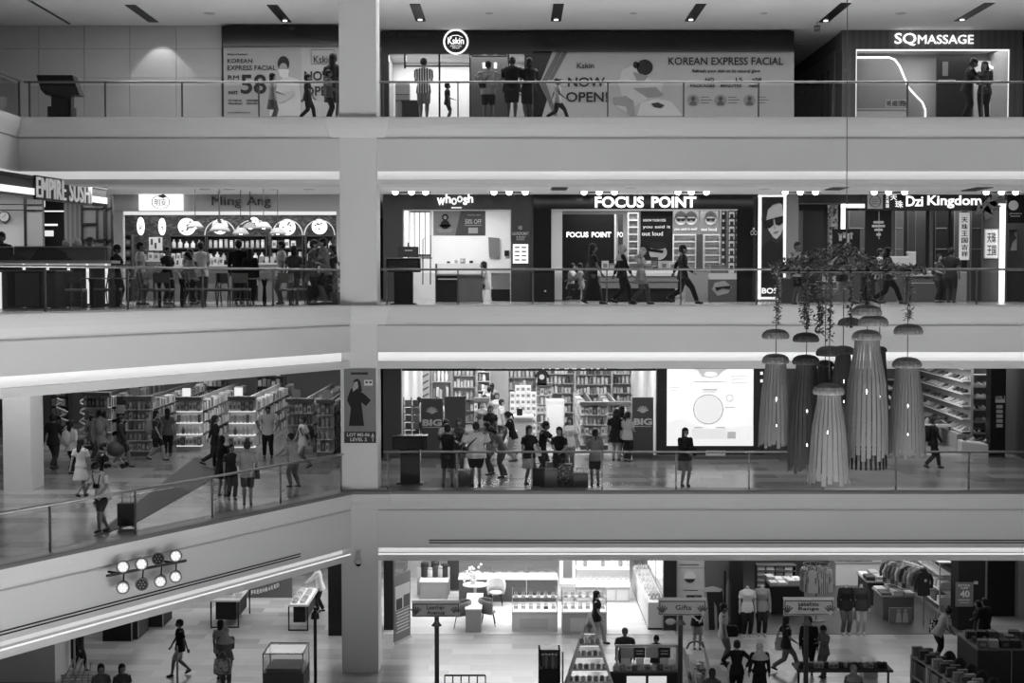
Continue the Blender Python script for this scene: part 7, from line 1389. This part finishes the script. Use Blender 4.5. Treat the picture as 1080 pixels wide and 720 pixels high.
def basket(label,px,cy,y0,y1,wcap,w0,wm,wb,Y,v,caps=(),seg=24,hoops=(.45,.72,.9),hem=0):
    c=X(px,Y,(y0+y1)/2); k1=Y/F; za,zb_=Z(y0,Y),Z(y1,Y); t=thing('basket_lamp',label,'pendant lamp',(c,Y,zb_),'hanging slatted basket lamps'); m=M(v,.7,0,.12,6); H_=za-zb_
    def rad(u): # u 0 top .. 1 bottom
        pts=[(0,w0),(.12,w0*1.12),(.35,wm*.88),(.65,wm),(.85,(wm+wb)/2*1.01),(1,wb)]
        for(a,ra),(b,rb)in zip(pts,pts[1:]):
            if u<=b:return(ra+(rb-ra)*(u-a)/(b-a))*k1/2
        return wb*k1/2
    g=MB()
    for j in range(seg):
        a=2*pi*j/seg; end=1-.05*((j*7)%3)/2; ct=Vector((cos(a),sin(a),0)); tg=Vector((-sin(a),cos(a),0)); rs=[]
        for q in range(9):
            u=end*q/8; r_=rad(u); wd=2*pi*r_/seg*.40 if u>.1 else 2*pi*r_/seg*.5; p=Vector((c,Y,za-H_*u))+ct*r_; rs.append([p-tg*wd,p+tg*wd,p+tg*wd+ct*.008,p-tg*wd+ct*.008])
        g.rings(rs,m)
    g.build('slats',t)
    if hem:
        g=MB(); [g.obox((c+rad(1)*.96*cos(2*pi*(j+.5)/seg),Y+rad(1)*.96*sin(2*pi*(j+.5)/seg),zb_+.02),(.05,.01,.42),(0,0,2*pi*(j+.5)/seg+pi/2),BLK)for j in range(seg)]; g.build('dark_hem',t)
    for u in hoops:g=MB(); r_=rad(u)-.012; g.tube([Vector((c+r_*cos(2*pi*j/24),Y+r_*sin(2*pi*j/24),za-H_*u))for j in range(25)],.012,M(v*.8),6); g.build('hoop',t)
    def capshape(cx,yy,w_,nm):
        r_=w_*k1/2; cc=Vector((X(cx,Y,yy),Y,Z(yy,Y))); g=MB(); n=40; g.rings([[cc+Vector((cos(2*pi*j/n)*r_*q*(1+.06*(j%2)),sin(2*pi*j/n)*r_*q*(1+.06*(j%2)),z_*r_))for j in range(n)]for q,z_ in((.93,-.38),(1,-.28),(1,-.12),(.9,.12),(.65,.3),(.3,.38),(.05,.4))],M(v*.95,.8,0,.15,10)); o=g.build(nm,t)
        return cc
    capshape(px,y0-2,wcap,'ribbed_collar')
    top=None
    for(cx,yy,w_)in caps:cc=capshape(cx,yy,w_,'ribbed_cap')
    yt_=min([y0]+[q[1]for q in caps]); g=MB(); g.tube([(c,Y,za),(c,Y,zr if Y==YL else zr)],.010,M(.05),6); g.build('cord',t)
    g=MB(); g.ell((c,Y,za-H_*.45),(.035,.035,.05),E(9),10,6); g.build('bulb',t,True); g=MB(); g.ell((c+.04,Y-.03,za-H_*.75),(.03,.03,.04),E(9),10,6); g.build('bulb',t,True); g=MB(); g.tube([(c,Y,za),(c+.02,Y,za-H_*.75)],.008,BLK,5); g.build('bulb_cord',t)
basket('pale basket lamp farthest left, beside the bright screen',818,0,380,471,27,20,33,35,YL,.13,((818,352,27),))
basket('dark basket lamp, second from the left',850,0,381,498,27,20,36,37,30.6,.04,((850,355.5,26),))
basket('lowest pale basket lamp, hanging in front of the others',874,0,412,510,31,22,38,44,30.0,.18,(),22)
basket('widest basket lamp in the middle with a dark lower hem',914,0,355,484,29,24,44,45,30.6,.16,((921,338,30),(914,327,30)),26,hem=1)
basket('pale basket lamp farthest right, before the shoe wall',956.5,0,384,482,29,22,36,40,YL,.13,((958,347,29),),30)
basket('dim basket lamp half hidden between the lowest and the widest lamps',889,0,371,440,24,14,24,28,31.6,.13,((875.5,370,28),(896,339,23)))
basket('dark basket lamp hidden behind the lowest one',870,0,385,450,18,14,22,26,31.8,.05)
basket('dark basket lamp hidden behind the widest one',927,0,370,478,16,12,20,22,31.9,.05)
# ------------------------------------------------------------------ people and what they carry
def PL(yf,lev):return onz(540,yf,lev).y
P=person
a=P(447,61,40.9,L4,180,'phone','man in a black and white striped shirt and grey shorts, back to the rail',topmat=stripemat('shirt_stripes',.5,.012,4.4),bot=.2,legs='shorts',skin=.16)
P(472,88,41.0,L4,100,'carry','small boy in a dark shirt beside the man in stripes',top=.03,bot=.06,legs='shorts',skin=.15)
a=P(515,64,40.9,L4,178,'hips','man in a grey tee with a crossbody strap, back to the rail',top=.22,bot=.02,legs='shorts',skin=.15,fat=1.08)
t=thing('crossbody_bag','small black crossbody bag of the man in the grey tee','bag',a['T']((.1,.09,.56))); g=MB(); c=a['T']((.09,.09,.58)); g.obox(c,(.2,.06,.14),(0,0,0),M(.02)); g.build('bag_body',t,bevel=.02); g=MB(); g.tube([a['T']((.1,.08,.6)),a['T']((0,.085,.72)),a['T']((-.08,.03,.83)),a['T']((-.06,-.08,.76)),a['T']((.06,-.09,.64))],.014,M(.02),6); g.build('strap',t)
P(539.5,56,40.7,L4,175,'rail','broad man all in black with his back to the rail',top=.012,bot=.012,legs='shorts',skin=.12,fat=1.15,H=1.84)
P(558,61,40.9,L4,200,'hold','woman all in black leaning towards the broad man',top=.012,bot=.02,legs='shorts',fem=1,fat=1.15,hair='bob',skin=.15)
P(588,81,41.0,L4,90,'stride','child in a white shirt and cap hurrying to the right',top=.5,bot=.03,hair='short',cap=.15,skin=.15)
P(288,77,41.2,L4,100,'carry','girl in a pale top and grey skirt beside the printed woman',top=.35,bot=.1,legs='skirt',fem=1,hair='bob',skin=.2)
P(325,79,41.0,L4,95,'walk','boy in dark clothes walking along the rail near the pillar',top=.02,bot=.02,skin=.15)
a=P(352,56,41.4,L4,170,'stand','woman with long black hair at the edge of the pillar, top level',top=.03,bot=.05,fem=1,hair='long',legs='dress',skin=.15)
P(347,74,40.7,L4,90,'hold','child in grey next to the woman with long hair',top=.1,bot=.03,skin=.12)
P(1018,64,40.9,L4,80,'rail','man in black leaning on the top rail before the massage shop',top=.02,bot=.02,skin=.1,H=1.8)
P(1037,67,40.9,L4,-30,'hold','woman with wavy hair at the rail before the massage shop',top=.06,bot=.02,fem=1,hair='big',sleeve='long',skin=.18,H=1.7)
# middle gallery, right
t=thing('bar_stool','white stool under the seated laundry customer','stool',(X(514,45.3,300),45.3,L3)); c=Vector(t['wo']); g=MB(); g.lathe([(.17,.44),(.17,.48)],c,M(.5),18); g.build('seat',t)
for q in range(4):g=MB(); g.tube([c+Vector((cos(q*pi/2+.8)*.1,sin(q*pi/2+.8)*.1,.44)),c+Vector((cos(q*pi/2+.8)*.2,sin(q*pi/2+.8)*.2,0))],.014,M(.5),6); g.build('leg',t)
P(512,272,45.3,L3,-80,'sit','person in a white shirt seated at the laundry counter',top=.55,bot=.02,hair='bob',fem=1,skin=.2,H=1.6,dz=.08)
P(625,257,41.3,L3,95,'walk','woman in a long dark dress walking right past the optician',top=.02,fem=1,hair='long',legs='longdress',skin=.12)
a=P(656,258,41.3,L3,95,'walk','woman in black with a pale headscarf walking past the optician',top=.015,bot=.015,fem=1,hair='hijab',hijc=.35,sleeve='long',skin=.2)
a=P(676,261,41.2,L3,90,'walkphone','woman in pale headscarf and grey trousers looking at her phone',top=.30,bot=.12,hair='hijab',hijc=.45,fem=1,sleeve='long',legs='tunic')
t=thing('phone','phone held by the woman in the pale headscarf','phone',a['hands'][0]); g=MB(); g.obox(a['hands'][0]+Vector((.06,0,.03)),(.012,.07,.14),(0,-.5,0),BLK); g.build('phone_body',t); g=MB(); g.obox(a['hands'][0]+Vector((.052,0,.035)),(.006,.06,.12),(0,-.5,0),E(.3)); g.build('phone_screen',t)
a=P(720,256,41.1,L3,88,'stride','man in a dark shirt striding right with a case under his arm',top=.02,bot=.02,sleeve='long',skin=.15)
for k_,(px,Y,f,l)in enumerate(((602,48.6,70,'person in white seated inside the optician near the doorway'),(613,48.2,-100,'person in grey seated opposite inside the optician'))):
    P(px,272,Y,L3,f,'sit',l,top=(.5,.2)[k_],bot=.02,fem=k_,hair='bob',H=1.6,dz=.07,legs='trousers')
    t=thing('stool',['white swivel stool near the optician doorway','white swivel stool opposite inside the optician'][k_],'stool',(X(px,Y,300),Y,L3)); c=Vector(t['wo']); g=MB(); g.lathe([(.18,.43),(.18,.47)],c,M(.5),18); g.build('seat',t); g=MB(); g.lathe([(.2,0),(.2,.03),(.03,.05),(.03,.43)],c,M(.4),16); g.build('base',t)
P(841,255,41.0,L3,20,'carry','man in a white shirt and black shorts standing by the planted rack',top=.5,bot=.02,legs='shorts',skin=.12,hair='short')
P(887,262,42.0,L3,90,'stride','person in black with light trousers walking behind the plants',top=.02,bot=.3,skin=.15)
P(936,259,41.2,L3,85,'stride','man in dark trousers taking a long step behind the plants',top=.05,bot=.015,skin=.15,hair='big')
P(928,262,43.5,L3,60,'hold','person in a pale shirt at the gem counter behind the plants',top=.4,bot=.1,skin=.2)
P(1003,261,44.6,L3,150,'stand','man all in dark at the gem shop entrance',top=.02,bot=.03,skin=.1)
P(990,268,45.0,L3,30,'hold','gem shop customer holding a white bag',top=.05,bot=.02,fem=1,hair='bob',skin=.3)
# middle gallery, left
P(4,244,39.5,L3,0,'reach','cook in dark behind the sushi counter at the left edge',top=.03,bot=.02,skin=.15,hair='short')
P(95,250,39.6,L3,20,'stand','sushi bar worker whose head shows above the counter',top=.1,bot=.03,cap=.1,skin=.2)
P(122,258,38.6,L3,80,'phone','man in black at the first pedestal table',top=.02,bot=.02,skin=.2)
P(148,255,40.2,L3,95,'carry','young man in a white tee before the slim glowing discs',top=.5,bot=.3,legs='shorts',skin=.2)
P(176,260,41.3,L3,60,'hold','person in a black top beside the hamper counter',top=.015,bot=.02,skin=.2)
P(197,262,41.0,L3,60,'reach','stooping person in patterned shirt at the vase table',topmat=patchmat('patterned_cloth',(.4,.1,.25),14),bot=.02,skin=.2)
P(204,265,40.2,L3,-60,'rail','woman in a pale tee facing the patterned shirt',top=.3,bot=.03,fem=1,hair='bob',skin=.2)
P(212,255,42.2,L3,180,'hold','shop worker in white shirt and black waistcoat',top=.5,bot=.05,apron=.02,skin=.2)
P(252,253,41.3,L3,180,'stand','tall man in black standing with his back to us',top=.012,bot=.012,sleeve='long',fat=1.1,skin=.15)
P(264,262,41.0,L3,180,'stand','long-haired woman in black beside the tall man',top=.012,bot=.02,fem=1,hair='long',sleeve='long',skin=.15)
P(297,254,41.5,L3,-70,'stand','man in a white tee near the low woven lamp',top=.45,bot=.15,skin=.18)
P(310,259,41.0,L3,200,'stand','woman in a dark grey tee with her back to the rail',top=.06,bot=.2,fem=1,hair='bob',skin=.18)
P(329,253,40.8,L3,85,'hug','man in grey reaching toward the person by the pillar',top=.09,bot=.05,skin=.18)
P(343,251,40.9,L3,-70,'hug','person in grey tee and black shorts by the pillar, arm raised',top=.16,bot=.02,legs='shorts',hair='short',skin=.2)
P(351,258,41.4,L3,-60,'stand','small woman half hidden behind the pair by the pillar',top=.05,bot=.03,fem=1,hair='long',skin=.15)
# lower gallery, left
P(55,440,44.3,L2,170,'walk','man in a black hoodie nearest the white pillar',top=.015,bot=.03,sleeve='long',skin=.1,H=1.75)
a=P(74,443,43.3,L2,150,'stand','woman in a white shirt with long black hair and white backpack',top=.5,bot=.02,fem=1,hair='long',sleeve='long',H=1.65); backpack(a,.4,'white backpack of the woman in the white shirt')
P(84,461,38.6,L2,160,'walk','girl in a long white tee dress walking away from the rail',top=.5,legs='dress',fem=1,hair='long',bot=.3,H=1.62,skin=.25)
a=P(102,464,37.6,L2,120,'reach','boy in black with a sling bag, holding out his hand',top=.015,bot=.02,skin=.25,H=1.62)
a=P(107,486,PL(562,L2)+.2,L2,-20,'cross','man in a white tee and black shorts leaning on the slanting rail',top=.45,bot=.012,legs='shorts',skin=.2,H=1.72)
t=thing('camera_bag','dark camera hanging on the chest of the man at the slanting rail','camera',a['T']((0,-.1,.66))); g=MB(); g.obox(a['T']((0,-.1,.68)),(.14,.08,.1),(0,0,R(-20)),BLK); g.build('camera_body',t,bevel=.01); g=MB(); g.tube([a['T']((.03,-.09,.7)),a['T']((.06,-.06,.82)),a['T']((0,.05,.86)),a['T']((-.06,-.06,.82)),a['T']((-.03,-.09,.7))],.012,BLK,6); g.build('strap',t)
t=thing('suitcase','small black suitcase standing beside the man at the slanting rail','suitcase',onz(131,558,L2)); c=Vector(t['wo']); g=MB(); g.box(c.x-.2,c.x+.2,c.y+.1,c.y+.35,c.z+.05,c.z+.6,M(.015)); g.build('case_body',t,bevel=.03); g=MB(); g.tube([c+Vector((-.1,.22,.6)),c+Vector((-.1,.22,.95)),c+Vector((.1,.22,.95)),c+Vector((.1,.22,.6))],.012,M(.2),6); g.build('handle',t)
for s_ in(-1,1):g=MB(); g.ell(c+Vector((s_*.15,.22,.03)),(.02,.03,.03),BLK,8,6); g.build('wheel',t)
a=P(105,432,47.0,L2,180,'phone','woman in a long pale dress with a pale backpack at the store front',top=.3,legs='longdress',fem=1,hair='bun',H=1.62); backpack(a,.3,'pale backpack of the woman in the long pale dress')
P(96,444,46.5,L2,100,'stand','short person in grey beside the woman in the long pale dress',top=.15,bot=.05,H=1.5)
P(127,438,44.9,L2,90,'walk','tall man in a dark jacket and shorts near the dark island',top=.025,bot=.02,legs='shorts',sleeve='long',skin=.15,cap=.05)
t=thing('stroller','dark pushchair standing beside the tall man in the dark jacket','pushchair',onz(122,493,L2)); c=Vector(t['wo']); g=MB(); g.ell(c+Vector((0,0,.6)),(.28,.22,.25),M(.06),14,8); g.build('seat_hood',t,True); g=MB(); g.tube([c+Vector((-.3,0,.9)),c+Vector((0,0,.5)),c+Vector((.28,0,.1))],.018,M(.3),6); g.tube([c+Vector((.1,0,.5)),c+Vector((-.25,0,.1))],.018,M(.3),6); g.build('frame',t)
for s_ in(-1,1):
    for q in(-.25,.28):g=MB(); g.tube([c+Vector((q,s_*.2-.015,.08)),c+Vector((q,s_*.2+.015,.08))],.08,BLK,14); g.build('wheel',t)
a=P(164,433,46.6,L2,80,'walk','woman in black shorts with a grey backpack walking right',top=.03,bot=.015,legs='shorts',fem=1,hair='long',skin=.3,H=1.65); backpack(a,.3,'large grey backpack of the woman in black shorts',1.25)
P(176,440,47.8,L2,190,'stand','person in grey and black browsing the end shelves',top=.12,bot=.015,fem=1,hair='long',skin=.2,H=1.62)
P(226,437,45.2,L2,95,'stride','person with long dark hair striding right, all in black',top=.012,bot=.02,fem=1,hair='long',sleeve='long',H=1.68)
P(233,460,38.8,L2,170,'stand','woman in black with her back to the slanting rail',top=.012,bot=.012,fem=1,hair='long',sleeve='long',legs='dress',H=1.66)
P(243,468,38.2,L2,30,'carry','shorter woman in dark clothes between the two at the rail',top=.03,bot=.02,fem=1,hair='bob',H=1.5)
a=P(260,463,37.2,L2,190,'carry','man in a pale tee and black shorts with a shoulder bag at the slanting rail',top=.28,bot=.015,legs='shorts',H=1.70,skin=.2)
handbag(a['T']((-.12,.0,.62)),.26,.24,.02,'black shoulder bag of the man in the pale tee',strap=.12)
P(282,430,47.4,L2,5,'hips','security guard in a white shirt and black trousers',top=.5,bot=.012,H=1.72,skin=.15)
a=P(319,439,44.4,L2,-60,'walk','man in a pale tee with a black backpack walking left',top=.4,bot=.3,legs='shorts',H=1.68,skin=.2); backpack(a,.02,'black backpack of the man in the pale tee')
P(310,459,40.6,L2,-120,'reach','slim youth in white leaning forward near the guard',top=.4,bot=.15,H=1.55,skin=.25)
# lower gallery, right
P(472,446,40.75,L2,178,'photo','boy in black tee and shorts taking a picture with both arms raised',top=.012,bot=.015,legs='shorts',H=1.78,skin=.2)
P(484,432,43.6,L2,0,'hold','long-haired woman in a dark tank top facing the boy',top=.04,bot=.1,fem=1,hair='long',sleeve='none',skin=.2,H=1.66)
P(470,433,44.0,L2,10,'phone','woman holding up a phone behind the boy in black',top=.3,bot=.1,fem=1,hair='long',skin=.35,H=1.62)
a=P(502,443,40.8,L2,185,'stand','large man in a white tee with a dark print on the back',top=.6,bot=.012,legs='shorts',fat=1.35,H=1.84,skin=.2,hand=((.17,-.05,.48),(-.17,-.05,.48)))
t=thing('crossbody_strap_bag','black sling bag strapped across the large man in white','bag',a['T']((0,.12,.7))); g=MB(); g.tube([a['T']((-.13,.02,.83)),a['T']((0,.1,.76)),a['T']((.15,.09,.62)),a['T']((.16,0,.58))],.02,M(.02),6); g.build('strap',t); g=MB(); g.obox(a['T']((.17,.03,.56)),(.16,.08,.2),(0,0,0),M(.02)); g.build('bag_body',t,bevel=.02)
g=MB(); c=a['T']((-.01,.128,.68)); g.obox(c,(.34,.012,.22),(0,0,R(5)),M(.06)); o=g.build('shirt_print',a['o']); 
t=thing('grey_carton','grey shopping carton on the floor left of the large man','carton',(X(489,40.9,500),40.9,L2)); part(t,'carton_body',M(.15),(482.5,497,497,511.5),Y=40.9,dep=.35); part(t,'carton_lid',M(.2),(482,496,497.5,498),Y=40.88,dep=.4)
P(518,432,43.2,L2,-70,'reach','woman in a printed top bending toward the counter of bags',topmat=patchmat('spotted_cloth',(.04,.2,.1),18),bot=.06,fem=1,hair='big',H=1.62)
P(530,438,42.6,L2,-60,'lean','older person in a grey check shirt stooping with a bag',top=.16,bot=.10,H=1.66,skin=.2,hair='bob')
P(541,420,46.4,L2,-90,'rail','woman in a black top at the wire basket',top=.012,bot=.3,fem=1,hair='tail',H=1.66)
a=P(558,447,41.2,L2,30,'carry','woman in a black tee and pale skirt beside the pushchair',top=.015,bot=.4,legs='skirt',fem=1,hair='bob',H=1.70,skin=.18); handbag(a['T']((.12,-.02,.8)),.34,.26,.5,'white shoulder bag of the woman in the black tee',strap=.3)
P(571,432,42.2,L2,70,'reach','man in a black polo pushing the loaded pushchair',top=.015,bot=.03,H=1.74,skin=.18)
P(590,445,41.2,L2,-10,'hold','seated-looking woman in black holding a tray in front of the luggage',top=.015,bot=.02,fem=1,hair='long',H=1.66,skin=.25)
P(601,424,44.2,L2,-10,'stand','woman in a white blouse and jeans facing the rail',top=.6,bot=.15,fem=1,hair='bob',H=1.66,skin=.25)
a=P(628,450,40.9,L2,185,'carry','girl in a grey top and black leggings with a ponytail',top=.2,bot=.015,legs='shorts',fem=1,hair='tail',H=1.62,skin=.2)
P(650,411,46.6,L2,165,'stand','woman in a long black top by the right lettered board, back turned',top=.012,bot=.3,legs='tunic',fem=1,hair='big',sleeve='short',H=1.7,fat=1.15)
P(656,407,47.6,L2,150,'stand','big-haired woman behind the one in the long black top',top=.02,bot=.02,fem=1,hair='big',H=1.72,sleeve='long')
a=P(662,415,46.3,L2,140,'hold','woman in a pale top with a round bag at the right lettered board',top=.4,bot=.02,fem=1,hair='tail',H=1.64,skin=.25); handbag(a['T']((.1,-.05,.7)),.34,.26,.25,'round grey bag of the woman at the right lettered board',strap=.15)
a=P(723,448,40.75,L2,15,'hold','woman in black with a pale headscarf edge before the bright screen',top=.02,bot=.14,fem=1,legs='skirt',hair='long',sleeve='long',H=1.68,skin=.2); handbag(a['T']((.06,-.14,.72)),.3,.26,.015,'black bag held by the woman before the bright screen',strap=.05)
a=P(985,443,44.6,L2,95,'walk','man in black walking right before the shoe shop',top=.012,bot=.02,sleeve='long',cap=.03,H=1.62); backpack(a,.012,'large black bag on the back of the man by the shoe shop',1.25)
for k_,(px,yt,Y,f,v,fem_,l)in enumerate(((442,416,52,180,.3,0,'shopper whose dark head shows above the wire rack'),(461,408,52,175,.5,0,'shopper in a white shirt behind the lettered board'),(516,398,57,180,.05,0,'shopper with a dark backpack deep in the aisle'),(519,388,59,170,.3,1,'farthest shopper in the aisle'),(524,410,54,0,.5,1,'shopper in white walking out of the aisle'),(511,414,53,20,.03,1,'shopper in black at the left of the aisle'),(507,420,50,30,.15,1,'shopper in grey at the mouth of the aisle'),(529,416,51,90,.45,0,'shopper in white beside the carton stack'),(517,424,48.5,10,.02,1,'dark-haired shopper in black nearest us in the aisle'))):
    a=P(px,yt,Y,L2,f,'stand',l,top=v,bot=.05,fem=fem_,hair='long' if fem_ else 'short',H=1.66)
    if k_==2:backpack(a,.03,'dark backpack deep in the pharmacy aisle')
# luggage cluster
def bagbox(label,px,Y,w,h,d,v,name='shopping_bag',m=None,cat='bag'):
    c=Vector((X(px,Y,500),Y,L2)); t=thing(name,label,cat,tuple(c)); g=MB(); g.rings([[c+Vector((a*w/2*k,b*d/2*k,z_*h))for a,b in((-1,-.8),(-.8,-1),(.8,-1),(1,-.8),(1,.8),(.8,1),(-.8,1),(-1,.8))]for k,z_ in((.9,0),(1,.1),(1,.85),(.92,1))],m or M(v,.6)); g.build('bag_body',t); g=MB(); g.tube([c+Vector((-w*.25,0,h)),c+Vector((-w*.2,0,h+.14)),c+Vector((w*.2,0,h+.14)),c+Vector((w*.25,0,h))],.012,M(.1),6); g.build('handle',t); return t
bagbox('black shopping bag at the left of the luggage cluster',568,40.85,.42,.5,.3,.015); bagbox('shiny grey bag bulging in the luggage cluster',581,40.8,.38,.5,.3,.2)
bagbox('black suitcase with a sparkling pattern in the luggage cluster',596,40.9,.46,.62,.3,.02,'suitcase',patchmat('sparkling_print',(.012,.012,.012,.012,.3),40,.4),'suitcase'); bagbox('grey cool box with a dark rim, right of the sparkling suitcase',612,40.8,.44,.38,.34,.12,'cool_box',None,'cool box')
bagbox('white paper bag on the pushchair behind the luggage',580,41.5,.26,.6,.2,.6); 
# ground floor
a=P(190,653,PL(712,0),0,-70,'walk','man in a black tee and printed white shorts walking on the ground floor',top=.012,bot=.4,legs='shorts',skin=.15)
a=P(238,652,PL(724,0),0,190,'hold','woman in a pale headscarf and grey top carrying a patterned bag',top=.14,bot=.1,fem=1,hair='hijab',hijc=.35,sleeve='long',H=1.66,fat=1.1)
handbag(a['T']((.05,.1,.62)),.5,.42,.5,'patterned shopping bag at the side of the woman in the headscarf',strap=.2,mat=patchmat('printed_bag',(.55,.2,.4),16),name='shopping_bag')
P(233,648,PL(716,0),0,160,'stand','person in white hidden behind the woman in the headscarf',top=.4,bot=.05,hair='bob',fem=1,H=1.68)
a=P(338,602,PL(645,0),0,-80,'reach','shop worker in a white shirt at the lit display table',top=.6,bot=.012,sleeve='long',H=1.68)
P(107,704,35.2,0,20,'stand','woman with dark hair whose head shows at the bottom left',top=.1,bot=.05,fem=1,hair='bob',H=1.55); P(129,704,35.2,0,30,'stand','second dark head at the bottom left, right of the first',top=.05,bot=.05,hair='bob',fem=1,H=1.55)
P(84,661,PL(706,0),0,60,'walk','person in dark clothes half hidden by the white pole, bottom left',top=.03,bot=.04,sleeve='long')
P(629,620,PL(679,0),0,80,'walk','long-haired woman in a black top and grey trousers, ground floor',top=.012,bot=.33,fem=1,hair='long',skin=.35,H=1.65)
a=P(659,662,38.9,0,0,'stand','bald man in a grey tee behind the bakery counter',top=.06,bot=.03,fat=1.15,H=None,skin=.12,hc=.10)
P(692,676,38.8,0,0,'phone','person whose dark hair shows behind the bakery menu',top=.05,bot=.03,fem=1,hair='bob',H=1.38)
a=P(763,636,PL(700,0),0,80,'stand','man in a white shirt with a black waist bag, ground floor',top=.5,bot=.12,skin=.15); handbag(a['T']((-.02,-.12,.7)),.42,.32,.012,'large black bag at the waist of the man in white',strap=.1)
P(735,648,PL(684,0),0,0,'hold','person in black partly hidden by the Gifts sign',top=.015,bot=.25,fem=1,legs='shorts',skin=.3,H=1.62)
P(777,676,37.2,0,180,'hips','woman in black with hands on hips, back to us',top=.012,bot=.012,fem=1,hair='bun',sleeve='long',H=1.64)
P(801,678,37.1,0,180,'stand','woman in black with a pale headscarf, back to us',top=.012,fem=1,hair='hijab',hijc=.45,sleeve='long',legs='longdress',fat=1.15,H=1.6)
a=P(829,657,PL(707,0),0,95,'stride','woman in black tee and grey trousers striding with a white tote',top=.02,bot=.16,fem=1,hair='long',skin=.3,H=1.62); handbag(a['T']((.13,.06,.82)),.36,.38,.6,'white tote bag on the shoulder of the striding woman',strap=.35)
P(853,655,PL(712,0),0,170,'stand','man in black hidden behind the right sign pole',top=.012,bot=.02,sleeve='long',H=1.68); P(869,671,PL(714,0),0,-60,'phone','boy in grey beside the right sign pole',top=.13,bot=.1,skin=.12,H=1.48)
P(900,705,35.3,0,170,'stand','woman in a grey headscarf at the bottom edge',top=.1,fem=1,hair='hijab',hijc=.16,legs='longdress',H=1.5); P(751,708,34.9,0,170,'stand','dark head at the bottom edge right of the flower cart',top=.05,bot=.05,hair='bob',fem=1,H=1.52)
a=P(989,645,PL(697,0),0,110,'lean','woman in a pale tee leaning over the cube shelf with a patterned bag',top=.4,bot=.012,H=1.68,hair='bun',fem=1,skin=.12); handbag(a['T']((.12,.08,.80)),.55,.42,.3,'patterned black and white bag of the leaning woman',strap=.15,mat=patchmat('zigzag_print',(.65,.02,.5,.02),18),rz=.4)
P(1038,648,PL(690,0),0,-150,'carry','person all in black by the dark corridor',top=.012,bot=.012,sleeve='long',H=1.7,skin=.15); a=P(1031,655,PL(688,0),0,-100,'stand','second dark figure beside the person in black',top=.02,bot=.02,fem=1,hair='long',H=1.58)
for k_,(px,yt,yf,f,tv,bv,lg_,sl_,l)in enumerate(((788,603,671,5,.55,.012,'trousers','short','headless mannequin in a white tee and black trousers'),(803.5,606,670,-5,.25,.02,'trousers','long','headless mannequin in a grey cardigan, right of the white tee'),(892,605,669,5,.02,.10,'trousers','long','headless mannequin in a dark jumper and grey trousers'),(908,607,669,-5,.05,.3,'skirt','long','headless mannequin in a dark coat with pale legs'))):
    P(px,yt,PL(yf,0),0,f,'stand',l,top=tv,bot=bv,legs=lg_,sleeve=sl_,fem=1,head=0,name='mannequin',H=1.78,skin=.4,shoe=.4)
# stand floor furniture right down on its floor
def ground(names,gap):
    kids={}
    for q in COL.q:
        if q.parent is not None:kids.setdefault(q.parent.name,[]).append(q)
    for o in COL.q:
        if o.parent is not None or o.name.split('.')[0]not in names:continue
        ms=[c for c in[o]+kids.get(o.name,[])if c.type=='MESH' and c.data.users==1 and c.data.vertices]
        if not ms:continue
        lo=min(v.co.z for c in ms for v in c.data.vertices)+o.location.z; fl=max([l for l in(L1,L2,L3,L4)if l<lo+.35]or[L1]); d=lo-fl
        if d<-.004:
            for c in ms:
                for v in c.data.vertices:v.co.z=max(v.co.z,fl-o.location.z)
        if .004<d<gap:
            for c in ms:
                for v in c.data.vertices:
                    if v.co.z+o.location.z<lo+.035:v.co.z-=d
ground(('display_counter','service_counter','display_stand','directory_kiosk','checkout_desk','cabinet','counter','corner_cabinet','standing_poster','gallery_bin','easel','upright_plank','wall_cabinet','clothes_rail','magazine_rack','wire_basket','drinks_chiller','logo_board','hanging_board','shoe_table','directory_column','low_cabinet','white_cabinet','counter_block','standing_mirror','dark_display_case','printed_stand','door_notice','timber_partition','grid_screen','menu_stand','sushi_counter','counter_cabinet','dark_banner','white_box','light_column','tall_cabinet','grey_carton'),.5)
ground(('reception_counter','price_board','display_cabinet','reception_desk','shop_partition','lit_arch','feature_wall','menu_display','storefront','shop_hoarding','display_board'),1.8)
# ------------------------------------------------------------------ camera, world, lights
cam=D.cameras.new('camera'); cam.sensor_width=36; cam.lens=F*36/1080; cam.clip_end=300
co=D.objects.new('camera',cam); COL.objects.link(co); co.location=(0,0,ZC); co.rotation_euler=(pi/2-PIT,0,0)
bpy.context.scene.camera=co
w=D.worlds.new('world'); bpy.context.scene.world=w; w.use_nodes=True
w.node_tree.nodes['Background'].inputs[0].default_value=(1,1,1,1); w.node_tree.nodes['Background'].inputs[1].default_value=.13
vs=bpy.context.scene.view_settings; vs.view_transform='Standard'; vs.look='None'; vs.gamma=1; vs.exposure=0; vs.use_curve_mapping=False
# corridor lights under each ceiling
area('gallery_light',(2,42.0,Z4C-.05),(30,.8),950)
area('gallery_light',(2,43.5,Z3C-.05),(30,1.2),650); area('sushi_fill_light',(-14.5,42.5,Z3C-.05),(5,2),220)  # the sushi lamp is an added fill that brightens the clock wall
area('gallery_light',(2,43.3,Z2C-.05),(30,1.6),330)
area('gallery_light',(2,43.0,Z1C-.05),(30,1.6),230)
area('gallery_light',(-13,38,Z2C-.05),(6,5),170)
area('atrium_bounce_fill',(6,17,21.5),(22,14),20500,(0,0,0),R(50))  # added overhead fill, bounced off the ground floor to brighten the fascias
for o in COL.q:REAL.objects.link(o)
for o in D.objects:
    if o.get('wo')is not None:del o['wo']
    if o.get('hgt')is not None:del o['hgt']
print('OBJECT COUNT',len(D.objects),'unused',sum(1 for m in D.meshes if m.users==0))
